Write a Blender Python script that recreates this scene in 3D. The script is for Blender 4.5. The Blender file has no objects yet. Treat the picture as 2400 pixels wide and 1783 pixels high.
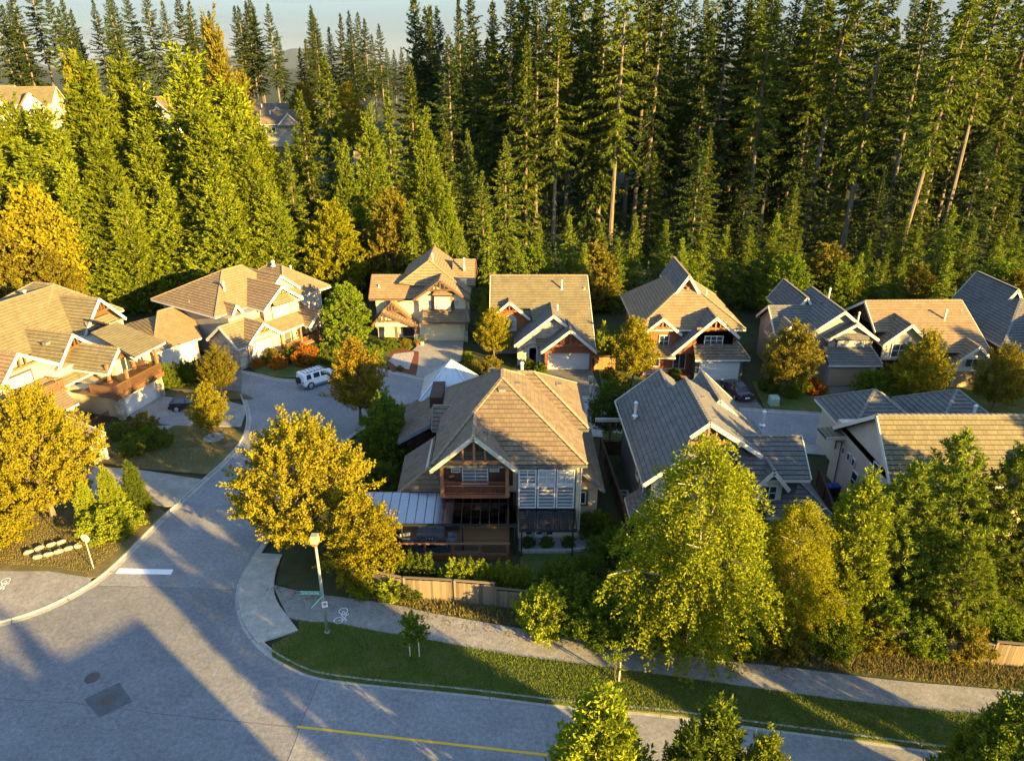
import bpy, math, random
import numpy as np
from mathutils import Vector, Matrix

# ------------------------------------------------------------------ camera, sky, sun, exposure
scene = bpy.context.scene
R_ = math.radians
CAM_H = 33.0
cam_d = bpy.data.cameras.new('camera'); cam = bpy.data.objects.new('camera', cam_d)
scene.collection.objects.link(cam); scene.camera = cam
cam.location = (0, 0, CAM_H); cam.rotation_euler = (R_(90 - 24), 0, 0)
cam_d.sensor_fit = 'HORIZONTAL'; cam_d.sensor_width = 36; cam_d.lens = 36 * 1660 / 2400
cam_d.clip_start = 0.5; cam_d.clip_end = 30000

SUN_EL = 13.0; SUN_FROM = -40.0          # degrees above the horizon; compass bearing it shines from, counted from +X
w = bpy.data.worlds.new('World'); scene.world = w; w.use_nodes = True
nt = w.node_tree; nt.nodes.clear()
out = nt.nodes.new('ShaderNodeOutputWorld'); bg = nt.nodes.new('ShaderNodeBackground')
sky = nt.nodes.new('ShaderNodeTexSky'); sky.sky_type = 'NISHITA'; sky.sun_disc = False
sky.sun_elevation = R_(SUN_EL); sky.sun_rotation = R_(90 - SUN_FROM)
sky.altitude = 200; sky.air_density = 1.0; sky.dust_density = 0.3; sky.ozone_density = 2.0
tc = nt.nodes.new('ShaderNodeTexCoord'); sp = nt.nodes.new('ShaderNodeSeparateXYZ'); nt.links.new(tc.outputs['Generated'], sp.inputs[0])
hz = nt.nodes.new('ShaderNodeMapRange'); hz.interpolation_type = 'SMOOTHSTEP'      # pale haze bank round the whole horizon
hz.inputs[1].default_value = .04; hz.inputs[2].default_value = .30; hz.inputs[3].default_value = .93; hz.inputs[4].default_value = 0.0
nt.links.new(sp.outputs[2], hz.inputs[0])
mh = nt.nodes.new('ShaderNodeMixRGB'); mh.inputs[2].default_value = (.40, .50, .58, 1)
nt.links.new(hz.outputs[0], mh.inputs[0]); nt.links.new(sky.outputs[0], mh.inputs[1])
mp = nt.nodes.new('ShaderNodeMapping'); mp.inputs['Scale'].default_value = (1.0, 1.0, 30); nt.links.new(tc.outputs['Generated'], mp.inputs[0])
nz = nt.nodes.new('ShaderNodeTexNoise'); nz.inputs['Scale'].default_value = 2.6; nz.inputs['Detail'].default_value = 7; nz.inputs['Roughness'].default_value = .6
rp = nt.nodes.new('ShaderNodeValToRGB'); rp.color_ramp.elements[0].position = .45; rp.color_ramp.elements[1].position = .72
rp.color_ramp.elements[1].color = (.7, .7, .7, 1)
mx = nt.nodes.new('ShaderNodeMixRGB'); mx.inputs[2].default_value = (.68, .72, .74, 1)
nt.links.new(mp.outputs[0], nz.inputs['Vector']); nt.links.new(nz.outputs[0], rp.inputs[0]); nt.links.new(rp.outputs[0], mx.inputs[0]); nt.links.new(mh.outputs[0], mx.inputs[1])
nt.links.new(mx.outputs[0], bg.inputs[0]); nt.links.new(bg.outputs[0], out.inputs[0])
bg.inputs[1].default_value = 0.10

sd = bpy.data.lights.new('sun', 'SUN'); sun = bpy.data.objects.new('sun', sd); scene.collection.objects.link(sun)
sd.energy = 5.0; sd.angle = R_(0.6); sd.color = (1.0, 0.66, 0.19)
a, e = R_(SUN_FROM), R_(SUN_EL)
sun_from = Vector((math.cos(a) * math.cos(e), math.sin(a) * math.cos(e), math.sin(e)))
sun.rotation_euler = sun_from.to_track_quat('Z', 'Y').to_euler(); sun.location = (60, -50, 60)
vs = scene.view_settings
vs.view_transform = 'Standard'; vs.look = 'None'; vs.exposure = 2.75; vs.gamma = 1.0
scene.cycles.max_bounces = 6; scene.cycles.transparent_max_bounces = 6
scene.cycles.use_denoising = True

# ------------------------------------------------------------------ helpers
C = scene.collection
rnd = random.Random(7)

def nlink(t, a, b): t.links.new(a, b)

def mat(name, c1, c2=None, scale=1.0, rough=.8, detail=4, spec=.3, bump=0, bscale=None, metal=0, c3=None, stretch=None, island=0):
    m = bpy.data.materials.new(name); m.use_nodes = True; t = m.node_tree; b = t.nodes['Principled BSDF']
    b.inputs['Roughness'].default_value = rough; b.inputs['Metallic'].default_value = metal
    b.inputs['Specular IOR Level'].default_value = spec
    b.inputs['Base Color'].default_value = (*c1, 1)
    co = t.nodes.new('ShaderNodeTexCoord'); vec = co.outputs['Object']
    if stretch:
        mp = t.nodes.new('ShaderNodeMapping'); mp.inputs['Scale'].default_value = stretch; nlink(t, vec, mp.inputs[0]); vec = mp.outputs[0]
    if c2 is not None:
        n = t.nodes.new('ShaderNodeTexNoise'); n.inputs['Scale'].default_value = scale; n.inputs['Detail'].default_value = detail
        n.inputs['Roughness'].default_value = .65; nlink(t, vec, n.inputs['Vector'])
        r = t.nodes.new('ShaderNodeValToRGB'); r.color_ramp.elements[0].position = .33; r.color_ramp.elements[1].position = .67
        r.color_ramp.elements[0].color = (*c1, 1); r.color_ramp.elements[1].color = (*c2, 1)
        if c3 is not None:
            el = r.color_ramp.elements.new(.5); el.color = (*c3, 1)
        src = n.outputs[0]
        if island:
            g = t.nodes.new('ShaderNodeNewGeometry'); oi = t.nodes.new('ShaderNodeObjectInfo')
            ad = t.nodes.new('ShaderNodeMath'); ad.operation = 'ADD'; nlink(t, g.outputs['Random Per Island'], ad.inputs[0]); nlink(t, oi.outputs['Random'], ad.inputs[1])
            fr = t.nodes.new('ShaderNodeMath'); fr.operation = 'FRACT'; nlink(t, ad.outputs[0], fr.inputs[0])
            mxx = t.nodes.new('ShaderNodeMix'); mxx.data_type = 'FLOAT'; mxx.inputs[0].default_value = island
            nlink(t, src, mxx.inputs[2]); nlink(t, fr.outputs[0], mxx.inputs[3]); src = mxx.outputs[0]
        nlink(t, src, r.inputs[0]); nlink(t, r.outputs[0], b.inputs['Base Color'])
    if bump:
        n2 = t.nodes.new('ShaderNodeTexNoise'); n2.inputs['Scale'].default_value = bscale or scale * 4; n2.inputs['Detail'].default_value = 3
        nlink(t, vec, n2.inputs['Vector'])
        bp = t.nodes.new('ShaderNodeBump'); bp.inputs['Strength'].default_value = bump; bp.inputs['Distance'].default_value = .05
        nlink(t, n2.outputs[0], bp.inputs['Height']); nlink(t, bp.outputs[0], b.inputs['Normal'])
    return m

def siding(name, c1, c2, pitch=.18, vertical=False, rough=.75):
    m = mat(name, c1, c2, .7, rough); t = m.node_tree; b = t.nodes['Principled BSDF']
    co = t.nodes.new('ShaderNodeTexCoord'); wv = t.nodes.new('ShaderNodeTexWave')
    wv.wave_profile = 'SAW'; wv.bands_direction = 'Z' if not vertical else 'DIAGONAL'
    wv.inputs['Scale'].default_value = .314 / pitch
    nlink(t, co.outputs['Object'], wv.inputs['Vector'])
    bp = t.nodes.new('ShaderNodeBump'); bp.inputs['Strength'].default_value = .7; bp.inputs['Distance'].default_value = .03
    nlink(t, wv.outputs['Fac'], bp.inputs['Height']); nlink(t, bp.outputs[0], b.inputs['Normal'])
    return m

def stone(name, cols, scale=2.2):
    m = mat(name, cols[0], rough=.9); t = m.node_tree; b = t.nodes['Principled BSDF']
    co = t.nodes.new('ShaderNodeTexCoord'); v = t.nodes.new('ShaderNodeTexVoronoi'); v.inputs['Scale'].default_value = scale
    mp = t.nodes.new('ShaderNodeMapping'); mp.inputs['Scale'].default_value = (1, 1, 1.7); nlink(t, co.outputs['Object'], mp.inputs[0]); nlink(t, mp.outputs[0], v.inputs['Vector'])
    sp = t.nodes.new('ShaderNodeSeparateColor'); nlink(t, v.outputs['Color'], sp.inputs[0])
    r = t.nodes.new('ShaderNodeValToRGB')
    for i, c in enumerate(cols):
        if i < 2: el = r.color_ramp.elements[i]; el.position = i / (len(cols) - 1)
        else: el = r.color_ramp.elements.new(i / (len(cols) - 1))
        el.color = (*c, 1)
    r.color_ramp.elements[0].position = 0
    nlink(t, sp.outputs[0], r.inputs[0]); nlink(t, r.outputs[0], b.inputs['Base Color'])
    bp = t.nodes.new('ShaderNodeBump'); bp.inputs['Strength'].default_value = .8; bp.inputs['Distance'].default_value = .06; bp.invert = True
    nlink(t, v.outputs['Distance'], bp.inputs['Height']); nlink(t, bp.outputs[0], b.inputs['Normal'])
    return m

def leafmat(name, cols, trans=.35, objvar=.25):
    m = bpy.data.materials.new(name); m.use_nodes = True; t = m.node_tree; t.nodes.clear()
    o = t.nodes.new('ShaderNodeOutputMaterial'); g = t.nodes.new('ShaderNodeNewGeometry'); oi = t.nodes.new('ShaderNodeObjectInfo')
    r = t.nodes.new('ShaderNodeValToRGB'); n = len(cols)
    for i, c in enumerate(cols):
        el = r.color_ramp.elements[i] if i < 2 else r.color_ramp.elements.new(.5)
        el.position = i / (n - 1) if i != 1 or n == 2 else 1.0 / (n - 1)
        el.color = (*c, 1)
    if n > 2:
        for i, el in enumerate(r.color_ramp.elements): el.position = i / (n - 1); el.color = (*cols[i], 1)
    nlink(t, g.outputs['Random Per Island'], r.inputs[0])
    hs = t.nodes.new('ShaderNodeHueSaturation'); nlink(t, r.outputs[0], hs.inputs['Color'])
    mr = t.nodes.new('ShaderNodeMapRange'); mr.inputs[3].default_value = 1 - objvar; mr.inputs[4].default_value = 1 + objvar
    nlink(t, oi.outputs['Random'], mr.inputs[0]); nlink(t, mr.outputs[0], hs.inputs['Value'])
    d = t.nodes.new('ShaderNodeBsdfDiffuse'); tr = t.nodes.new('ShaderNodeBsdfTranslucent'); ms = t.nodes.new('ShaderNodeMixShader'); ms.inputs[0].default_value = trans
    nlink(t, hs.outputs[0], d.inputs[0]); nlink(t, hs.outputs[0], tr.inputs[0])
    nlink(t, d.outputs[0], ms.inputs[1]); nlink(t, tr.outputs[0], ms.inputs[2]); nlink(t, ms.outputs[0], o.inputs[0])
    return m

def glassmat(name, tint, alpha=.25, rough=.05):
    m = bpy.data.materials.new(name); m.use_nodes = True; t = m.node_tree; t.nodes.clear()
    o = t.nodes.new('ShaderNodeOutputMaterial'); tr = t.nodes.new('ShaderNodeBsdfTransparent'); gl = t.nodes.new('ShaderNodeBsdfGlossy')
    gl.inputs['Roughness'].default_value = rough; tr.inputs[0].default_value = (*tint, 1)
    fr = t.nodes.new('ShaderNodeFresnel'); fr.inputs[0].default_value = 1.5
    ad = t.nodes.new('ShaderNodeMath'); ad.operation = 'ADD'; ad.inputs[1].default_value = alpha; nlink(t, fr.outputs[0], ad.inputs[0])
    ms = t.nodes.new('ShaderNodeMixShader'); nlink(t, ad.outputs[0], ms.inputs[0]); nlink(t, tr.outputs[0], ms.inputs[1]); nlink(t, gl.outputs[0], ms.inputs[2]); nlink(t, ms.outputs[0], o.inputs[0])
    return m

M = {}
M['tile_brown'] = mat('tile_brown', (0.115, 0.086, 0.058), (0.165, 0.128, 0.09), 1.3, .85, 5, .2, island=.22, bump=.3, bscale=14)
M['tile_tan'] = mat('tile_tan', (0.165, 0.118, 0.07), (0.215, 0.158, 0.095), 1.3, .85, 5, .2, island=.22, bump=.3, bscale=14)
M['tile_grey'] = mat('tile_grey', (0.092, 0.09, 0.086), (0.128, 0.124, 0.115), 1.3, .85, 5, .2, island=.22, bump=.3, bscale=14)
M['tile_moss'] = mat('tile_moss', (0.115, 0.1, 0.062), (0.16, 0.138, 0.085), 1.0, .9, 5, .2, island=.22, bump=.3, bscale=14)
M['cap_tan'] = mat('cap_tan', (.17, .125, .08), (.25, .19, .12), 3, .85)
M['cap_grey'] = mat('cap_grey', (.11, .105, .095), (.18, .17, .15), 3, .85)
M['under'] = mat('roof_board', (.014, .012, .010), (.022, .019, .016), 4, .9)
M['metal_roof'] = mat('metal_roof', (.42, .45, .48), (.50, .53, .55), 1.0, .42, 3, .5, metal=.35)
M['white'] = mat('white_paint', (.52, .51, .49), (.46, .45, .43), 2, .55)
M['cream'] = siding('cream_siding', (.50, .42, .27), (.58, .49, .33))
M['olive'] = siding('olive_siding', (.27, .25, .17), (.33, .30, .21))
M['pale'] = siding('pale_siding', (.35, .31, .245), (.39, .345, .275), .22)
M['beige'] = siding('beige_siding', (.40, .34, .27), (.46, .40, .32), .16)
M['taupe'] = siding('taupe_siding', (.24, .215, .175), (.30, .27, .22))
M['slate'] = siding('slate_siding', (.055, .065, .07), (.075, .085, .09))
M['greyblue'] = siding('grey_siding', (.17, .175, .165), (.22, .22, .21))
M['cedar_shingle'] = siding('cedar_shingle', (.21, .062, .022), (.30, .10, .035), .16)
M['darkwood'] = siding('dark_wood', (.045, .022, .015), (.075, .037, .022), .16)
M['timber'] = mat('timber', (.16, .075, .032), (.24, .12, .055), 3, .7, stretch=(1, 1, 6))
M['timber_dark'] = mat('timber_dark', (.075, .038, .018), (.12, .062, .03), 3, .7, stretch=(1, 1, 6))
M['brownpaint'] = mat('brown_paint', (.085, .05, .03), (.12, .07, .042), 3, .6)
M['redwood'] = mat('redwood_stain', (.14, .045, .022), (.20, .07, .03), 4, .6)
M['darktrim'] = mat('dark_trim', (.06, .065, .065), (.085, .09, .088), 2, .6)
M['greentrim'] = mat('sage_trim', (.30, .31, .25), (.38, .38, .30), 2, .6)
M['bluegrey'] = mat('blue_grey_trim', (.11, .13, .145), (.15, .17, .18), 2, .6)
M['creamtrim'] = mat('cream_trim', (.46, .43, .36), (.52, .49, .41), 2, .6)
M['maroon'] = mat('maroon_paint', (.16, .03, .025), None, rough=.6)
M['garage_white'] = siding('garage_white', (.52, .50, .45), (.58, .55, .50), .55)
M['garage_cream'] = siding('garage_cream', (.52, .42, .24), (.57, .47, .28), .55)
M['garage_tan'] = siding('garage_tan', (.30, .21, .13), (.35, .25, .16), .55)
M['garage_grey'] = siding('garage_grey', (.45, .44, .41), (.50, .49, .46), .55)
M['stone'] = stone('ledge_stone', [(.20, .17, .13), (.34, .30, .24), (.26, .21, .15), (.42, .38, .31)])
M['glass'] = mat('window_glass', (.02, .03, .04), None, rough=.06, spec=.9)
M['black'] = mat('black_metal', (.018, .019, .02), None, rough=.45, spec=.5)
M['rubber'] = mat('tyre_rubber', (.02, .02, .021), None, rough=.85)
M['chrome'] = mat('alloy', (.55, .56, .58), None, rough=.3, metal=.9)
M['pipe'] = mat('galvanised', (.60, .60, .58), (.52, .52, .50), 8, .4, metal=.3)
M['canopy_glass'] = glassmat('canopy_glass', (.74, .77, .84), .08); M['canopy_pale'] = glassmat('pale_canopy_glass', (.62, .68, .80), .38, .25)
def blindmat(name, a, b, pitch):
    m = mat(name, a, rough=.35, spec=.6); t = m.node_tree; p = t.nodes['Principled BSDF']
    co = t.nodes.new('ShaderNodeTexCoord'); wv = t.nodes.new('ShaderNodeTexWave'); wv.bands_direction = 'Z'; wv.inputs['Scale'].default_value = .314 / pitch
    wv.inputs['Distortion'].default_value = .4
    r = t.nodes.new('ShaderNodeValToRGB'); r.color_ramp.elements[0].color = (*a, 1); r.color_ramp.elements[1].color = (*b, 1); r.color_ramp.elements[0].position = .35; r.color_ramp.elements[1].position = .65
    nlink(t, co.outputs['Object'], wv.inputs['Vector']); nlink(t, wv.outputs['Fac'], r.inputs[0]); nlink(t, r.outputs[0], p.inputs['Base Color'])
    return m
M['blind'] = blindmat('zebra_blind', (.07, .08, .095), (.33, .33, .33), .30)
M['shade'] = mat('pale_shade', (.33, .34, .35), (.27, .285, .30), 1.5, .3, spec=.6)
M['curtain'] = mat('grey_curtain', (.25, .28, .30), (.36, .38, .40), 3, .3, spec=.7, stretch=(6, 6, 1))
M['asphalt'] = mat('asphalt', (.165, .165, .168), (.225, .222, .218), .35, .9, 8, .2, bump=.5, bscale=18)
M['asphalt_dark'] = mat('asphalt_dark', (.135, .137, .142), (.18, .18, .182), .5, .9, 8, .2, bump=.5, bscale=18)
M['asphalt_path'] = mat('asphalt_path', (.17, .166, .158), (.24, .232, .218), .6, .9, 8, .2, bump=.5, bscale=18)
M['asphalt_patch'] = mat('asphalt_patch', (.075, .076, .079), (.10, .10, .10), 2, .9, 6, .2)
M['concrete'] = mat('concrete', (.27, .255, .225), (.36, .34, .30), 1.5, .9, 6, .2, bump=.3, bscale=20)
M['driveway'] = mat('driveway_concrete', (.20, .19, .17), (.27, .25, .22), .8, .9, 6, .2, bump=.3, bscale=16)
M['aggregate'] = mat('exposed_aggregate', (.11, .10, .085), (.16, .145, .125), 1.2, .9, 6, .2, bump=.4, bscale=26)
def speckle(m, amt, scale):
    t = m.node_tree; b = t.nodes['Principled BSDF']; src = b.inputs['Base Color'].links[0].from_socket
    co = t.nodes.new('ShaderNodeTexCoord'); mul = None
    for sc_, am in ((scale, amt), (scale * .28, amt * .8), (.12, amt * .5)):
        n = t.nodes.new('ShaderNodeTexNoise'); n.inputs['Scale'].default_value = sc_; n.inputs['Detail'].default_value = 2; nlink(t, co.outputs['Object'], n.inputs['Vector'])
        mr = t.nodes.new('ShaderNodeMapRange'); mr.inputs[1].default_value = .3; mr.inputs[2].default_value = .7; mr.inputs[3].default_value = 1 - am; mr.inputs[4].default_value = 1 + am; nlink(t, n.outputs[0], mr.inputs[0])
        mm = t.nodes.new('ShaderNodeMixRGB'); mm.blend_type = 'MULTIPLY'; mm.inputs[0].default_value = 1; nlink(t, src, mm.inputs[1]); nlink(t, mr.outputs[0], mm.inputs[2]); src = mm.outputs[0]
    nlink(t, src, b.inputs['Base Color'])
for k_ in ('asphalt', 'asphalt_dark', 'asphalt_path'): speckle(M[k_], .22, 14)
for k_ in ('concrete', 'driveway'): speckle(M[k_], .12, 9)
M['yellow'] = mat('yellow_paint', (.62, .36, .03), (.56, .33, .04), 6, .7)
M['roadwhite'] = mat('white_road_paint', (.72, .72, .70), (.62, .62, .60), 4, .7)
M['iron'] = mat('cast_iron', (.07, .05, .045), (.10, .07, .06), 6, .7)
M['soil'] = mat('soil', (.035, .03, .018), (.06, .055, .03), .5, .95, 8, .1, c3=(.04, .05, .018), bump=.6, bscale=5)
M['lawn'] = mat('lawn', (.045, .07, .016), (.12, .105, .045), .55, .95, 9, .1, c3=(.065, .085, .02), bump=.8, bscale=12)
M['dry'] = mat('dry_lawn', (.10, .085, .04), (.17, .13, .07), .6, .95, 9, .1, c3=(.10, .09, .035), bump=.8, bscale=12)
M['gravel'] = stone('river_gravel', [(.16, .15, .14), (.34, .33, .31), (.24, .22, .2), (.45, .44, .42)], 9)
M['mulch'] = mat('red_mulch', (.10, .035, .022), (.16, .06, .035), 5, .95, 6, .1, bump=.8, bscale=18)
M['fence'] = mat('weathered_board', (.10, .08, .056), (.18, .145, .10), 2.0, .85, 5, .2, stretch=(5, 5, .6), island=.55)
M['decking'] = mat('cedar_decking', (.20, .105, .042), (.30, .165, .07), 2.0, .75, 5, .3, stretch=(.6, 6, 1), island=.45)
M['paving'] = mat('paving', (.17, .17, .165), (.24, .235, .22), 1.5, .9, 5)
M['bark'] = mat('bark', (.10, .075, .052), (.17, .13, .095), 2.5, .95, 6, .1, stretch=(3, 3, .5), bump=.8, bscale=9)
M['bark_grey'] = mat('bark_grey', (.10, .08, .062), (.16, .135, .10), 1.5, .95, 6, .1, stretch=(3, 3, .4), bump=.8, bscale=9)
M['bark_birch'] = mat('birch_bark', (.12, .10, .08), (.52, .48, .42), 3, .8, 5, .2, stretch=(1, 1, 2))
M['galv'] = mat('green_grey_steel', (.20, .23, .19), (.27, .29, .24), 3, .6)
M['signgreen'] = mat('sign_green', (.0, .21, .14), None, rough=.4)
M['signwhite'] = mat('sign_white', (.76, .76, .75), None, rough=.4)
M['signback'] = mat('sign_back', (.40, .40, .40), (.46, .46, .46), 3, .5, metal=.3)
M['red'] = mat('red_paint', (.45, .02, .02), None, rough=.4)
M['blue'] = mat('blue_plastic', (.01, .035, .20), None, rough=.4)
M['cushion'] = mat('grey_cushion', (.13, .14, .15), (.17, .18, .19), 4, .9)
M['rug'] = mat('outdoor_rug', (.055, .065, .08), (.075, .085, .10), 6, .95)
# foliage
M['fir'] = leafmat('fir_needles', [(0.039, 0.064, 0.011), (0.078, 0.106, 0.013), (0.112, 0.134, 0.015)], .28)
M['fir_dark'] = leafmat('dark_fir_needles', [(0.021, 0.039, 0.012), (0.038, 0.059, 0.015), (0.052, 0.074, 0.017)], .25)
M['cedar'] = leafmat('cedar_sprays', [(0.073, 0.107, 0.01), (0.129, 0.161, 0.012), (0.18, 0.2, 0.016)], .32)
M['yfir'] = leafmat('young_fir_needles', [(0.069, 0.114, 0.013), (0.122, 0.165, 0.015), (0.181, 0.205, 0.02)], .3)
M['gold'] = leafmat('golden_leaves', [(0.151, 0.133, 0.01), (0.246, 0.207, 0.012), (0.189, 0.186, 0.016)], .35, .12)
M['orange'] = leafmat('orange_leaves', [(0.17, 0.109, 0.012), (0.23, 0.157, 0.014), (0.153, 0.128, 0.012)], .35, .12)
M['lime'] = leafmat('lime_leaves', [(0.138, 0.149, 0.008), (0.23, 0.218, 0.01), (0.184, 0.196, 0.012)], .4, .12)
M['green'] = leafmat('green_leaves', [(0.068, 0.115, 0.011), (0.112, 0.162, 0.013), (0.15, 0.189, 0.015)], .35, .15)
M['birch'] = leafmat('birch_leaves', [(0.11, 0.145, 0.01), (0.175, 0.205, 0.012), (0.23, 0.235, 0.014)], .4, .1)
M['bronze'] = leafmat('bronze_green_leaves', [(0.094, 0.091, 0.013), (0.15, 0.13, 0.015), (0.188, 0.15, 0.018)], .35, .15)
M['pine'] = leafmat('pine_needles', [(0.072, 0.115, 0.012), (0.128, 0.166, 0.015), (0.174, 0.198, 0.022)], .25)
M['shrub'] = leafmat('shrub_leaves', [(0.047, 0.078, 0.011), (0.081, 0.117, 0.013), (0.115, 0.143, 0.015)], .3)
M['redshrub'] = leafmat('rust_leaves', [(.25, .085, .012), (.32, .13, .014), (.20, .07, .014)], .3)
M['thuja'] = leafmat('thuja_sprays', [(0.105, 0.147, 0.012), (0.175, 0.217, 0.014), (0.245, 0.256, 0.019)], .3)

class MB:
    def __init__(s): s.v = []; s.f = []
    def quadbox(s, P):
        i = len(s.v); s.v += [tuple(p) for p in P]
        s.f += [(i, i+3, i+2, i+1), (i+4, i+5, i+6, i+7), (i, i+1, i+5, i+4), (i+1, i+2, i+6, i+5), (i+2, i+3, i+7, i+6), (i+3, i, i+4, i+7)]
        return s
    def box(s, x0, x1, y0, y1, z0, z1):
        return s.quadbox([(x0, y0, z0), (x1, y0, z0), (x1, y1, z0), (x0, y1, z0), (x0, y0, z1), (x1, y0, z1), (x1, y1, z1), (x0, y1, z1)])
    def bar(s, p, q, w, h, up=(0, 0, 1)):
        p, q = Vector(p), Vector(q); d = (q - p).normalized(); u = Vector(up)
        if abs(d.dot(u)) > .98: u = Vector((0, 1, 0))
        r = d.cross(u).normalized() * w / 2; t = r.cross(d).normalized() * h / 2
        return s.quadbox([p - r - t, p + r - t, q + r - t, q - r - t, p - r + t, p + r + t, q + r + t, q - r + t])
    def tube(s, pts, rad, n=8, cap=True):
        pts = [Vector(p) for p in pts]; i0 = len(s.v)
        for k, p in enumerate(pts):
            d = (pts[min(k+1, len(pts)-1)] - pts[max(k-1, 0)]).normalized()
            u = Vector((1, 0, 0)) if abs(d.x) < .8 else Vector((0, 1, 0))
            a = d.cross(u).normalized(); b = d.cross(a).normalized()
            r = rad[k] if hasattr(rad, '__len__') else rad
            for j in range(n):
                t = 2 * math.pi * j / n; s.v.append(tuple(p + (a * math.cos(t) + b * math.sin(t)) * r))
        for k in range(len(pts) - 1):
            for j in range(n):
                s.f.append((i0 + k*n + j, i0 + k*n + (j+1) % n, i0 + (k+1)*n + (j+1) % n, i0 + (k+1)*n + j))
        if cap:
            s.f.append(tuple(i0 + j for j in reversed(range(n)))); s.f.append(tuple(i0 + (len(pts)-1)*n + j for j in range(n)))
        return s
    def prism(s, pts, z0, z1):
        n = len(pts); i = len(s.v)
        s.v += [(p[0], p[1], z0) for p in pts] + [(p[0], p[1], z1) for p in pts]
        s.f.append(tuple(i + k for k in reversed(range(n)))); s.f.append(tuple(i + n + k for k in range(n)))
        for k in range(n): s.f.append((i + k, i + (k+1) % n, i + n + (k+1) % n, i + n + k))
        return s
    def slab(s, pts, off):     # any planar polygon swept by a vector
        n = len(pts); i = len(s.v); o = Vector(off)
        s.v += [tuple(p) for p in pts] + [tuple(Vector(p) + o) for p in pts]
        s.f.append(tuple(i + k for k in reversed(range(n)))); s.f.append(tuple(i + n + k for k in range(n)))
        for k in range(n): s.f.append((i + k, i + (k+1) % n, i + n + (k+1) % n, i + n + k))
        return s
    def build(s, name, m, parent=None, smooth=False, fix=True):
        me = bpy.data.meshes.new(name); me.from_pydata(s.v, [], s.f)
        if fix:
            import bmesh
            bm = bmesh.new(); bm.from_mesh(me); bmesh.ops.recalc_face_normals(bm, faces=bm.faces); bm.to_mesh(me); bm.free()
        if smooth: me.shade_smooth()
        me.materials.append(m if not isinstance(m, str) else M[m])
        o = bpy.data.objects.new(name, me); C.objects.link(o)
        if parent is not None: o.parent = parent
        return o

def tag(o, label=None, cat=None, group=None, kind=None):
    if label: o['label'] = label
    if cat: o['category'] = cat
    if group: o['group'] = group
    if kind: o['kind'] = kind
    return o

def empty(name, loc=(0, 0, 0), rz=0):
    o = bpy.data.objects.new(name, None); C.objects.link(o); o.location = loc; o.rotation_euler = (0, 0, rz); o.empty_display_size = .3
    return o

def copy_tree(o, parent=None):
    c = o.copy(); C.objects.link(c); c.parent = parent
    for ch in o.children: copy_tree(ch, c)
    return c

def np_mesh(name, V, nper, m, parent=None, kind=None):
    """V: (N*nper,3) vertices, every nper consecutive ones one face"""
    V = np.asarray(V, dtype=np.float32).reshape(-1, 3); n = len(V) // nper
    me = bpy.data.meshes.new(name); me.vertices.add(len(V)); me.vertices.foreach_set('co', V.ravel())
    me.loops.add(len(V)); me.loops.foreach_set('vertex_index', np.arange(len(V), dtype=np.int32))
    me.polygons.add(n); me.polygons.foreach_set('loop_start', np.arange(0, len(V), nper, dtype=np.int32))
    me.update(calc_edges=True)
    me.materials.append(m if not isinstance(m, str) else M[m])
    o = bpy.data.objects.new(name, me); C.objects.link(o)
    if parent is not None: o.parent = parent
    if kind: o['kind'] = kind
    return o

# ------------------------------------------------------------------ terrain
def sm(t): t = min(1, max(0, t)); return t * t * (3 - 2 * t)
def terr(x, y):
    return 16 * sm((y - 122) / 120) * (.3 + .7 * sm((40 - x) / 110)) * (1 - .9 * sm((y - 330) / 500))

def axis(lo, hi, step, far):
    a = list(np.arange(lo, hi + .1, step)); d = step; x = hi
    while x < far: d *= 1.5; x += d; a.append(x)
    d = step; x = lo
    while x > -far: d *= 1.5; x -= d; a.insert(0, x)
    return a
xs = axis(-240, 240, 12, 14000); ys = axis(-120, 420, 12, 14000)
V = []; F = []
for j, y in enumerate(ys):
    for i, x in enumerate(xs):
        V.append((x, y, terr(x, y) - .03))
nx = len(xs)
for j in range(len(ys) - 1):
    for i in range(nx - 1): F.append((j*nx+i, j*nx+i+1, (j+1)*nx+i+1, (j+1)*nx+i))
gm = MB(); gm.v = V; gm.f = F
g = gm.build('ground', 'soil', smooth=True, fix=False); tag(g, 'dark soil and leaf litter under the houses and forest', kind='structure')
# far hills on the horizon
V = []; F = []; N = 160
for i in range(N + 1):
    a = R_(20 + 140 * i / N); r = 11000
    h = 120 + 70 * math.sin(i * .21) + 45 * math.sin(i * .53 + 1) + 25 * math.sin(i * 1.3)
    for rr, hh in ((r - 2600, -2), (r - 700, h * .7), (r, h), (r + 2500, -5)): V.append((rr * math.cos(a), rr * math.sin(a), hh))
for i in range(N):
    for k in range(3): F.append((i*4+k, i*4+k+1, i*4+5+k, i*4+4+k))
hm = MB(); hm.v = V; hm.f = F
tag(hm.build('hills', mat('far_forest', (.03, .045, .025), (.05, .06, .03), .01), smooth=True), 'long low wooded hills along the hazy horizon', kind='structure')

def sheet(name, pts, z, m, kind='structure', thick=None, parent=None):
    b = MB()
    if thick: b.prism(pts, z - thick, z)
    else:
        b.v = [(p[0], p[1], z) for p in pts]; b.f = [tuple(range(len(pts)))]
    o = b.build(name, m, parent)
    if parent is None and kind: o['kind'] = kind
    return o

def smooth_line(pts, n=4):
    out = []
    for i in range(len(pts) - 1):
        p0 = pts[max(i-1, 0)]; p1 = pts[i]; p2 = pts[i+1]; p3 = pts[min(i+2, len(pts)-1)]
        for k in range(n):
            t = k / n
            out.append(tuple(.5 * ((2*p1[c]) + (-p0[c]+p2[c])*t + (2*p0[c]-5*p1[c]+4*p2[c]-p3[c])*t*t + (-p0[c]+3*p1[c]-3*p2[c]+p3[c])*t**3) for c in (0, 1)))
    out.append(tuple(pts[-1][:2])); return out

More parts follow.
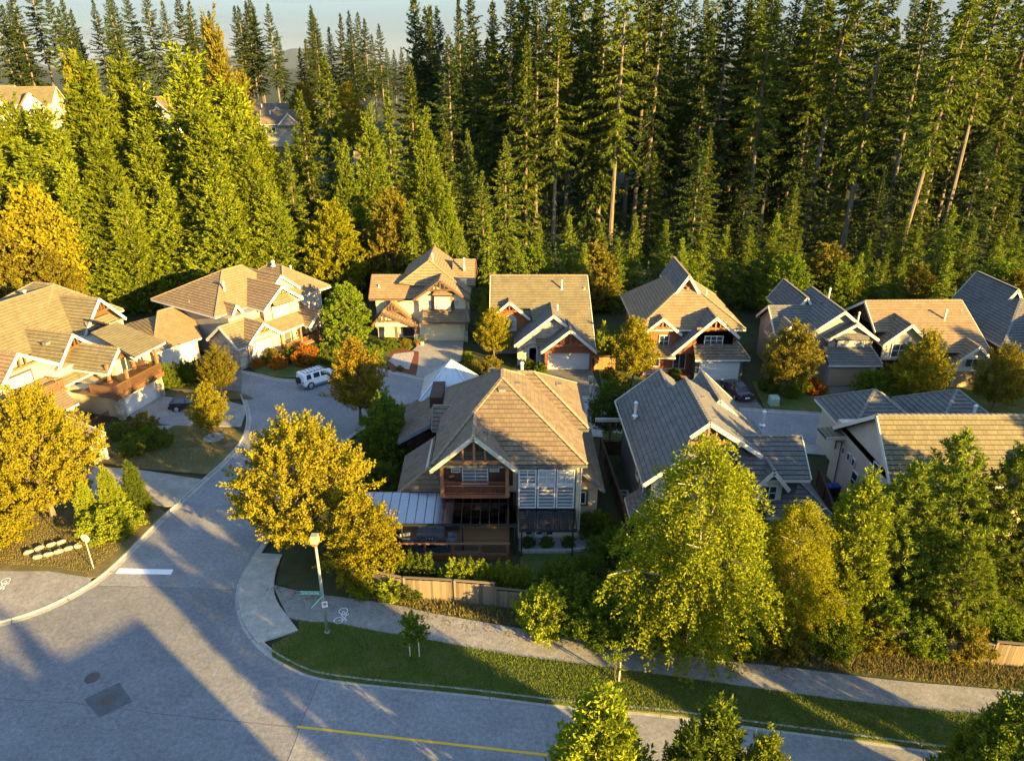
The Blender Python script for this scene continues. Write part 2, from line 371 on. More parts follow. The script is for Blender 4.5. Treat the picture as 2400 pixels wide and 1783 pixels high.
def offset(pts, d):
    out = []
    for i, p in enumerate(pts):
        a = pts[max(i-1, 0)]; b = pts[min(i+1, len(pts)-1)]
        t = Vector((b[0]-a[0], b[1]-a[1])).normalized(); out.append((p[0] - t.y * d, p[1] + t.x * d))
    return out

def resample(pts, step):
    out = [Vector(pts[0])]; acc = 0
    for i in range(len(pts) - 1):
        a, b = Vector(pts[i]), Vector(pts[i+1]); L = (b - a).length; pos = step - acc
        while pos < L: out.append(a + (b - a) * pos / L); pos += step
        acc = (L - (pos - step))
    out.append(Vector(pts[-1])); return [tuple(p) for p in out]

# ------------------------------------------------------------------ roads, kerbs, paths, lawns
KW = [(-70, 24.5), (-55, 29.5), (-42, 32.8), (-36.5, 34.4), (-33.1, 35.5), (-30.9, 36.9), (-29.2, 39.3), (-28.5, 42), (-28, 45.9), (-27.4, 49.4), (-26.8, 52.7), (-26.1, 56.3), (-26.0, 60.2), (-27.0, 64.6), (-29.6, 70.2)]
KE = [(70, 19.4), (45, 23.1), (24.5, 26.0), (18.3, 27.0), (13.2, 27.8), (8.4, 28.6), (3.6, 29.1), (-2.5, 30.0), (-7.5, 30.6), (-11.3, 31.2), (-13.2, 32.0), (-15.0, 33.15), (-16.4, 34.5), (-17.5, 36.0), (-18.4, 37.9), (-18.8, 39.6), (-18.75, 41.9), (-18.4, 45), (-17.6, 50), (-16.6, 56), (-15.6, 60.5), (-13.2, 64), (-9, 65.2), (-2, 64.1), (8.5, 62), (30, 58.4), (48, 55), (80, 49)]
KF = [(-32.2, 76.8), (-29.4, 75.6), (-26.7, 74.3), (-24.3, 74.3), (-21.5, 76.6), (-18, 78), (-15, 77), (-10.2, 74.6), (-2, 72), (8, 69.6), (24.6, 66.7), (33.3, 65.3), (48, 62.5), (80, 56.5)]
kw, ke, kf = smooth_line(KW), smooth_line(KE), smooth_line(KF)
road_poly = [(-75, -40)] + kw + [(-34, 74.5)] + kf + list(reversed(ke)) + [(75, 8), (20, 15.6), (0, 18.2), (-6, 18), (-9, 14), (-10, -40)]
b = MB(); b.v = [(p[0], p[1], 0) for p in road_poly]; b.f = [tuple(range(len(road_poly)))]
road = b.build('road', 'asphalt'); tag(road, 'grey asphalt street with intersection and curving side street', kind='structure')
# newer, darker asphalt of the crossing
dk = [(-75, -39)] + [(p[0], p[1]) for p in offset(kw, -.35) if p[1] < 39.0] + [(-28.7, 39.05), (-18.9, 38.62)] + [(p[0]-.38, p[1]-.2) for p in reversed(ke) if p[1] < 38.6 and p[0] < -11.4 and p[1] > 31] + [(-11.5, 30.7), (-11.7, 25.9), (-11.9, -39)]
tag(sheet('asphalt_overlay', dk, .006, 'asphalt_dark'), 'darker newer asphalt over the crossing')

def kerb(name, line, side, label, step=3.2, gap=.018):
    """concrete kerb cast in lengths: a gutter slab and a raised kerb per length"""
    pts = resample(line, .4); base = MB()
    o1 = offset(pts, side * .16); o2 = offset(pts, side * -.34)
    for i in range(len(pts) - 1):
        k = len(base.v); base.v += [(*o1[i], .001), (*o1[i+1], .001), (*o2[i+1], .001), (*o2[i], .001)]; base.f.append((k, k+1, k+2, k+3))
    root = base.build(name, M['soil']); tag(root, label, kind='structure')
    n = 8
    for s0 in range(0, len(pts) - 1, n):
        seg = pts[s0:s0 + n + 1]
        if len(seg) < 2: continue
        L0 = Vector(seg[0]) + (Vector(seg[1]) - Vector(seg[0])).normalized() * gap; L1 = Vector(seg[-1]) - (Vector(seg[-1]) - Vector(seg[-2])).normalized() * gap
        seg = [tuple(L0)] + seg[1:-1] + [tuple(L1)]
        for nm, prof in (('kerb_stone', [(-.16, .01), (-.16, .13), (-.135, .15), (-.02, .15), (.0, .03), (.0, .01)]), ('gutter_slab', [(.004, .008), (.004, .012), (.34, .016), (.34, .008)])):
            mb = MB(); k = len(prof)
            lines = [offset(seg, -side * p[0]) for p in prof]
            for i in range(len(seg)):
                for j in range(k): mb.v.append((*lines[j][i], prof[j][1]))
            for i in range(len(seg) - 1):
                for j in range(k): mb.f.append((i*k+j, i*k+(j+1) % k, (i+1)*k+(j+1) % k, (i+1)*k+j))
            mb.f.append(tuple(range(k))); mb.f.append(tuple(reversed([(len(seg)-1)*k + j for j in range(k)])))
            mb.build(nm, 'concrete', root)
    return root
kerb('kerb', [p for p in kw if p[0] > -48], 1, 'pale concrete kerb along the west side of the side street')
kerb('kerb', list(reversed([p for p in ke if p[0] < 34 and not (p[0] > -18 and p[1] > 52)])), 1, 'pale concrete kerb curving round the corner by the street lamp') if False else None
kerb('kerb', [p for p in ke if p[0] < 34 and (p[1] < 46)], -1, 'pale concrete kerb curving round the corner by the street lamp')
kerb('kerb', [p for p in ke if p[1] > 58 and p[0] < 60], -1, 'concrete kerb on the near side of the back street')
kerb('kerb', [p for p in kf if p[0] < 60], 1, 'concrete kerb before the lawns and driveways of the back street')

# path beside the main road, verge and corner apron
PU = [(-16.6, 39.1), (-14.1, 38.3), (-12.3, 37.95), (-8.3, 37.2), (-5.25, 36.3), (-.1, 35.05), (4.9, 33.9), (9.1, 33.0), (12.1, 32.3), (16, 31.8), (20, 31.1), (23.3, 30.6), (27.8, 30.1), (34, 29.2), (60, 25)]
PLo = [(-14.6, 35.9), (-13.0, 35.5), (-11.5, 35.45), (-9.1, 34.8), (-5.9, 34.1), (-2.8, 33.35), (.2, 32.65), (3.4, 32.1), (7.7, 31.35), (14, 30.2), (19.3, 29.25), (23.9, 28.6), (26.8, 28.3), (34, 27.4), (60, 23.2)]
pu, pl = smooth_line(PU), smooth_line(PLo)
tag(sheet('path', pu + list(reversed(pl)), .14, 'asphalt_path', thick=.13), 'grey asphalt walking and cycling path behind the grass verge', kind='structure')
inner = offset([p for p in ke], .155)
verge = [p for p in inner if p[0] > -15.0 and p[1] < 33.6 and p[0] < 60][::-1]
vp = [(-13.55, 34.75), (-14.9, 33.5)] + [p for p in verge] + list(reversed([p for p in pl if p[0] > -14.2]))
vg = sheet('verge', vp, .135, 'lawn', thick=.13); tag(vg, 'grass verge between the kerb and the path', kind='structure')
# corner apron of concrete slabs
ko = resample([p for p in inner if -19.5 < p[0] < -14.3 and 33.5 < p[1] < 42.6], .4)
if ko[0][1] > ko[-1][1]: ko = ko[::-1]
ap_in = resample(smooth_line([(-13.6, 34.75), (-14.3, 35.6), (-15.75, 37.4), (-16.45, 38.9), (-16.85, 40.9), (-16.9, 42.4)]), .4)
apron = tag(sheet('apron', [ko[0]] + ko[1:] + list(reversed(ap_in)),   .118, 'concrete', thick=.1), 'curved concrete pavement apron at the street corner', kind='structure')
n = 7
for i in range(n):
    a0 = ko[int(i * (len(ko)-1) / n)]; a1 = ko[int((i+1) * (len(ko)-1) / n)]; am = ko[int((i+.5) * (len(ko)-1) / n)]
    c0 = ap_in[int(i * (len(ap_in)-1) / n)]; c1 = ap_in[int((i+1) * (len(ap_in)-1) / n)]; cm = ap_in[int((i+.5) * (len(ap_in)-1) / n)]
    cen = Vector((sum(p[0] for p in (a0, a1, c0, c1)) / 4, sum(p[1] for p in (a0, a1, c0, c1)) / 4))
    pts = [tuple(cen + (Vector(p) - cen) * .992) for p in (a0, am, a1, c1, cm, c0)]
    MB().prism(pts, .11, .145).build('paving_slab', 'concrete', apron)
# planting bed behind the apron and path (under maple and fences)
tag(sheet('planting_bed', [(-16.9, 42.6), (-16.4, 39.2)] + [(p[0], p[1] + .02) for p in pu if p[0] > -14.2] + [(60, 27), (38, 31.2), (30, 32.2), (16, 34), (8, 35.4), (-.5, 37.2), (-9, 38.2), (-12, 39.8), (-16.2, 48)], .11, 'soil', thick=.1), 'dark planting bed behind the path', kind='structure')
# west corner: pavement path on the left and dry grass
ki = offset(kw, .158)
tag(sheet('path', [p for p in ki if p[1] < 39.6] + [(-29.6, 39.9), (-33, 40.6), (-37, 40.6), (-42, 40.4), (-60, 37), (-70, 34)], .135, 'asphalt_path', thick=.12), 'grey asphalt path at the west street corner', kind='structure')
ki = offset(kw, .16)
tag(sheet('lawn', [p for p in ki if 39.4 < p[1] < 48.4] + [(-29.2, 48.7), (-31.5, 49.2), (-36, 49.5), (-44, 47), (-56, 43), (-56, 38.0), (-42, 40.3), (-37, 40.5), (-33, 40.5), (-29.55, 39.8)], .138, 'dry', thick=.12), 'dry grass corner around the sign post', kind='structure')
tag(sheet('driveway', [p for p in ki if 48.5 < p[1] < 53.4] + [(-33.4, 54.4), (-40, 55.2), (-40, 50.2), (-31, 49.3)], .142, 'driveway', thick=.12), 'grey driveway of the cream corner house', kind='structure')
tag(sheet('lawn', [p for p in ki if 53.5 < p[1] < 61.6] + [(-27.6, 62.3), (-33.7, 62.7), (-37.4, 63.2), (-39.5, 60), (-38.6, 55.9), (-33.4, 54.6)], .14, 'dry', thick=.12), 'patchy dry lawn with the small round golden tree', kind='structure')
tag(sheet('driveway', [(-27.0, 62.6), (-27.9, 67.2), (-31, 68.6), (-38.3, 69.6), (-39.3, 65.0), (-37.3, 63.6), (-33.7, 62.85)], .13, 'driveway', thick=.11), 'pale concrete driveway before the balcony house', kind='structure')
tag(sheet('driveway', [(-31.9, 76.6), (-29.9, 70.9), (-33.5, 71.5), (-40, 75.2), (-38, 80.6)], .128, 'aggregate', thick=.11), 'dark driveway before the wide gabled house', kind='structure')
tag(sheet('lawn', [(-28, 69.2), (-30, 70.8), (-34, 71.2), (-38, 71.6), (-38.6, 69.9), (-31, 68.9)], .14, 'dry', thick=.12), 'strip of dry grass between two driveways', kind='structure')
dr = [[(-14.4, 76.9), (-10.1, 74.9), (-6.2, 79.8), (-6.3, 86.6), (-11.9, 86.6), (-12.2, 84.5)], [(2.9, 71.3), (9.9, 69.5), (9.4, 77.2), (3.9, 77.2)], [(20.5, 67.8), (26.3, 66.8), (26.0, 74), (20.9, 74)], [(33.8, 65.6), (38.2, 64.9), (39.6, 72.3), (35.2, 72.3)]]
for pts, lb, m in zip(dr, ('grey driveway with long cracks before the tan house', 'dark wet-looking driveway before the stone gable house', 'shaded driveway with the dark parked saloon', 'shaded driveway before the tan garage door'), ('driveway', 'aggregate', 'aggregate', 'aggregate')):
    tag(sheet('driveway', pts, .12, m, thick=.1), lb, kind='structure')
tag(sheet('lawn', [(26.5, 66.75), (33.6, 65.5), (35, 70.5), (34.5, 73), (27.2, 73.5)], .14, 'lawn', thick=.12), 'green front lawn with the utility box', kind='structure')
tag(sheet('lawn', [(10.0, 69.6), (20.3, 67.7), (20.4, 73.8), (15, 76), (10.2, 77)], .14, 'lawn', thick=.12), 'shaded lawn between two driveways', kind='structure')
tag(sheet('lawn', [(38.5, 65), (60, 61), (60, 72), (40, 72)], .14, 'lawn', thick=.12), 'shaded lawn under the street trees', kind='structure')
tag(sheet('lawn', [(-29.6, 75.9), (-26.7, 74.7), (-24.4, 74.7), (-21.6, 77), (-18, 78.4), (-14.9, 77.4), (-12.7, 84.8), (-16, 88), (-26, 84), (-31.2, 77.6)], .14, 'lawn', thick=.12), 'planted front garden beside the white parked car', kind='structure')
tag(sheet('lawn', [(.6, 37.6), (8.8, 36.0), (8.9, 43), (6.8, 43.3), (.6, 43.1)], .06, 'lawn', thick=.05), 'shaded back lawn below the glass awning', kind='structure')
tag(sheet('lawn', [(8.9, 57.6), (8.8, 61.5), (24, 58.9), (24, 56.5)], .14, 'lawn', thick=.12), 'strip of lawn along the back street', kind='structure')
tag(sheet('path', [p for p in offset(ke, .17) if p[1] > 57 and p[0] < 60 and p[0] > -9] + [(60, 54.4), (48, 56.7) if False else (48, 53.4), (30, 56.8), (8.5, 60.4), (-2, 62.5), (-8, 63.6)], .138, 'concrete', thick=.12), 'concrete pavement beside the back street', kind='structure')
# gravel rings and beds
def ring(name, x, y, r, m, label, z=.16, ry=None):
    pts = [(x + r * (1 + .06 * math.sin(3*i)) * math.cos(i * math.pi / 12), y + (ry or r) * math.sin(i * math.pi / 12)) for i in range(24)]
    return tag(sheet(name, pts, z, m, thick=.1), label, kind='structure')
ring('gravel_ring', *(-28.82, 60.26), .95, 'gravel', 'round ring of pale stones under the small golden tree')
tag(sheet('gravel_bed', [(-14.99, 79.64), (-14.7, 81.91), (-12.34, 82.69), (-12.19, 81.52), (-12.16, 76.95), (-13.64, 77.65)], .17, 'gravel', thick=.1), 'pale river stone bed beside the tan house driveway', kind='structure')
tag(sheet('mulch_bed', [(-15.19, 78.73), (-15.14, 82.89), (-13.79, 83.68), (-11.68, 82.69), (-11.32, 79.09), (-11.13, 75.31), (-14.15, 76.53)], .155, 'mulch', thick=.1), 'red mulch bed beside the tan house driveway', kind='structure')
tag(sheet('gravel_bed', [(-35.7, 60.55), (-35.64, 62.6), (-33.77, 62.84), (-34.1, 61.5)], .17, 'gravel', thick=.1), 'pale stone bed beside the balcony house steps', kind='structure')
tag(sheet('gravel_bed', [(-4.6, 40.9), (-2.2, 40.9), (-2.2, 41.7), (-4.6, 41.7)], .05, 'gravel', thick=.05), 'gravel strip before the timber deck', kind='structure')

# road markings and ironwork
tag(sheet('centre_line', [(-11.75, 27.74), (2.4, 25.93), (16, 24.2), (16, 24.06), (2.4, 25.77), (-11.75, 27.58)], .010, 'yellow', kind=None), 'long yellow centre line on the main road', 'road marking')
tag(sheet('stop_line', [(-28.2, 40.98), (-24.25, 40.85), (-24.2, 40.3), (-28.2, 40.4)], .010, 'roadwhite', kind=None), 'white stop line across the side street', 'road marking')
tag(sheet('asphalt_patch', [(-22.99, 30.69), (-21.54, 29.33), (-22.85, 28.22), (-24.4, 29.49)], .011, 'asphalt_patch'), 'dark rectangular asphalt repair round a manhole', kind='structure')
for i, (x, y, lb) in enumerate(((-24.75, 31.03, 'round rusty manhole cover on bare asphalt'), (-23.0, 29.43, 'round rusty manhole cover inside the dark asphalt repair'))):
    ob = MB(); ob.tube([(0, 0, 0), (0, 0, .012)], [.36, .34], 24)
    o = ob.build('manhole_cover', 'iron'); o.location = (x, y, .008); tag(o, lb, 'manhole')
    rb = MB()
    for k in range(24):
        t0, t1 = k * math.pi / 12, (k + 1) * math.pi / 12
        rb.quadbox([(.37*math.cos(t0), .37*math.sin(t0), 0), (.43*math.cos(t0), .43*math.sin(t0), 0), (.43*math.cos(t1), .43*math.sin(t1), 0), (.37*math.cos(t1), .37*math.sin(t1), 0),
                    (.37*math.cos(t0), .37*math.sin(t0), .013), (.43*math.cos(t0), .43*math.sin(t0), .013), (.43*math.cos(t1), .43*math.sin(t1), .013), (.37*math.cos(t1), .37*math.sin(t1), .013)])
    rb.build('frame', 'asphalt_patch', o)
def crack(pts, wd=.035):
    o1, o2 = offset(pts, wd / 2), offset(pts, -wd / 2); b = MB()
    for i in range(len(pts) - 1):
        k = len(b.v); b.v += [(*o1[i], .0095), (*o1[i+1], .0095), (*o2[i+1], .0095), (*o2[i], .0095)]; b.f.append((k, k+1, k+2, k+3))
    return b
for pts in ([(-28.7, 39.1), (-24, 38.95), (-18.75, 38.65)], [(-11.3, 31.1), (-11.5, 29.1), (-11.65, 25.8), (-11.9, 10)], [(-32, 29.7), (-25.5, 29.3), (-18, 28.3), (-11.7, 27.6)]):
    q = [(p[0] + rnd.uniform(-.04, .04), p[1] + rnd.uniform(-.04, .04)) for p in resample(pts, .5)]
    tag(crack(q).build('seam', 'asphalt_patch', road))

def bike(x, y, rz, label):
    b = MB()
    def rg(cx, cy, r, wd=.06, n=22):
        for k in range(n):
            t0, t1 = 2*math.pi*k/n, 2*math.pi*(k+1)/n; i = len(b.v)
            b.v += [(cx+(r-wd)*math.cos(t0), cy+(r-wd)*math.sin(t0), 0), (cx+r*math.cos(t0), cy+r*math.sin(t0), 0), (cx+r*math.cos(t1), cy+r*math.sin(t1), 0), (cx+(r-wd)*math.cos(t1), cy+(r-wd)*math.sin(t1), 0)]; b.f.append((i, i+1, i+2, i+3))
    def ln(p, q, wd=.055):
        d = Vector((q[0]-p[0], q[1]-p[1])).normalized(); n_ = Vector((-d.y, d.x)) * wd / 2; i = len(b.v)
        b.v += [(p[0]-n_.x, p[1]-n_.y, .0), (q[0]-n_.x, q[1]-n_.y, .0), (q[0]+n_.x, q[1]+n_.y, .0), (p[0]+n_.x, p[1]+n_.y, .0)]; b.f.append((i, i+1, i+2, i+3))
    for wx in (-.52, .52): rg(wx, 0, .36)
    bb = (-.05, 0); seat = (-.2, .48); head = (.34, .5)
    for p, q in (((-.52, 0), bb), (bb, seat), (bb, head), ((-.16, .38), (.31, .41)), ((-.52, 0), (-.16, .38)), ((.52, 0), (.34, .55)), ((-.32, .5), (-.1, .5)), ((.34, .58), (.5, .62)), ((.5, .62), (.54, .5))): ln(p, q)
    for k, v in enumerate(b.v): b.v[k] = (v[0], v[1], .0003 * (k // 4))
    o = b.build('bicycle_marking', 'roadwhite', fix=False); o.location = (x, y, .147); o.rotation_euler = (0, 0, rz); o.scale = (.85, .85, 1); tag(o, label, 'road marking')
bike(*(-11.18, 36.04), R_(-98), 'white painted bicycle symbol on the path by the street lamp')
bike(*(-35.36, 39.03), R_(-95), 'white painted bicycle symbol on the west corner path')

# ------------------------------------------------------------------ houses
def clip_rect(poly, u0, u1, v0, v1):
    def cut(P, ax, val, keep_gt):
        out = []
        for i in range(len(P)):
            a, b = P[i], P[(i+1) % len(P)]; ia = (a[ax] >= val) == keep_gt or a[ax] == val; ib = (b[ax] >= val) == keep_gt or b[ax] == val
            if ia: out.append(a)
            if ia != ib:
                t = (val - a[ax]) / (b[ax] - a[ax]); out.append((a[0] + (b[0]-a[0])*t, a[1] + (b[1]-a[1])*t))
        return out
    for ax, val, gt in ((0, u0, True), (0, u1, False), (1, v0, True), (1, v1, False)):
        poly = cut(poly, ax, val, gt)
        if len(poly) < 3: return []
    return poly

TW, TH = .36, .38
_tile_mesh = {}
def tile_mesh(mname):
    if mname not in _tile_mesh:
        b = MB(); g_ = .006
        top = [(g_, 0, .06), (TW - g_, 0, .06), (TW - g_, TH - .045, .016), (g_, TH - .045, .016)]
        b.v = top + [(p[0], p[1], -.01) for p in top]
        b.f = [(0, 1, 2, 3), (4, 5, 1, 0), (5, 6, 2, 1), (7, 4, 0, 3)]
        o = b.build('roof_tile', mname, fix=False); _tile_mesh[mname] = o.data; bpy.data.objects.remove(o)
    return _tile_mesh[mname]

class House:
    def __init__(s, name, label, x, y, yaw=0, tiles='tile_brown', cap='cap_tan', fascia='creamtrim', single=0, cat='house', group=None):
        s.root = empty(name, (x, y, 0), R_(yaw)); tag(s.root, label, cat, group)
        s.tiles, s.cap, s.fascia, s.single = tiles, cap, fascia, single
        s.cand = []; s.yaw = R_(yaw); s.o = Vector((x, y, 0))
    def world(s, p):
        return s.o + Matrix.Rotation(s.yaw, 3, 'Z') @ Vector(p)
    def box(s, name, m, x0, x1, y0, y1, z0, z1, parent=None):
        return MB().box(x0, x1, y0, y1, z0, z1).build(name, m, parent or s.root)
    def boxes(s, name, m, L, parent=None):
        for q in L: o = MB().box(*q).build(name, m, parent or s.root)
        return o
    def roof(s, planes, tiles=None, caps=(), rakes=(), eaves=(), fascia=None, thick=.16, capm=None):
        tm = tiles or s.tiles; fa = fascia or s.fascia; thick = thick
        slabm = MB(); tb = MB(); roof = None
        for pl in planes:
            P = [Vector(p) for p in pl]; n = Vector((0, 0, 0))
            for i in range(len(P)): n += (P[i] - P[0]).cross(P[(i+1) % len(P)] - P[0])
            n.normalize()
            if n.z < 0: n = -n
            cen = sum(P, Vector((0, 0, 0))) / len(P); P = [p - n * (p - cen).dot(n) for p in P]      # true plane
            slabm.slab([p - n * .012 for p in P], -n * thick)
            h = Vector((0, 0, 1)).cross(n)
            if h.length < 1e-4: continue
            h.normalize(); sl = n.cross(h).normalized()
            if sl.z < 0: sl = -sl; h = -h
            p0 = P[0]; q = [((p - p0).dot(h), (p - p0).dot(sl)) for p in P]
            umin, umax = min(t[0] for t in q), max(t[0] for t in q); vmin, vmax = min(t[1] for t in q), max(t[1] for t in q)
            vmin -= .04
            j = 0; v = vmin
            while v < vmax:
                u = umin - (TW / 2 if j % 2 else 0) + rnd.uniform(-.03, .03)
                while u < umax:
                    c = clip_rect(q, u, u + TW, v if j else v + .04, v + TH - .045)
                    if len(c) >= 3:
                        A = abs(sum(c[i][0]*c[(i+1) % len(c)][1] - c[(i+1) % len(c)][0]*c[i][1] for i in range(len(c)))) / 2
                        if A > TW * (TH - .045) * .985 and s.single and j:
                            wp = s.world(p0 + h * u + sl * v); vd = Vector((0, 0, CAM_H)) - wp; d = vd.length
                            nw = Matrix.Rotation(s.yaw, 3, 'Z') @ n
                            s.cand.append((max(0, nw.dot(vd) / d) / d / d, p0 + h * u + sl * v, h.copy(), sl.copy(), n.copy(), tm, tb))
                        elif A > .004:
                            s._tile(tb, c, u, v, p0, h, sl, n)
                    u += TW
                v += TH; j += 1
        roof = slabm.build('roof', 'under', s.root)
        s._pending = getattr(s, '_pending', []); s._pending.append((tb, tm, roof))
        if caps:
            cb = MB()
            for a, b_ in caps:
                a, b_ = Vector(a), Vector(b_); L = (b_ - a).length; k = max(1, int(L / .42))
                for i in range(k):
                    p = a + (b_ - a) * (i / k); q2 = a + (b_ - a) * ((i + .97) / k)
                    cb.bar(p + Vector((0, 0, .06)), q2 + Vector((0, 0, .035)), .24, .09)
            tag(cb.build('ridge_cap', capm or s.cap, roof), kind='stuff')
        for nm, L in (('barge_board', rakes), ('fascia', eaves)):
            if not L: continue
            for a, b_ in L: MB().bar(Vector(a) - Vector((0, 0, .15)), Vector(b_) - Vector((0, 0, .15)), .07, .30 if nm == 'barge_board' else .2).build(nm, fa, roof)
        return roof
    def _tile(s, tb, c, u, v, p0, h, sl, n):
        jt = rnd.uniform(-.006, .008); k = len(tb.v); m_ = len(c)
        cu = sum(p[0] for p in c) / m_; cv = sum(p[1] for p in c) / m_
        for p in c:
            pu = p[0] + (.006 if p[0] < cu else -.006); z = .06 - .048 * (p[1] - v) / TH + jt
            tb.v.append(tuple(p0 + h * pu + sl * p[1] + n * z))
        for p in c:
            tb.v.append(tuple(p0 + h * p[0] + sl * p[1] - n * .01))
        nn = (Vector(tb.v[k+1]) - Vector(tb.v[k])).cross(Vector(tb.v[k+2]) - Vector(tb.v[k]))
        order = list(range(m_)) if nn.dot(n) > 0 else list(reversed(range(m_)))
        tb.f.append(tuple(k + i for i in order))
        for i in range(m_):
            a, b_ = order[i], order[(i+1) % m_]
            if c[a][1] < v + TH * .5 or c[b_][1] < v + TH * .5: tb.f.append((k + m_ + a, k + m_ + b_, k + b_, k + a))
    def finish(s):
        s.cand.sort(key=lambda t: -t[0])
        keep = s.cand[:s.single]; rest = s.cand[s.single:]
        par = {id(tb): roof for tb, tm, roof in s._pending}
        for sc_, p, h, sl, n, tm, tb in rest:
            s._tile(tb, [(0, 0), (TW, 0), (TW, TH - .045), (0, TH - .045)], 0, 0, p, h, sl, n)
        for tb, tm, roof in s._pending:
            if tb.v: tag(tb.build('tile_course', tm, roof, fix=False), kind='stuff')
        for sc_, p, h, sl, n, tm, tb in keep:
            o = bpy.data.objects.new('roof_tile', tile_mesh(tm)); C.objects.link(o); o.parent = par[id(tb)]
            m4 = Matrix((h, sl, n)).transposed().to_4x4(); m4.translation = p + n * rnd.uniform(-.006, .008); o.matrix_local = m4
        return s
    def gable(s, ax, x0, x1, y0, y1, ze, zr, rc=None, ze2=None, wall=None, zb=None, inset=.45, ends=(1, 0), tiles=None, fascia=None, cap=True, gwall=None, planes=(1, 1)):
        """two-slope roof; ax is the ridge direction; ends: which ends carry barge boards / a gable wall"""
        ze2 = ze if ze2 is None else ze2
        if ax == 'y':
            rc = (x0 + x1) / 2 if rc is None else rc
            f = lambda a, b_, z: (a, b_, z); lo, hi, e0, e1 = x0, x1, y0, y1
        else:
            rc = (y0 + y1) / 2 if rc is None else rc
            f = lambda a, b_, z: (b_, a, z); lo, hi, e0, e1 = y0, y1, x0, x1
        A = [f(lo, e0, ze), f(rc, e0, zr), f(rc, e1, zr), f(lo, e1, ze)]; B_ = [f(hi, e0, ze2), f(hi, e1, ze2), f(rc, e1, zr), f(rc, e0, zr)]
        pls = ([A] if planes[0] else []) + ([B_] if planes[1] else [])
        rk = []
        for k, e in ((0, e0), (1, e1)):
            if ends[k]:
                o = -.04 if k == 0 else .04
                rk += [(f(lo, e + o, ze + .06), f(rc, e + o, zr + .06)), (f(rc, e + o, zr + .06), f(hi, e + o, ze2 + .06))]
        r = s.roof(pls, tiles, [(f(rc, e0, zr), f(rc, e1, zr))] if cap else (), rk, [(f(lo - .02, e0, ze), f(lo - .02, e1, ze)), (f(hi + .02, e0, ze2), f(hi + .02, e1, ze2))], fascia)
        if wall:
            zb = ze - .3 if zb is None else zb; m_ = .35
            for k, e, sg in ((0, e0, 1), (1, e1, -1)):
                if not ends[k]: continue
                y = e + sg * inset; sl1 = (zr - ze) / (rc - lo); sl2 = (zr - ze2) / (hi - rc)
                P = [f(lo + m_, y, zb), f(hi - m_, y, zb), f(hi - m_, y, ze2 + sl2 * m_ - .17), f(rc, y, zr - .2), f(lo + m_, y, ze + sl1 * m_ - .17)]
                d = Vector(f(0, sg * .12, 0)); MB().slab(P, d).build('gable_wall', wall, s.root)
        return r
    def hip(s, x0, x1, y0, y1, ze, r0, r1, tiles=None, fascia=None, skip=()):
        a, b_, c, d = (x0, y0, ze), (x1, y0, ze), (x1, y1, ze), (x0, y1, ze); r0, r1 = tuple(r0), tuple(r1)
        if abs(r0[0] - r1[0]) < abs(r0[1] - r1[1]) or r0 == r1:      # ridge along y (r0 front)
            pl = {'f': [a, b_, r0], 'r': [b_, c, r1, r0], 'b': [c, d, r1], 'l': [d, a, r0, r1]}
            cp = [(r0, r1), (a, r0), (b_, r0), (c, r1), (d, r1)]
        else:                                          # ridge along x (r0 left)
            pl = {'f': [a, b_, r1, r0], 'r': [b_, c, r1], 'b': [c, d, r0, r1], 'l': [d, a, r0]}
            cp = [(r0, r1), (a, r0), (b_, r1), (c, r1), (d, r0)]
        if r0 == r1: cp = cp[1:]; pl = {k: [p for i, p in enumerate(v) if i == 0 or p != v[i-1]] for k, v in pl.items()}
        return s.roof([v for k, v in pl.items() if k not in skip], tiles, cp, (), [(a, b_), (b_, c), (c, d), (d, a)], fascia)
    def mp(s, face, at):
        return {'f': lambda a, d, z: (a, at - d, z), 'b': lambda a, d, z: (a, at + d, z), 'l': lambda a, d, z: (at - d, a, z), 'r': lambda a, d, z: (at + d, a, z)}[face]
    def win(s, face, at, rect, nx=1, ny=1, pane='glass', frame='white', fw=.09, trim=None, arch=False, name='window', extra=None):
        a0, a1, z0, z1 = rect; a0, a1 = min(a0, a1), max(a0, a1); f = s.mp(face, at)
        def bx(mb, a, b_, d0, d1, za, zb):
            mb.quadbox([f(a, d0, za), f(b_, d0, za), f(b_, d1, za), f(a, d1, za), f(a, d0, zb), f(b_, d0, zb), f(b_, d1, zb), f(a, d1, zb)])
        b = MB()
        bx(b, a0 - fw, a0, -.02, .085, z0 - fw, z1 + fw); bx(b, a1, a1 + fw, -.02, .085, z0 - fw, z1 + fw)
        bx(b, a0, a1, -.02, .085, z0 - fw, z0); bx(b, a0, a1, -.02, .085, z1, z1 + fw)
        o = b.build(name, frame, s.root)
        mu = MB()
        for i in range(1, nx):
            a = a0 + (a1 - a0) * i / nx; bx(mu, a - .03, a + .03, .0, .07, z0, z1)
        for i in range(1, ny):
            z = z0 + (z1 - z0) * i / ny; bx(mu, a0, a1, .0, .062, z - .025, z + .025)
        if mu.v: mu.build('mullion', frame, o)
        p = MB(); bx(p, a0, a1, .0, .03, z0, z1); p.build('pane', pane, o)
        if trim:
            t = MB(); T = .16 + fw
            bx(t, a0 - T, a0 - fw, -.02, .05, z0 - T, z1 + T); bx(t, a1 + fw, a1 + T, -.02, .05, z0 - T, z1 + T)
            bx(t, a0 - fw, a1 + fw, -.02, .05, z0 - T, z0 - fw); bx(t, a0 - fw, a1 + fw, -.02, .05, z1 + fw, z1 + T); t.build('trim', trim, o)
        return o
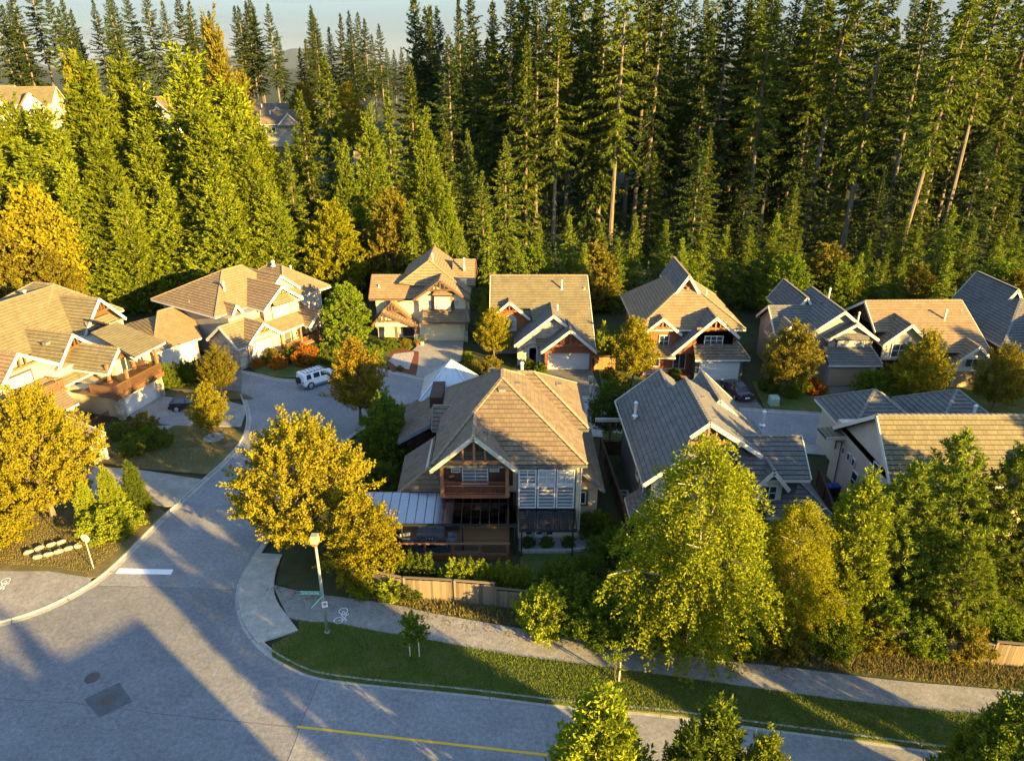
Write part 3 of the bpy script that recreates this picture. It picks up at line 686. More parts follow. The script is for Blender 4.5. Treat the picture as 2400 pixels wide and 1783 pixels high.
    def door(s, face, at, rect, m='darktrim', frame='white', knob=True):
        a0, a1, z0, z1 = rect; f = s.mp(face, at)
        def bx(mb, a, b_, d0, d1, za, zb):
            mb.quadbox([f(a, d0, za), f(b_, d0, za), f(b_, d1, za), f(a, d1, za), f(a, d0, zb), f(b_, d0, zb), f(b_, d1, zb), f(a, d1, zb)])
        b = MB(); bx(b, a0, a1, -.02, .05, z0, z1); o = b.build('door', m, s.root)
        t = MB(); bx(t, a0 - .1, a0, -.02, .09, z0, z1 + .1); bx(t, a1, a1 + .1, -.02, .09, z0, z1 + .1); bx(t, a0, a1, -.02, .09, z1, z1 + .1); t.build('frame', frame, o)
        k = MB(); bx(k, a1 - .16, a1 - .1, .05, .11, z0 + .95, z0 + 1.1); k.build('handle', 'chrome', o)
        return o
    def garage(s, face, at, rect, m='garage_white', frame='white', rows=4, cols=4):
        a0, a1, z0, z1 = rect; f = s.mp(face, at)
        def bx(mb, a, b_, d0, d1, za, zb):
            mb.quadbox([f(a, d0, za), f(b_, d0, za), f(b_, d1, za), f(a, d1, za), f(a, d0, zb), f(b_, d0, zb), f(b_, d1, zb), f(a, d1, zb)])
        b = MB(); bx(b, a0, a1, -.02, .02, z0, z1); o = b.build('garage_door', m, s.root)
        t = MB(); bx(t, a0 - .14, a0, -.02, .1, z0, z1 + .14); bx(t, a1, a1 + .14, -.02, .1, z0, z1 + .14); bx(t, a0, a1, -.02, .1, z1, z1 + .14); t.build('frame', frame, o)
        for j in range(rows):
            za, zb = z0 + (z1 - z0) * j / rows + .012, z0 + (z1 - z0) * (j + 1) / rows - .012
            p = MB(); bx(p, a0 + .01, a1 - .01, .02, .045, za, zb)
            pn = p.build('door_panel', m, o)
        return o
    def pipe(s, x, y, z, h, r=.09, cap=True, name='vent_pipe'):
        b = MB(); b.tube([(x, y, z - .3), (x, y, z + h)], r, 10); b.tube([(x, y, z + .0), (x, y, z + .12)], [r * 2.2, r * 1.1], 10)
        if cap: b.tube([(x, y, z + h), (x, y, z + h + .05), (x, y, z + h + .16)], [r * 1.5, r * 1.5, r * .5], 10)
        return b.build(name, 'pipe', s.root)
    def vent(s, x, y, z, w=.35, name='roof_vent'):
        b = MB(); b.box(x - w/2, x + w/2, y - w/2, y + w/2, z - .1, z + .14); b.box(x - w/2 - .06, x + w/2 + .06, y - w/2 - .06, y + w/2 + .06, z + .143, z + .17)
        return b.build(name, 'cap_grey', s.root)
    def post(s, x, y, z0, z1, w=.22, m='timber'):
        b = MB(); b.box(x - w/2, x + w/2, y - w/2, y + w/2, z0, z1); b.box(x - w*.7, x + w*.7, y - w*.7, y + w*.7, z0, z0 + .3); return b.build('post', m, s.root)
    def beam(s, p, q, w=.2, h=.25, m='timber', name='beam'):
        return MB().bar(p, q, w, h).build(name, m, s.root)
    def truss(s, ax, at, lo, hi, rc, ze, zr, m='timber', zc=None):
        """exposed gable truss: collar beam, king post and two short struts"""
        f = (lambda a, z: (a, at, z)) if ax == 'y' else (lambda a, z: (at, a, z))
        zc = ze + (zr - ze) * .42 if zc is None else zc; t = (zc - ze) / (zr - ze)
        xa, xb = lo + (rc - lo) * t, hi - (hi - rc) * t
        s.beam(f(xa, zc), f(xb, zc), .14, .24, m); s.beam(f(rc, zc - .2), f(rc, zr - .2), .16, .2, m, 'king_post')
        for k in (-1, 1):
            s.beam(f(rc + k * (xb - xa) * .16, zc), f(rc + k * (xb - xa) * .16, zr - (zr - zc) * .42), .12, .14, m, 'strut')
    def railing(s, pts, z0, z1, m='timber', step=.14, name='railing'):
        b = MB(); pk = MB()
        for i in range(len(pts) - 1):
            a, c = Vector((*pts[i], 0)), Vector((*pts[i+1], 0)); L = (c - a).length
            b.bar(a + Vector((0, 0, z1)), c + Vector((0, 0, z1)), .1, .07); b.bar(a + Vector((0, 0, z0 + .1)), c + Vector((0, 0, z0 + .1)), .06, .08)
            for k in range(max(1, int(L / step)) + 1):
                p = a + (c - a) * min(1, k * step / L); pk.box(p.x - .02, p.x + .02, p.y - .02, p.y + .02, z0 + .1, z1)
        o = b.build(name, m, s.root); tag(pk.build('picket', m, o), kind='stuff'); return o
    def gutterpipe(s, pts, m='darktrim'):
        return MB().tube(pts, .05, 6).build('downpipe', m, s.root)

# ---- the cream house with the deck in the middle
h = House('deck_house', 'cream sided house with brown tiled hips, red balcony and glass roofed deck', 0, 0, 0, 'tile_brown', 'cap_tan', 'greentrim', single=300)
h.boxes('wall', 'cream', [(-5.3, 5.0, 46.0, 57.0, 0, 6.4), (.45, 5.0, 44.5, 46.2, 0, 6.55), (-8.3, -5.3, 46.25, 51.3, 0, 3.0), (5.0, 6.75, 47.4, 56.0, 0, 3.05)])
h.box('trim_panel', 'darktrim', .47, 4.72, 44.44, 44.5, 2.75, 6.5)
h.hip(-5.8, 5.42, 44.15, 57.4, 6.7, (-.75, 49.9, 11.0), (-.75, 51.6, 11.0), fascia='darktrim')
h.gable('y', -5.85, .42, 43.75, 49.4, 6.45, 9.2, rc=-2.72, wall='darkwood', inset=2.2, zb=3.8, fascia='greentrim')
h.roof([[(-.7, 53.4, 10.0), (1.79, 53.4, 10.0), (6.0, 49.2, 6.95), (-.7, 49.2, 6.95)], [(1.79, 53.4, 10), (6.0, 57.8, 6.95), (6.0, 49.2, 6.95)], [(-.7, 53.4, 10), (-.7, 57.8, 6.95), (6.0, 57.8, 6.95), (1.79, 53.4, 10)]], caps=[((-.5, 53.4, 10), (1.79, 53.4, 10)), ((1.79, 53.4, 10), (6, 49.2, 6.95)), ((1.79, 53.4, 10), (6, 57.8, 6.95))], eaves=[((4.3, 49.18, 6.95), (6.0, 49.18, 6.95)), ((6.02, 49.2, 6.95), (6.02, 57.8, 6.95))], fascia='darktrim')
h.box('wall', 'cream', 4.9, 5.6, 49.7, 57, 0, 6.8)
h.roof([[(-8.75, 45.85, 3.15), (-8.9, 51.6, 3.15), (-6.25, 51.6, 5.0), (-6.25, 46.65, 5.0)], [(-8.75, 45.85, 3.15), (-6.25, 46.65, 5.0), (-5.3, 46.65, 5.0), (-5.3, 45.85, 3.15)]], caps=[((-8.75, 45.85, 3.15), (-6.25, 46.65, 5.0))], eaves=[((-8.77, 45.85, 3.15), (-8.92, 51.6, 3.15)), ((-8.75, 45.83, 3.15), (-5.3, 45.83, 3.15))], fascia='white')
h.box('wall', 'cream', -6.6, -5.3, 46.6, 51.3, 3.0, 4.9)
h.roof([[(-9.75, 53.2, 3.6), (-9.95, 60.2, 3.6), (-7.0, 60.2, 5.3), (-6.9, 53.1, 5.3)], [(-6.9, 53.1, 5.3), (-7.0, 60.2, 5.3), (-5.3, 60.2, 4.6), (-5.3, 53.1, 4.6)]], rakes=[((-9.75, 53.16, 3.62), (-6.9, 53.06, 5.35))], fascia='bluegrey')
h.boxes('wood_wall', 'darkwood', [(-9.2, -5.3, 54.6, 60, 0, 3.7), (-7.3, -6.2, 56.5, 60, 3.6, 6.2)])
h.gable('x', -6.5, -3.5, 50.9, 54.2, 6.0, 7.3, wall='cream', zb=4.5, inset=.3, fascia='bluegrey')
h.roof([[(7.15, 46.6, 2.95), (7.1, 56.6, 2.95), (4.95, 56.6, 4.75), (4.95, 47.3, 4.75)]], eaves=[((7.17, 46.6, 2.95), (7.12, 56.6, 2.95))], rakes=[((7.15, 46.56, 3.0), (4.95, 47.26, 4.8))], fascia='bluegrey')
# square room with standing seam pyramid roof
h.boxes('wall', 'taupe', [(-8.1, -3.8, 59.7, 64.2, 0, 4.55)])
ap = (-5.75, 61.8, 7.6); cr = [(-8.6, 59.1, 4.6), (-3.2, 59.1, 4.6), (-3.2, 64.7, 4.6), (-8.7, 64.7, 4.6)]
mr = MB()
for i in range(4): mr.slab([cr[i], cr[(i+1) % 4], ap], (0, 0, -.1))
pr_ = mr.build('metal_roof', 'metal_roof', h.root)
for i in range(4):
    a, c = Vector(cr[i]), Vector(cr[(i+1) % 4]); A_ = Vector(ap); mid = (a + c) / 2
    for k in range(1, 9):
        t = k / 9; p = a + (c - a) * t; lim = 1 - abs(t - .5) * 2
        q = p + (A_ - mid) * lim; MB().bar(p + Vector((0, 0, .03)), q + Vector((0, 0, .03)), .04, .07).build('seam', 'metal_roof', pr_)
    MB().bar(a + Vector((0, 0, .03)), A_ + Vector((0, 0, .03)), .16, .07).build('hip_flashing', 'metal_roof', pr_)
# windows of the great room
for i, (a0, a1) in enumerate(((.57, 1.70), (1.97, 3.1), (3.36, 4.5))):
    h.win('f', 44.44, (a0, a1, 4.95, 6.05), 2, 2, ('blind', 'shade', 'shade')[i])
    h.win('f', 44.44, (a0, a1, 2.95, 4.72), 1, 1, 'blind')
for k in range(3):
    o = h.door('f', 44.48, (.95 + k * .78, 1.62 + k * .78, .18, 2.2), 'white'); MB().box(1.06 + k * .78, 1.51 + k * .78, 44.40, 44.45, .45, 2.05).build('pane', 'glass', o)
h.win('f', 47.38, (5.2, 5.75, 1.3, 2.3), 1, 1, 'glass', trim='darktrim')
# balcony under the gable
h.win('f', 45.93, (-3.68, -1.88, 4.05, 5.73), 2, 1, 'blind'); h.win('f', 45.93, (-3.68, -1.89, 6.15, 6.93), 2, 1, 'blind')
h.win('f', 45.93, (-4.51, -3.95, 5.08, 5.73), 1, 1, 'blind', fw=.07); h.win('f', 45.93, (-1.61, -1.03, 5.14, 5.79), 1, 1, 'blind', fw=.07)
h.win('f', 45.93, (-4.43, -3.94, 6.15, 6.61), 1, 1, 'blind', fw=.07); h.win('f', 45.93, (-1.6, -1.09, 6.2, 6.61), 1, 1, 'blind', fw=.07)
h.truss('y', 44.1, -5.85, .42, -2.72, 6.45, 9.2, 'timber', zc=7.0)
h.post(-5.15, 44.6, 3.75, 6.9, .26); h.post(-.35, 44.6, 3.75, 6.9, .26)
h.box('balcony_floor', 'redwood', -5.3, -.3, 44.85, 45.95, 3.5, 3.72)
h.railing([(-5.15, 45.9), (-5.15, 44.9), (-.4, 44.9), (-.4, 45.9)], 3.72, 4.75, 'redwood')
h.boxes('balcony_skirt', 'redwood', [(-5.2, -.35, 44.80, 44.845, 3.42, 3.74)])
h.win('f', 45.98, (-3.42, -.96, .5, 2.62), 2, 1, 'glass'); h.win('f', 46.23, (-8.0, -6.55, 1.15, 2.4), 2, 2, 'shade')
for x in (-4.6, -3.9, -.6): h.box('wall_lamp', 'black', x - .08, x + .08, 45.86, 45.98, 2.6, 2.85)
h.pipe(0.81, 53.75, 9.6, 1.0, .13); h.vent(-.75, 49.1, 10.35, .5); h.vent(.4, 50.4, 10.2); h.vent(-1.9, 45.6, 8.6); h.vent(3.9, 53.8, 8.6); h.vent(-1.6, 53, 10.3)
h.gutterpipe([(5.3, 44.3, 6.6), (5.06, 44.44, 6.2), (5.06, 44.44, .1)], 'creamtrim'); h.gutterpipe([(.38, 44.4, 6.4), (.38, 44.4, .2)], 'darktrim')
h.finish()
# timber deck
dk_ = empty('timber_deck', (-4.1, 44, 0)); tag(dk_, 'raised cedar deck with timber railing behind the cream house', 'deck')
b = MB()
for k in range(29): b.box(-4.3, 3.9, -2.05 + k * .14, -2.05 + k * .14 + .13, .38, .43)
tag(b.build('deck_board', 'decking', dk_), kind='stuff')
MB().box(-4.3, 3.9, -2.1, -2.06, .02, .44).build('skirt_board', 'redwood', dk_); MB().box(-4.25, 3.85, -2.0, 1.9, .25, .37).build('joist_frame', 'redwood', dk_)
for k in range(5):
    x = -4.2 + k * 2.0; MB().box(x - .07, x + .07, -2.16, -2.02, .0, 1.42).build('post', 'redwood', dk_)
MB().box(-4.35, 3.95, -2.17, -2.01, 1.423, 1.49).build('top_rail', 'timber', dk_); MB().box(-4.3, 3.9, -2.11, -2.07, .55, .62).build('lower_rail', 'timber', dk_)
for k in range(4):
    x = -4.2 + k * 2.0; MB().box(x + .1, x + 1.9, -2.095, -2.085, .65, 1.4).build('glass_panel', 'canopy_glass', dk_)
sd_ = MB()
for k in range(22): sd_.box(-5.6, -4.4, 1.2 + k * .34, 1.2 + k * .34 + .32, .1 + .0 * k, .14)
tag(sd_.build('walkway_board', 'decking', dk_), kind='stuff'); MB().box(-5.75, -5.62, 1.2, 8.6, .1, .95).build('side_rail', 'redwood', dk_)
# glass canopies
def canopy(name, x0, x1, yb, yf, zb, zf, n, posts, label):
    r = empty(name, ((x0+x1)/2, (yb+yf)/2, 0)); tag(r, label, 'canopy'); o = Vector((-(x0+x1)/2, -(yb+yf)/2, 0))
    V_ = lambda x, y, z: Vector((x, y, z)) + o
    MB().bar(V_(x0, yb, zb), V_(x1, yb, zb), .09, .12).build('wall_beam', 'black', r); MB().bar(V_(x0, yf, zf - .06), V_(x1, yf, zf - .06), .12, .16).build('front_beam', 'black', r)
    for k in range(n + 1):
        x = x0 + (x1 - x0) * k / n; MB().bar(V_(x, yb, zb + .02), V_(x, yf, zf + .02), .045, .07).build('rafter', 'black', r)
        if k < n: MB().slab([V_(x + .03, yb, zb + .05), V_(x + (x1-x0)/n - .03, yb, zb + .05), V_(x + (x1-x0)/n - .03, yf, zf + .05), V_(x + .03, yf, zf + .05)], (0, 0, .012)).build('glass_panel', 'canopy_pale' if n > 10 and k < 10 else 'canopy_glass', r)
    for x in posts: MB().bar(V_(x, yf, 0), V_(x, yf, zf - .14), .1, .1).build('post', 'black', r)
canopy('glass_canopy', -11.1, .38, 45.75, 42.55, 3.3, 2.7, 17, (-10.8, -8.0, -3.6, .2), 'long sloping glass canopy on black posts over the cedar deck')
canopy('glass_canopy', .52, 4.72, 44.42, 42.3, 2.66, 2.35, 7, (.7, 4.4), 'small glass awning over the white garden doors')

# ---- the slate grey house behind the birch
h = House('slate_house', 'slate grey sided house with stepped grey tiled gables behind the birch', 0, 0, 0, 'tile_grey', 'cap_grey', 'creamtrim', single=300)
h.boxes('wall', 'slate', [(9.95, 19.9, 44.6, 56.6, 0, 5.5), (16.5, 21.2, 44.9, 50.5, 0, 5.4)])
h.roof([[(9.4, 43.4, 5.55), (9.4, 57.2, 5.55), (13.0, 57.2, 8.59), (13.0, 53.2, 8.59), (14.2, 53.2, 9.6), (14.2, 45.1, 9.6), (12.9, 45.1, 8.5), (12.2, 43.4, 7.91)]], rakes=[((9.45, 43.36, 5.6), (12.2, 43.36, 7.85)), ((12.9, 45.06, 8.56), (14.2, 45.06, 9.66)), ((14.2, 45.06, 9.66), (18.3, 45.06, 6.95)), ((12.2, 43.36, 7.85), (15.6, 43.36, 5.0)), ((9.23, 57.2, 5.55), (13, 57.2, 8.62))], eaves=[((9.43, 43.4, 5.55), (9.23, 57.2, 5.55))], caps=[((14.2, 45.1, 9.6), (14.2, 53.2, 9.6)), ((13.0, 53.2, 8.62), (13.0, 57.2, 8.62))])
h.roof([[(14.2, 45.1, 9.6), (14.2, 53.2, 9.6), (20.4, 53.2, 5.5), (20.4, 50.3, 5.5), (18.5, 47.0, 6.76), (18.3, 45.1, 6.89)], [(13, 53.2, 8.6), (13, 57.2, 8.6), (17, 57.2, 5.5), (17, 53.2, 5.5)], [(12.2, 43.4, 7.8), (12.2, 45.4, 7.8), (15.6, 45.4, 5.0), (15.6, 43.4, 5.0)]])
h.gable('y', 15.0, 19.8, 51.6, 57.6, 5.5, 8.3, rc=16.8, ends=(1, 1), wall='slate')
h.gable('x', 16.6, 21.75, 44.2, 50.0, 5.45, 7.5, rc=46.95, ends=(0, 1), wall='slate')
h.gable('y', 17.6, 20.2, 43.9, 46.6, 4.75, 6.3, wall='creamtrim', zb=3.6, inset=.4)
h.roof([[(18.6, 43.3, 2.8), (21.2, 45.9, 4.3), (18.6, 45.9, 4.3)], [(18.6, 43.3, 2.8), (23.5, 43.5, 2.8), (21.6, 46.1, 4.3), (18.6, 46.1, 4.3)], [(23.5, 43.5, 2.8), (23.5, 50, 2.8), (21.6, 48, 4.3), (21.6, 46.1, 4.3)]], caps=[((23.5, 43.5, 2.8), (21.6, 46.1, 4.3))], eaves=[((18.6, 43.28, 2.8), (23.5, 43.48, 2.8))])
h.boxes('wall', 'slate', [(18.8, 23.0, 44.1, 49.5, 0, 2.85)])
g_ = MB(); g_.slab([(10.2, 44.2, 2.6), (15.2, 44.2, 2.6), (15.2, 44.2, 5.0), (12.2, 44.2, 7.55), (10.2, 44.2, 5.9)], (0, .12, 0)); g_.build('gable_wall', siding('board_batten', (.46, .44, .36), (.52, .50, .42), .4), h.root)
g_ = MB(); g_.slab([(13.0, 45.6, 5.4), (17.9, 45.6, 5.4), (17.9, 45.6, 6.35), (14.2, 45.6, 9.4), (13.0, 45.6, 8.4)], (0, .12, 0)); g_.build('gable_wall', 'slate', h.root)
h.truss('y', 45.25, 11.6, 18.2, 14.2, 6.6, 9.6, 'timber', zc=7.9)
h.win('f', 44.18, (11.3, 12.6, 3.2, 4.9), 2, 2); h.win('f', 44.28, (18.4, 19.4, 3.7, 4.8), 2, 2); h.win('f', 44.08, (19.6, 21.6, .9, 2.3), 3, 3); h.win('f', 44.18, (12.9, 13.9, .6, 2.2), 2, 2)
for y in (52.2, 51.0, 49.8): h.win('l', 9.93, (y, y + .55, 3.9, 4.6), 1, 1)
h.win('l', 9.93, (47.6, 48.5, 3.2, 4.6), 1, 2); h.win('l', 9.93, (45.6, 46.5, 3.0, 4.6), 1, 2); h.win('l', 9.93, (46.0, 47.0, .6, 1.9), 1, 2)
h.roof([[(8.7, 43.6, 2.6), (8.7, 46.2, 2.6), (9.95, 46.2, 3.5), (9.95, 43.6, 3.5)]], eaves=[((8.68, 43.6, 2.6), (8.68, 46.2, 2.6))])
h.pipe(*(10.15, 52.17), 6.6, 1.15, .12); h.pipe(*(21.02, 52.82), 5.4, 1.2, .12); h.pipe(*(15.85, 46.04), 5.2, 1.0, .13); h.vent(*(11.73, 51.59), 6.9, .3); h.vent(14.9, 50.2, 9.1, .25); h.vent(14.9, 46.6, 9.1, .25)
h.post(9.0, 57.6, 0, 3.3, .2, 'brownpaint'); h.box('porch_beam', 'creamtrim', 7.6, 10.2, 57.4, 57.7, 3.3, 3.6)
h.finish()

# ---- the beige house on the right
h = House('beige_house', 'beige sided house with long mossy grey roof behind the pines', 0, 0, 0, 'tile_moss', 'cap_grey', 'creamtrim', single=300)
h.boxes('wall', 'beige', [(27.7, 47, 43.9, 53.6, 0, 5.55), (29, 42, 53.6, 59.4, 0, 4.4)])
h.gable('x', 27.15, 47.5, 43.35, 53.0, 5.5, 9.2, rc=47.1, ze2=5.1, wall='beige', zb=5.0, inset=.55)
h.gable('y', 35.9, 42, 42.6, 47.8, 5.3, 8.0, wall='cream', zb=2.5)
h.hip(28.4, 35.3, 52.6, 60, 4.5, (31.8, 56.3, 7.05), (31.8, 56.3, 7.05), tiles='tile_grey'); h.hip(35.6, 42.4, 52.6, 60, 4.5, (39, 56.3, 7.05), (39, 56.3, 7.05), tiles='tile_grey')
h.roof([[(26.1, 51.8, 4.7), (26.1, 53.6, 4.7), (27.75, 53.6, 4.85), (27.75, 51.8, 4.85)]], rakes=[((26.1, 51.76, 4.75), (27.75, 51.76, 4.9))])
h.roof([[(27.0, 44.2, 2.0), (27.0, 47.8, 2.0), (27.7, 47.8, 2.5), (27.7, 44.2, 2.5)]], eaves=[((26.98, 44.2, 2.0), (26.98, 47.8, 2.0))], fascia='darktrim')
for y in (51.4, 50.4, 49.5): h.win('l', 27.68, (y, y + .42, 3.3, 3.9), 1, 1, fw=.06)
h.win('l', 27.68, (46.1, 46.8, 4.2, 5.4), 1, 2, fw=.07); h.win('l', 27.68, (48.6, 49.5, 1.6, 3.0), 1, 2); h.win('f', 43.88, (33.7, 35.0, 3.6, 5.0), 2, 3); h.win('f', 43.04, (37.2, 40.6, 3.0, 5.2), 3, 1, 'curtain'); h.win('f', 43.88, (29.4, 31.2, 3.3, 4.7), 2, 1)
h.pipe(*(39.0, 53.5), 6.0, .8, .12); h.vent(*(31.38, 45.21), 6.95, .3); h.vent(*(35.21, 44.29), 6.1, .3)
h.gutterpipe([(27.2, 52.95, 5.2), (27.6, 52.9, 4.9), (27.62, 53.0, 3.0)]); h.gutterpipe([(26.2, 51.9, 4.6), (27.6, 52.0, 4.2), (27.62, 52.0, .1)]); h.gutterpipe([(27.3, 43.4, 5.4), (27.65, 43.8, 5.1), (27.65, 43.8, 1)])
h.finish()

# ---- tan house with bay window (end of the back street)
h = House('tan_house', 'tan two storey house with bay window, twin porch gables and cream garage door', 0, 0, 0, 'tile_tan', 'cap_tan', 'brownpaint')
h.boxes('wall', 'cream', [(-12.0, -6.1, 86.9, 97, 0, 3.0), (-12.0, -6.0, 87.5, 97, 3, 6.0), (-17.7, -11.5, 88.2, 94, 0, 5.6), (-10.9, -6.0, 91, 98, 5, 7)])
h.gable('y', -12.6, -5.45, 86.3, 96, 5.7, 8.3, rc=-9.05, wall='cream', inset=.9)
h.gable('x', -18.4, -10.5, 87.5, 93.5, 5.55, 7.8, rc=90.6, ends=(1, 0), wall='cream')
h.roof([[(-10.75, 90.2, 9.9), (-10.75, 98, 9.9), (-14.6, 98, 7.2), (-14.6, 88.8, 7.2)], [(-10.75, 90.2, 9.9), (-10.75, 98, 9.9), (-5.5, 98, 5.9), (-5.5, 88.6, 5.9)], [(-10.75, 90.2, 9.9), (-5.5, 88.6, 5.9), (-14.6, 88.8, 7.2)]], caps=[((-10.75, 90.2, 9.9), (-10.75, 98, 9.9)), ((-10.75, 90.2, 9.9), (-14.6, 88.8, 7.2)), ((-10.75, 90.2, 9.9), (-5.5, 88.6, 5.9))])
h.gable('x', -8.0, -4.9, 91.0, 97.0, 6.3, 9.0, ends=(0, 1), wall='cream')
h.roof([[(-11.5, 85.7, 3.0), (-5.5, 85.7, 3.0), (-5.9, 88, 4.5), (-11.5, 88, 4.5)], [(-5.5, 85.7, 3.0), (-5.5, 90, 3.0), (-6.1, 90, 3.5), (-6.1, 87.6, 4.3)]], caps=[((-5.5, 85.7, 3), (-6.0, 87.8, 4.4))], eaves=[((-11.5, 85.68, 3), (-5.5, 85.68, 3))])
h.gable('y', -17.8, -13.1, 86.9, 91.5, 3.0, 5.2, wall='cream', inset=.5); h.gable('y', -17.9, -12.6, 85.6, 88, 2.6, 4.3, rc=-16.4, ze2=2.6, wall='cream', inset=.35)
h.truss('y', 86.2, -12.6, -5.45, -9.05, 5.7, 8.3, 'brownpaint', 7.1); h.truss('y', 86.8, -17.8, -13.1, -15.45, 3, 5.2, 'brownpaint', 4.1); h.truss('y', 85.5, -17.9, -12.6, -16.4, 2.6, 4.3, 'brownpaint', 3.2)
h.garage('f', 86.9, (-11.45, -6.7, .1, 2.3), 'garage_cream', 'cream'); h.box('trim_band', 'brownpaint', -11.6, -6.2, 86.82, 86.9, 2.5, 2.9)
b = MB(); b.prism([(-10.4, 87.5), (-9.95, 86.8), (-7.85, 86.8), (-7.4, 87.5)], 4.1, 6.3); b.build('bay', 'brownpaint', h.root)
h.roof([[(-10.1, 86.55, 6.3), (-7.7, 86.55, 6.3), (-8.2, 87.45, 7.1), (-9.6, 87.45, 7.1)], [(-7.7, 86.55, 6.3), (-7.1, 87.45, 6.3), (-8.2, 87.45, 7.1)], [(-10.1, 86.55, 6.3), (-9.6, 87.45, 7.1), (-10.7, 87.45, 6.3)]])
h.win('f', 86.78, (-9.8, -8.0, 4.45, 5.9), 3, 1, 'shade'); h.win('f', 87.48, (-10.85, -10.5, 4.6, 5.9), 1, 1, 'shade', fw=.06); h.win('f', 87.48, (-7.35, -6.95, 4.6, 5.9), 1, 1, 'shade', fw=.06)
h.win('f', 88.18, (-17.2, -15.4, .9, 2.4), 3, 1, 'curtain'); h.win('f', 88.18, (-16.4, -15.7, 4.6, 5.2), 1, 1, 'shade', fw=.06)
h.door('f', 88.18, (-14.4, -12.9, .2, 2.4), 'black'); h.post(-12.35, 86.6, 0, 2.8, .4, 'brownpaint'); h.post(-15.0, 86.3, 0, 2.6, .35, 'brownpaint'); h.boxes('pillar_base', 'stone', [(-12.7, -12.0, 86.3, 86.9, 0, 1.1), (-6.25, -5.75, 86.5, 87.1, 0, 1.4)])
h.pipe(-10.4, 91, 9.5, 1.0, .1); h.pipe(-6.4, 92.5, 8.2, 1.3, .12); h.pipe(-17.3, 89, 6.6, .35, .1, False); h.vent(-8, 89.5, 7.6, .3)
h.finish()

# ---- stone gable house
h = House('stone_gable_house', 'house with stone front gable, red shingle dormer with arched window and grey garage', 0, 0, 0, 'tile_moss', 'cap_tan', 'creamtrim')
h.boxes('wall', 'taupe', [(-2.2, 9.2, 82.4, 91, 0, 5.6), (3.0, 9.3, 79.5, 84, 0, 3.2)])
h.roof([[(-2.65, 82.0, 6.05), (-2.65, 86, 9.05), (9.35, 86, 9.05), (9.75, 77.6, 2.75), (3.0, 77.6, 2.75), (2.2, 82, 6.05)], [(-2.65, 86, 9.05), (-2.65, 92, 4.8), (9.4, 92, 4.8), (9.35, 86, 9.05)]], caps=[((-2.65, 86, 9.05), (9.35, 86, 9.05))], rakes=[((-2.7, 86, 9.1), (-2.7, 82, 6.1)), ((9.4, 86, 9.1), (9.8, 77.6, 2.8)), ((-2.7, 86, 9.1), (-2.7, 92, 4.85)), ((9.4, 86, 9.1), (9.45, 92, 4.85))])
h.slabs = [MB().slab([(x, 82.3, 5), (x, 91.6, 4.9), (x, 86, 8.85)], (.12, 0, 0)).build('gable_wall', 'taupe', h.root) for x in (-2.2, 9.05)]
h.gable('y', .3, 9.4, 77.8, 84.5, 2.85, 6.55, rc=4.8, tiles='tile_grey', wall='stone', inset=.75, zb=0)
h.gable('y', 3.4, 9.75, 76.0, 80, 2.75, 5.4, rc=6.7, tiles='tile_grey', wall='redwood', inset=.5, zb=2.4)
h.gable('y', -2.8, 2.2, 81.6, 88.5, 4.85, 6.95, rc=-.3, tiles='tile_grey', wall='cedar_shingle', inset=.6, zb=2.6)
h.truss('y', 81.7, -2.8, 2.2, -.3, 4.85, 6.95, 'redwood', 5.8); h.truss('y', 76.1, 3.4, 9.75, 6.7, 2.75, 5.4, 'redwood', 3.5)
h.boxes('stone_wall', 'stone', [(.95, 3.9, 78.62, 80, 0, 3.2)]); h.boxes('garage_wall', 'taupe', [(3.9, 9.35, 77.15, 80, 0, 2.75)])
h.garage('f', 77.15, (4.35, 8.95, .1, 2.15), 'garage_grey', 'creamtrim'); h.door('f', 78.6, (2.05, 2.9, .3, 2.3), 'darktrim'); h.win('f', 78.6, (1.6, 1.85, .6, 2.2), 1, 3, 'shade', fw=.05); h.win('f', 78.6, (3.1, 3.35, .6, 2.2), 1, 3, 'shade', fw=.05)
for x in (4.0, 9.3): h.post(x, 76.9, 0, 2.6, .32, 'redwood')
o = h.win('f', 82.18, (-.95, .45, 3.2, 4.5), 3, 2, 'shade')
ar = MB(); pts = [(-.25 + .7 * math.cos(t * math.pi / 12), 4.59 + .5 * math.sin(t * math.pi / 12)) for t in range(13)]
ar.slab([(p[0], 82.15, p[1]) for p in pts], (0, -.05, 0)); ar.build('arch_pane', 'shade', o)
for i in range(12):
    p, q = pts[i], pts[i+1]; MB().bar((p[0], 82.12, p[1]), (q[0], 82.12, q[1]), .12, .08).build('arch_frame', 'white', o)
ar = MB()
for i in range(12):
    t0, t1 = math.pi * i / 12, math.pi * (i + 1) / 12
    ar.bar((2.47 + .95 * math.cos(t0), 78.55, 2.45 + .5 * math.sin(t0)), (2.47 + .95 * math.cos(t1), 78.55, 2.45 + .5 * math.sin(t1)), .2, .12)
ar.build('arch', 'creamtrim', h.root)
h.pipe(5.45, 81.2, 5.5, 1.15, .1); h.pipe(6.1, 84.3, 7.75, 1.05, .1); h.pipe(8.9, 84.3, 7.7, .3, .08, False)
h.finish()

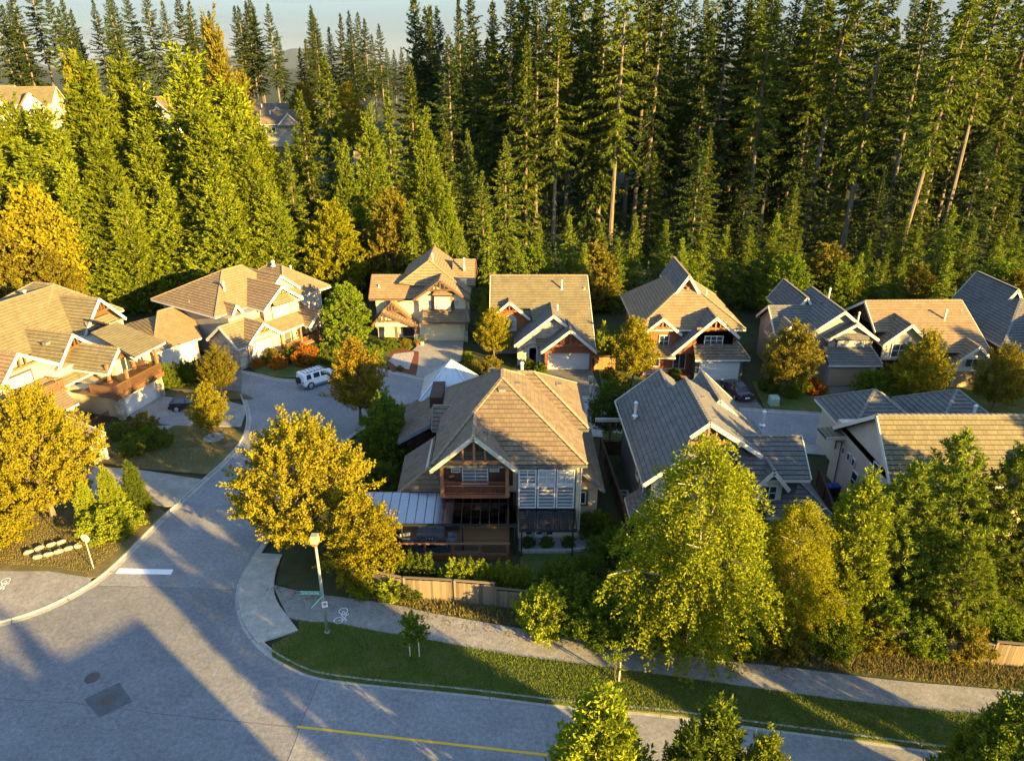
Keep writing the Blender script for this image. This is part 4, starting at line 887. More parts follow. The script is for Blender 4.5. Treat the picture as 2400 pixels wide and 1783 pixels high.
# ---- red shingle house
h = House('shingle_house', 'red cedar shingle house with golden lit hip roof and white garage door', 0, 0, 0, 'tile_tan', 'cap_tan', 'creamtrim')
h.boxes('wall', 'cedar_shingle', [(14.9, 25.6, 76.6, 88, 0, 5.6), (20.9, 25.0, 75.1, 78, 2.6, 5.6)]); h.boxes('garage_wall', 'darktrim', [(20.8, 26.2, 74.05, 78, 0, 2.85)])
h.hip(14.2, 26.6, 76.0, 89, 5.55, (20.4, 80.3, 9.9), (20.4, 85, 9.9))
h.gable('y', 18.9, 21.9, 79.2, 88, 8.6, 10.9, rc=20.4, tiles='tile_grey', wall='cedar_shingle')
h.gable('y', 18.1, 25.45, 74.3, 81, 3.1, 7.5, rc=22.65, ze2=5.2, tiles='tile_grey', wall='cedar_shingle', inset=.8, zb=2.9)
h.gable('y', 14.9, 19.35, 75.9, 81.5, 4.95, 6.85, rc=17.1, wall='cedar_shingle', inset=.55, zb=2.6)
h.truss('y', 74.4, 18.1, 25.45, 22.65, 4.6, 7.5, 'timber', 6.2); h.truss('y', 76.0, 14.9, 19.35, 17.1, 4.95, 6.85, 'timber', 5.7)
h.roof([[(20.55, 73.5, 2.85), (26.75, 73.6, 2.85), (25.6, 75.5, 4.3), (20.55, 75.5, 4.3)], [(26.75, 73.6, 2.85), (26.75, 79, 2.85), (25.5, 79, 3.9), (25.6, 75.5, 4.3)]], caps=[((26.75, 73.6, 2.85), (25.6, 75.5, 4.3))], eaves=[((20.55, 73.48, 2.85), (26.75, 73.58, 2.85))], tiles='tile_brown')
h.garage('f', 74.05, (21.35, 25.65, .1, 2.2), 'garage_white'); h.win('f', 75.08, (21.84, 23.79, 4.05, 5.01), 3, 2); h.box('window_box', 'darktrim', 21.84, 23.79, 74.9, 75.07, 4.05, 4.25)
h.win('f', 76.43, (17.0, 18.0, 3.3, 4.6), 2, 2); h.win('f', 76.58, (18.9, 20.2, .5, 2.9), 2, 1); h.roof([[(14.6, 74.6, 2.7), (18.6, 74.6, 2.7), (18.6, 76.5, 3.5), (14.6, 76.5, 3.5)]], eaves=[((14.6, 74.58, 2.7), (18.6, 74.58, 2.7))])
h.post(15.2, 75, 0, 2.5, .35, 'stone'); h.win('f', 76.58, (15.6, 17.2, .8, 2.1), 2, 1); h.railing([(15.2, 75.0), (18.3, 75.0)], .3, 1.1, 'white'); h.box('porch_floor', 'redwood', 14.8, 20.7, 74.7, 76.6, 0, .3)
h.pipe(22.9, 80.4, 7.9, .8, .1); h.vent(20.4, 79.5, 9.3, .25); h.pipe(25.6, 78, 6, .5, .07, False)
h.finish()

# ---- grey house with tan garage
h = House('grey_gable_house', 'grey tiled gable house with tan garage door and picture window', 0, 0, 0, 'tile_grey', 'cap_grey', 'creamtrim')
h.boxes('wall', 'taupe', [(33.0, 40.2, 75, 84, 0, 5.3), (30.6, 34, 77, 82.6, 0, 4.9)]); h.boxes('garage_wall', 'greyblue', [(35.0, 40.3, 72.5, 76, 0, 2.85)])
h.gable('y', 32.7, 40.7, 74.3, 84, 5.1, 8.2, rc=36.7, wall='taupe', inset=.6); h.gable('y', 35.1, 40.75, 73.7, 76.5, 5.15, 6.95, rc=38.0, wall='taupe', inset=.5, zb=3)
h.gable('x', 30.2, 36, 76.3, 83.2, 4.7, 7.1, wall='taupe', zb=3); h.gable('y', 29.9, 33.2, 75.2, 79, 4.4, 6.3, wall='cream', tiles='tile_tan')
h.gable('y', 33.0, 36.5, 80, 88, 5.5, 8.0, ends=(1, 1), wall='taupe')
h.roof([[(34.9, 72.0, 2.85), (40.85, 72.0, 2.85), (40.2, 74.3, 4.2), (34.9, 74.3, 4.2)], [(40.85, 72, 2.85), (40.85, 77, 2.85), (40.2, 77, 3.4), (40.2, 74.3, 4.2)]], eaves=[((34.9, 71.98, 2.85), (40.85, 71.98, 2.85))], caps=[((40.85, 72, 2.85), (40.2, 74.3, 4.2))])
h.garage('f', 72.5, (35.3, 39.5, .1, 2.15), 'garage_tan', 'greyblue'); h.win('f', 74.18, (36.52, 39.38, 3.63, 5.07), 3, 1, 'curtain', trim='brownpaint'); h.boxes('pillar', 'stone', [(39.75, 40.4, 72.2, 72.9, 0, 2.6)])
h.roof([[(35.8, 73.4, 5.2), (39.6, 73.4, 5.2), (39.6, 74.1, 5.75), (35.8, 74.1, 5.75)]]); h.win('l', 30.58, (78.6, 79.4, 3.4, 4.5), 1, 2); h.win('f', 75.63, (31.0, 31.9, 3.0, 4.3), 1, 2)
h.pipe(37.3, 80.2, 7.7, 1.3, .1); h.pipe(39.4, 76.5, 6.0, 1.3, .1); h.vent(36.0, 79, 7.75, .3); h.vent(37.8, 77.2, 7.3, .3)
h.finish()

# ---- brown roofed house
h = House('brown_roof_house', 'house with wide brown roof and dark brown side wall behind a golden street tree', 0, 0, 0, 'tile_tan', 'cap_tan', 'creamtrim')
h.boxes('wall', 'darkwood', [(41.4, 52.2, 75.2, 84, 0, 5.6), (44.5, 52.3, 73.3, 76, 0, 4)])
h.roof([[(40.9, 75.0, 5.55), (40.9, 78.8, 8.05), (52.2, 78.8, 8.05), (52.9, 72.6, 4.0), (46.3, 72.6, 4.0), (46.0, 75, 5.55)], [(40.9, 78.7, 8.05), (40.9, 84.6, 4.6), (52.2, 84.6, 4.6), (52.2, 78.8, 8.05)]], caps=[((40.9, 78.7, 8.05), (52.2, 79, 8.05))], rakes=[((40.86, 75, 5.6), (40.86, 78.7, 8.1)), ((40.86, 78.7, 8.1), (40.86, 84.6, 4.65)), ((52.25, 79, 8.1), (52.95, 72.6, 4.05))])
MB().slab([(41.4, 75.3, 5), (41.4, 84, 4.7), (41.4, 78.7, 7.85)], (.12, 0, 0)).build('gable_wall', 'darkwood', h.root)
h.gable('y', 41.2, 46.6, 73.4, 78.5, 4.6, 7.0, wall='pale', zb=2.6, inset=.6, tiles='tile_brown'); h.gable('y', 48.6, 53.0, 71.6, 75, 3.2, 5.1, wall='creamtrim', zb=2)
h.win('l', 41.38, (76.2, 76.9, 3.3, 4.1), 1, 2, fw=.07); h.win('l', 41.38, (80.5, 81.2, 4.6, 5.3), 1, 2, fw=.07); h.win('l', 41.38, (75.4, 75.8, .9, 1.6), 1, 1, 'shade', 'timber'); h.win('f', 73.98, (42.6, 45.0, 3.0, 4.5), 3, 2); h.win('f', 72.03, (49.9, 51.4, 2.6, 3.5), 2, 1)
h.boxes('garage_wall', 'taupe', [(48.8, 52.7, 72.2, 76, 0, 3)]); h.garage('f', 72.2, (49.2, 52.3, .1, 2.1), 'garage_tan'); h.pipe(49.2, 76.5, 6.4, 1.2, .12); h.pipe(51.6, 77.6, 7.1, .25, .08, False)
h.finish()

# ---- grey hipped house at the right edge
h = House('grey_hip_house', 'grey tiled hipped house at the end of the row beside the brown roofed house', 0, 0, 0, 'tile_grey', 'cap_grey', 'creamtrim')
h.boxes('wall', 'brownpaint', [(54.6, 66, 73.5, 84, 0, 4.8)])
h.hip(54.0, 67, 72.7, 85, 4.7, (58.6, 78.3, 8.4), (63, 78.3, 8.4)); h.gable('y', 56.0, 61, 71.8, 77, 4.6, 7.2, wall='creamtrim', zb=2.6); h.gable('y', 57, 61.5, 80, 88, 5.5, 9.0, ends=(1, 1), wall='taupe')
h.win('f', 72.23, (57.2, 59.8, 3.0, 4.5), 2, 2); h.post(55.2, 72.6, 0, 4.4, .3, 'creamtrim'); h.win('f', 73.48, (62, 64, 1, 2.3), 2, 1)
h.finish()

# ---- wide gabled house on the cul-de-sac (turned)
h = House('wide_gabled_house', 'wide pale house with warm brown roofs and three half timbered gables', -41.6, 77, 57, 'tile_tan', 'cap_tan', 'white')
h.boxes('wall', 'pale', [(-.4, 5.0, -.6, 7, 0, 2.8), (11.2, 16, -6.0, 4, 0, 5.6), (15, 21.5, -4.8, 6, 0, 5.5)])
h.box('wall', 'taupe', 6.6, 15, -5.2, 8, 0, 5.5); h.box('stone_wall', 'stone', 5.4, 11.0, -7.9, -4, 0, 3)
h.roof([[(-1.05, -1.15, 2.8), (5.4, -1.2, 2.8), (5.4, -1.2, 2.82), (8.0, 4.9, 5.3), (4.1, 5.0, 5.3)], [(-1.05, -1.15, 2.8), (4.1, 5.0, 5.3), (1.6, 9.8, 2.8), (-1.05, 9.8, 2.8)]], caps=[((-1.05, -1.15, 2.8), (4.1, 5, 5.3)), ((4.1, 5, 5.3), (8, 4.9, 5.3))], eaves=[((-1.05, -1.17, 2.8), (5.4, -1.22, 2.8))])
h.hip(6.0, 17.5, -3.6, 9.5, 5.6, (11.6, 1.6, 9.3), (14.4, 1.6, 9.3)); h.hip(15, 23.0, -5.2, 6.5, 5.5, (19.2, -.5, 8.4), (19.2, 2, 8.4))
h.gable('y', 10.6, 16.7, -6.75, 1.6, 5.7, 8.0, rc=13.65, wall='pale', zb=3, inset=.6); h.gable('y', 12.4, 19.2, -4.3, 2, 5.7, 8.5, rc=15.7, wall='pale', zb=3, inset=.4)
h.truss('y', -6.75 + .1, 10.6, 16.7, 13.65, 5.7, 8.0, 'timber', 6.9)
h.gable('y', 6.2, 11.2, -8.75, -3, 3.0, 5.0, rc=8.7, wall='pale', zb=0, inset=.55); h.truss('y', -8.65, 6.2, 11.2, 8.7, 3, 5, 'timber', 3.9)
h.gable('x', 5.1, 9.2, -8.2, -2.4, 2.8, 4.95, rc=-5.3, wall='stone', zb=0, inset=.4)
h.roof([[(11.3, -8.4, 3.0), (17.8, -8.2, 3.05), (17.8, -4.6, 4.7), (9.5, -4.6, 4.7)]], eaves=[((11.3, -8.42, 3.0), (17.8, -8.22, 3.05))]); h.gable('y', 15.0, 18.9, -9.4, -5, 2.9, 4.3, wall='pale', zb=2.4)
h.gable('y', 7.0, 9.8, -4.6, 0, 4.6, 6.6, rc=8.4, wall='timber', zb=3.4, inset=.5)
h.garage('f', -.6, (.1, 4.6, .1, 2.35)); h.win('f', -8.22, (6.95, 9.75, 1.0, 2.75), 3, 1, 'shade', trim='timber'); h.win('f', -6.2, (12.3, 14.7, 4.2, 5.8), 4, 1, 'shade', trim='timber')
h.roof([[(11.9, -7.1, 5.95), (15.1, -7.1, 5.95), (14.9, -6.2, 6.6), (12.1, -6.2, 6.6)]]); h.win('f', -4.1, (7.7, 9.1, 3.9, 4.9), 2, 1, 'shade'); h.win('f', -3.8, (16.9, 18.0, 5.0, 5.7), 2, 1)
for x in (11.6, 14.6, 17.5): h.post(x, -8.0, 0, 2.9, .25)
h.railing([(11.6, -8.0), (17.4, -8.0)], .3, 1.1, 'timber'); h.box('porch_floor', 'timber', 11.3, 17.7, -8.2, -6, .05, .3); h.door('f', -5.98, (13.6, 14.6, .3, 2.4), 'darktrim')
h.pipe(9.6, -1.0, 6.9, 1.7, .13); h.pipe(6.9, 2.6, 5.9, .35, .08, False); h.pipe(18.9, 1, 8.3, .6, .2); h.pipe(20.5, -.5, 7.4, .7, .12)
h.finish()

# ---- balcony house on the left (turned)
h = House('balcony_house', 'pale house with mossy grey brown roofs and wooden balcony above the garage', -39, 65, 74, 'tile_moss', 'cap_tan', 'white')
h.boxes('wall', 'pale', [(-.55, 4.75, .5, 7.2, 0, 2.75), (-2.0, 8, 7.2, 16, 0, 4.6), (5.5, 12, 10.8, 18, 0, 5.6), (2.6, 7.6, 3.6, 11, 2.7, 5.6)])
h.hip(2.0, 14.2, 12.6, 26, 5.9, (9.6, 17, 9.95), (9.6, 20, 9.95)); h.roof([[(-9, 11.6, 5.6), (6, 11.6, 5.6), (9.6, 17, 9.85), (-9, 17, 9.85)], [(-9, 17, 9.85), (9.6, 17, 9.85), (9.6, 23, 5.4), (-9, 23, 5.4)]], caps=[((-9, 17, 9.85), (9.6, 17, 9.85))])
h.gable('y', 5.9, 11.9, 10.2, 18, 5.75, 9.05, rc=8.9, wall='timber_dark', zb=4, inset=1.0); h.truss('y', 10.3, 5.9, 11.9, 8.9, 5.75, 9.05, 'timber_dark', 7.6)
h.gable('y', -1.5, 5.6, 7.55, 15, 3.5, 7.45, rc=2.15, ze2=4.2, wall='timber_dark', zb=2.8, inset=.7); h.truss('y', 7.65, -1.5, 5.6, 2.15, 4.0, 7.45, 'timber_dark', 6.1)
h.gable('y', .75, 4.65, 2.6, 9, 4.2, 6.2, rc=2.75, wall='timber_dark', zb=3.9, inset=1.2); h.truss('y', 2.7, .75, 4.65, 2.75, 4.2, 6.2, 'timber_dark', 5.2)
h.roof([[(2.4, .4, 5.6), (7.0, .6, 5.6), (7.0, 6.5, 7.3), (3.4, 6.5, 7.3)], [(7.0, .6, 5.6), (8.6, 9, 5.6), (6.4, 9.5, 7.6), (6.0, 6.5, 7.3)]], eaves=[((2.4, .38, 5.6), (7.02, .58, 5.6))], rakes=[((7.04, .6, 5.62), (8.6, 9, 5.62))])
h.roof([[(-2.0, 6.4, 3.25), (2.6, 6.4, 3.25), (3.2, 8.3, 4.6), (-1.0, 8.3, 4.6)]], eaves=[((-2.0, 6.38, 3.25), (2.6, 6.38, 3.25))])
h.garage('f', .5, (.0, 3.95, .1, 2.2)); h.boxes('pier', 'stone', [(-.95, -.58, .2, .9, 0, 2.7), (4.78, 5.1, .2, .9, 0, 2.7)])
h.box('balcony_floor', 'timber_dark', -1.7, 5.1, -.2, 4.2, 2.78, 3.0); h.railing([(-1.6, 2.8), (-1.6, -.1), (5.0, -.1), (5.0, 3.6)], 3.0, 4.0, 'timber_dark', .12); h.box('balcony_skirt', 'timber_dark', -1.7, 5.1, -.25, -.205, 2.5, 3.05)
for x, y in ((4.8, .1), (.6, .1), (1.0, 2.9), (4.8, 3.3)): h.post(x, y, 3.0, 5.55 if x > 4 else 5.0, .24)
h.win('f', 7.18, (-.95, 1.15, .6, 2.75), 2, 2, 'curtain', trim='darktrim'); h.win('f', 10.75, (6.95, 7.9, 4.6, 5.9), 1, 1, 'shade'); h.win('f', 10.75, (8.4, 9.9, 4.6, 5.9), 3, 3); h.win('f', 3.57, (3.4, 4.8, 3.1, 5.0), 2, 1); h.door('f', 3.57, (5.2, 6.1, 3.1, 5.1), 'darktrim')
h.roof([[(6.3, 9.9, 6.15), (10.6, 9.9, 6.15), (10.2, 10.7, 6.9), (6.7, 10.7, 6.9)]]); h.box('brace', 'white', 11.0, 11.1, 10.1, 10.8, 5.6, 5.75)
for k in range(9): h.box('step', 'driveway', -3.3, -1.95, 3.2 + k * .32, 3.52 + k * .32, 0, .17 * (k + 1))
h.railing([(-3.4, 3.1), (-3.4, 6)], .1, 1.7, 'darkwood'); h.railing([(-4.6, 1.5), (-3.4, 1.5), (-1.4, 1.4)], .0, 1.1, 'darkwood')
h.pipe(*(6.96, 18.42), 8.2, 1.6, .15); h.pipe(*(9.92, 17.18), 9.3, .35, .08, False); h.vent(1.0, 10, 6.6, .5)
h.finish()

# ---- cream corner house at the left edge (turned)
h = House('cream_corner_house', 'cream house with maroon trimmed bay and wooden balcony behind the golden corner tree', -44, 58, 72, 'tile_tan', 'cap_tan', 'white')
h.boxes('wall', 'pale', [(1.0, 6.7, 4.6, 12, 0, 5.6), (-3, 5.8, 1.9, 5, 0, 3.2), (-2.4, .5, -6.9, 2, 0, 2.6), (-8, 1.2, 5.5, 13, 0, 5)])
h.gable('y', .55, 7.15, 4.0, 13, 5.4, 8.05, rc=3.2, wall='pale', zb=3, inset=.7); h.truss('y', 4.1, .55, 7.15, 3.2, 5.6, 8.05, 'timber', 6.6)
h.gable('x', -9, 3, 5.0, 13, 5.2, 8.0, ends=(0, 0)); h.roof([[(.1, -1.3, 3.3), (4.0, -1.0, 3.3), (5.4, 4.2, 4.7), (-1, 4.2, 4.7)], [(4.0, -1.0, 3.3), (6.2, 4.2, 3.4), (5.4, 4.2, 4.7)]], eaves=[((.1, -1.32, 3.3), (4.0, -1.02, 3.3))])
h.roof([[(-2.7, -7.7, 2.75), (.7, -7.5, 2.75), (.9, -2.6, 3.7), (-2.5, -2.6, 3.7)]], eaves=[((-2.7, -7.72, 2.75), (.7, -7.52, 2.75))], rakes=[((.74, -7.5, 2.8), (.94, -2.6, 3.75))])
h.win('f', 4.58, (1.3, 4.2, 3.6, 5.7), 3, 2, 'shade', trim='maroon'); h.railing([(2.0, 3.7), (2.0, 1.6), (5.2, 1.6), (5.2, 3.7)], 3.9, 4.9, 'timber'); h.box('balcony_floor', 'timber', 1.9, 5.3, 1.5, 4.5, 3.7, 3.9)
h.win('r', .52, (-6.4, -5.6, .9, 2.2), 1, 1, 'shade'); h.win('f', 1.88, (2.5, 3.6, .8, 2.6), 2, 2, 'shade'); h.post(.5, -7.2, 0, 2.6, .25, 'white'); h.garage('f', -6.9, (-2.1, .2, .05, 2.1)); h.beam((5.9, 4.3, 4.9), (6.8, 4.3, 5.4), .12, .12, 'white', 'brace')
h.finish()

# ------------------------------------------------------------------ vegetation
def rs(seed): return np.random.default_rng(seed)
def unit(v): return v / np.maximum(1e-6, np.linalg.norm(v, axis=1, keepdims=True))

def blades(base, d, L, W, rng, curl=0.0, mid=.45):
    """kite shaped leaf or needle spray: base, side, tip, side"""
    n = len(base); d = unit(d); r = unit(np.cross(d, unit(rng.normal(size=(n, 3)))))
    L = np.asarray(L)[:, None]; W = np.asarray(W)[:, None]; m = base + d * L * mid
    tip = base + d * L; tip[:, 2] -= curl * L[:, 0]
    return np.stack([base, m + r * W / 2, tip, m - r * W / 2], axis=1).reshape(-1, 3)

def fir_crown(rng, H, cb, R, bpm=5.0, spray=.7, gaps=.15, droop=.25, prof=None, wd=.17, ds=.27, rag=.55):
    """conifer crown: drooping boughs spiralling up the stem, each carrying flat sprays of needles"""
    zb = H * cb; N = int((H - zb) * bpm); out = []; br = MB(); ph = rng.uniform(0, 6.28, 4)
    for k in range(N):
        t = (k + rng.random()) / N; z = zb + (H - zb) * t * .985
        pr = prof(t) if prof else min(1, .5 + 1.9 * t) * (1 - t) ** .75 * 1.2
        a = 2.39996 * k + rng.normal(0, .5)
        gap = .5 + .5 * math.sin(a * 1.0 + z * .55 + ph[0]) * math.sin(z * .9 + a * 2 + ph[1])
        if rng.random() < gaps * 2 * (1 - gap) * (1 - t * .7): continue
        L = max(.3, R * pr * (1 - rag * rng.random() ** 1.5) * (.72 + .5 * gap) * 1.12)
        el = -.22 + .95 * t ** 1.7 + rng.normal(0, .13); m = max(4, int(L / ds))
        tt = np.linspace(.1, 1, m) ** .85 + rng.normal(0, .015, m); ca, sa = math.cos(a), math.sin(a); bend = rng.normal(0, .18)
        rr = L * tt * math.cos(el); sw = bend * L * tt ** 2
        zz = z + L * (tt * math.sin(el) - droop * (1.25 - t) * tt ** 2 + droop * .6 * tt ** 3.5)
        P = np.stack([rr * ca - sw * sa, rr * sa + sw * ca, zz], 1); tang = unit(np.gradient(P, axis=0)); sidev = np.stack([-tang[:, 1], tang[:, 0], np.zeros(m)], 1)
        for sgn in (-1, 1, -1, 1, -1, 1):
            f = rng.uniform(.35, 1.3, m); d = tang * np.cos(f)[:, None] + sidev * (sgn * np.sin(f))[:, None]
            d[:, 2] += rng.normal(-.28, .3, m)
            ln = spray * (1.15 - .6 * tt) * rng.uniform(.5, 1.3, m) * min(1, .35 + L / 2.8)
            out.append(blades(P + rng.normal(0, .09, (m, 3)), d, ln, wd * rng.uniform(.6, 1.4, m), rng, .22))
        out.append(blades(P, tang + rng.normal(0, .3, (m, 3)), spray * .7 * rng.uniform(.6, 1.1, m), np.full(m, wd), rng, .1))
        if L > 1.8: br.tube([(0, 0, z), tuple(P[m//2]), tuple(P[-1])], [.05, .03, .01], 3, False)
    k = 24; zt = rng.uniform(H - 1.6, H - .1, k); d = rng.normal(0, .5, (k, 3)); d[:, 2] = 1.0
    out.append(blades(np.stack([np.zeros(k), np.zeros(k), zt], 1), d, np.full(k, .55), np.full(k, .14), rng))
    return np.concatenate(out), br

def plume_crown(rng, H, zb, R, prof, n, nl, Lp, leaf, lw, out_w=1.0, up_w=.6, jit=.35, scat=.22, inner=.22, lean=(0, 0), ldir=.6, shell=.16, curl=0.0, sq=None):
    """foliage as leafy shoots spread over and through a crown with the radius profile prof(t)"""
    ts = np.linspace(0.01, .995, 200); wgt = np.array([max(.02, prof(t)) for t in ts]); cdf = np.cumsum(wgt); cdf /= cdf[-1]
    t = np.interp(rng.random(n), cdf, ts); az = rng.uniform(0, 2 * math.pi, n)
    lump = 1 + .13 * np.sin(az * 3 + t * 9 + rng.uniform(0, 6)) + .09 * np.sin(az * 5 - t * 17 + rng.uniform(0, 6))
    rr = np.where(rng.random(n) < inner, np.sqrt(rng.random(n)) * .8, 1 - np.abs(rng.normal(0, shell, n)))
    pr = np.array([prof(x) for x in t]) * R * lump
    r0 = np.maximum(0, pr * rr - Lp * .55)
    P = np.stack([np.cos(az) * r0 + lean[0] * t, np.sin(az) * r0 + lean[1] * t, zb + (H - zb - Lp * .45 * max(0, up_w)) * t], 1)
    if sq: P[:, 0] *= sq[0]; P[:, 1] *= sq[1]
    d = np.stack([np.cos(az) * out_w, np.sin(az) * out_w, np.full(n, up_w) + (t - .35) * .9 * (1 if up_w > 0 else 0)], 1) + rng.normal(0, jit, (n, 3)); d = unit(d)
    Ls = Lp * rng.uniform(.6, 1.25, n)
    s_ = rng.uniform(.02, 1, (n, nl)) ** .85
    pos = P[:, None] + d[:, None] * (s_ * Ls[:, None])[..., None] + rng.normal(0, scat, (n, nl, 3)) * (.35 + .65 * (1 - s_))[..., None]
    if curl: pos[:, :, 2] -= curl * (s_ ** 2) * Ls[:, None]
    pos = pos.reshape(-1, 3); dd = np.repeat(d, nl, 0) * ldir + rng.normal(0, .7, (n * nl, 3)); k = n * nl
    return blades(pos, dd, leaf * rng.uniform(.65, 1.3, k), lw * rng.uniform(.7, 1.25, k), rng, 0, .5), P, d, Ls

def trunk(H, r, rng, lean=(0, 0), n=8, top=.12, segs=7, wob=.15):
    pts = []; rad = []
    for i in range(segs + 1):
        t = i / segs; pts.append((lean[0] * t + rng.normal(0, wob) * t * (1 - t), lean[1] * t + rng.normal(0, wob) * t * (1 - t), H * t - (.3 if i == 0 else 0))); rad.append(r * ((1 - t) ** .8 * (1 - top) + top) * (1.25 if i == 0 else 1))
    return MB().tube(pts, rad, n)

TREES = {}
def proto(name, tname, V, tb, leafm, barkm):
    me = bpy.data.meshes.new(name + '_crown'); o = np_mesh('crown', V, 4, leafm); t = tb.build('trunk', barkm, fix=False)
    TREES[name] = (tname, o.data, t.data); bpy.data.objects.remove(o); bpy.data.objects.remove(t); bpy.data.meshes.remove(me)

def plant(kind, x, y, s=1.0, label='', group=None, rz=None, sz=None, cat='tree', tilt=(0, 0), leafm=None, z=None):
    tname, cm, tm = TREES[kind]
    e = empty(tname, (x, y, (terr(x, y) if z is None else z) - .05), rnd.uniform(0, 6.28) if rz is None else rz); e.scale = (s, s, sz or s)
    if tilt != (0, 0): e.rotation_euler = (tilt[0], tilt[1], e.rotation_euler[2])
    tag(e, label, cat, group)
    for nm, me in (('crown', cm), ('trunk', tm)):
        o = bpy.data.objects.new(nm, me); C.objects.link(o); o.parent = e
        if nm == 'crown' and leafm:
            o.material_slots[0].link = 'OBJECT'; o.material_slots[0].material = M[leafm]
    return e

def join_tb(a, b):
    i = len(a.v); a.v += b.v; a.f += [tuple(k + i for k in f) for f in b.f]; return a

# prototypes -----------------------------------------------------------
for i in range(5):      # tall firs, bare below
    r = rs(10 + i); H = 46; V_, br = fir_crown(r, H, (.22, .40, .12, .48, .30)[i], (5.6, 5.0, 6.2, 4.6, 5.4)[i], (4.6, 4.8, 4.4, 5.2, 4.6)[i], .95, (.2, .3, .15, .25, .35)[i], .3, wd=.24, ds=.36)
    proto('tall%d' % i, 'tall_fir', V_, join_tb(trunk(H, .42, r), br), 'fir', 'bark_grey')
for i in range(3):      # spruces with full crowns
    r = rs(20 + i); H = 33; V_, br = fir_crown(r, H, .06, (6.2, 5.6, 5.0)[i], 6.0, .9, .12, .34, lambda t: min(1, .8 + t) * (1 - t) ** .8, .23, .34, .45)
    proto('spruce%d' % i, 'spruce_tree', V_, join_tb(trunk(H, .38, r), br), 'fir', 'bark')
for i in range(3):      # young firs
    r = rs(30 + i); H = 13; V_, br = fir_crown(r, H, .03, (3.0, 2.6, 3.3)[i], 13, .48, .05, .16, lambda t: (1 - t) ** .85 * min(1, .75 + t), .13, .24, .35)
    proto('young%d' % i, 'young_fir', V_, join_tb(trunk(H, .16, r), br), 'yfir', 'bark')
cp = lambda t: (1 - t) ** .72 * min(1, .72 + 1.6 * t)
for i in range(3):      # western cedars, dense flame like sprays
    r = rs(40 + i); H = 28; V_, P, d, Ls = plume_crown(r, H, .3, (5.6, 5.0, 6.2)[i], cp, 1050, 26, 2.1, .60, .20, 1.0, .85, .26, .17, .10, ldir=1.3, shell=.12)
    tb = trunk(H * .97, .4, r)
    proto('cedar%d' % i, 'cedar_tree', V_, tb, 'cedar', 'bark')
rd = lambda t: max(.05, math.sin(math.pi * min(1, (t * .92 + .08))) ** .6)
ov = lambda t: (min(1, .55 + 1.5 * t)) * (1 - t ** 2.2) ** .7
def decid(name, tname, seed, H, zb, R, n, nl, Lp, leaf, lw, leafm, prof=ov, up=.75, tr=.18, barkm='bark', jit=.35, limbs=26, scat=.2, inner=.25, **k):
    r = rs(seed); V_, P, d, Ls = plume_crown(r, H, zb, R, prof, n, nl, Lp, leaf, lw, 1.0, up, jit, scat, inner, **k)
    tb = trunk(H * .72, tr, r, n=7)
    for j in range(limbs):
        p = P[j * (n // limbs)]; z0 = max(zb * .75, min(H * .6, p[2] * .62)); e = p + d[j * (n // limbs)] * Lp * .8
        tb.tube([(0, 0, z0), tuple((p * np.array([.55, .55, 1.0]) + np.array([0, 0, z0]) * 0 - np.array([0, 0, .12 * p[2]]))), tuple(p), tuple(e)], [tr * .42, tr * .27, tr * .14, .012], 5, False)
    proto(name, tname, V_, tb, leafm, barkm)
decid('maple', 'maple_tree', 50, 10.6, 1.7, 5.2, 560, 96, 1.5, .18, .13, 'gold', ov, .85, .24, limbs=40)
decid('maple_b', 'maple_tree', 51, 7.5, .6, 3.0, 320, 84, 1.1, .17, .125, 'gold', ov, .6, .15)
decid('street', 'street_tree', 52, 8.0, 1.8, 2.7, 300, 62, 1.25, .18, .125, 'gold', ov, 1.1, .15, limbs=30)
decid('street_b', 'street_tree', 53, 8.0, 1.7, 3.0, 330, 62, 1.3, .18, .125, 'bronze', ov, 1.0, .15, limbs=30)
decid('dome', 'dome_tree', 54, 8.2, .7, 3.1, 520, 46, .7, .21, .16, 'green', lambda t: (1 - t ** 2.4) ** .8 * min(1, .8 + t), .4, .16, jit=.4, scat=.14, shell=.07, inner=.1)
decid('broad', 'broadleaf_tree', 55, 14, 1.0, 4.8, 520, 44, 1.5, .34, .24, 'lime', ov, .5, .22, jit=.4)
decid('birch', 'birch_tree', 56, 15.0, 1.5, 5.2, 760, 96, 1.9, .17, .11, 'birch', lambda t: (min(1, .5 + 1.3 * t)) * (1 - t) ** .62 * 1.15, .15, .2, 'bark_birch', .45, 40, .26, .3, curl=.75)
decid('small', 'young_tree', 57, 3.4, 1.35, .95, 70, 40, .55, .14, .10, 'green', ov, .9, .035, limbs=14, scat=.1)
decid('sapling', 'sapling_tree', 58, 3.6, 1.2, .8, 26, 22, .6, .14, .10, 'green', ov, 1.1, .03, limbs=18, scat=.12)
decid('shrub', 'garden_shrub', 59, 2.0, .05, 1.3, 150, 44, .45, .13, .09, 'shrub', rd, .5, .05, limbs=10, scat=.1)
decid('bush', 'bush', 60, 3.4, .05, 2.3, 300, 52, .8, .17, .12, 'green', rd, .6, .07, limbs=16, scat=.16)
# pines: needle tufts
r = rs(61); V_, P, d, Ls = plume_crown(r, 12.5, 1.0, 4.0, lambda t: (1 - t ** 1.7) ** .8 * min(1, .6 + 1.2 * t), 620, 60, .75, .32, .075, 1.0, .75, .35, .07, .3, ldir=.7)
tb = trunk(11.5, .2, r)
for j in range(60):
    p = P[j * 9]; tb.tube([(0, 0, max(.8, p[2] * .86)), tuple(p * np.array([.5, .5, .97])), tuple(p)], [.06, .045, .02], 4, False)
proto('pine', 'pine_tree', V_, tb, 'pine', 'bark_grey')
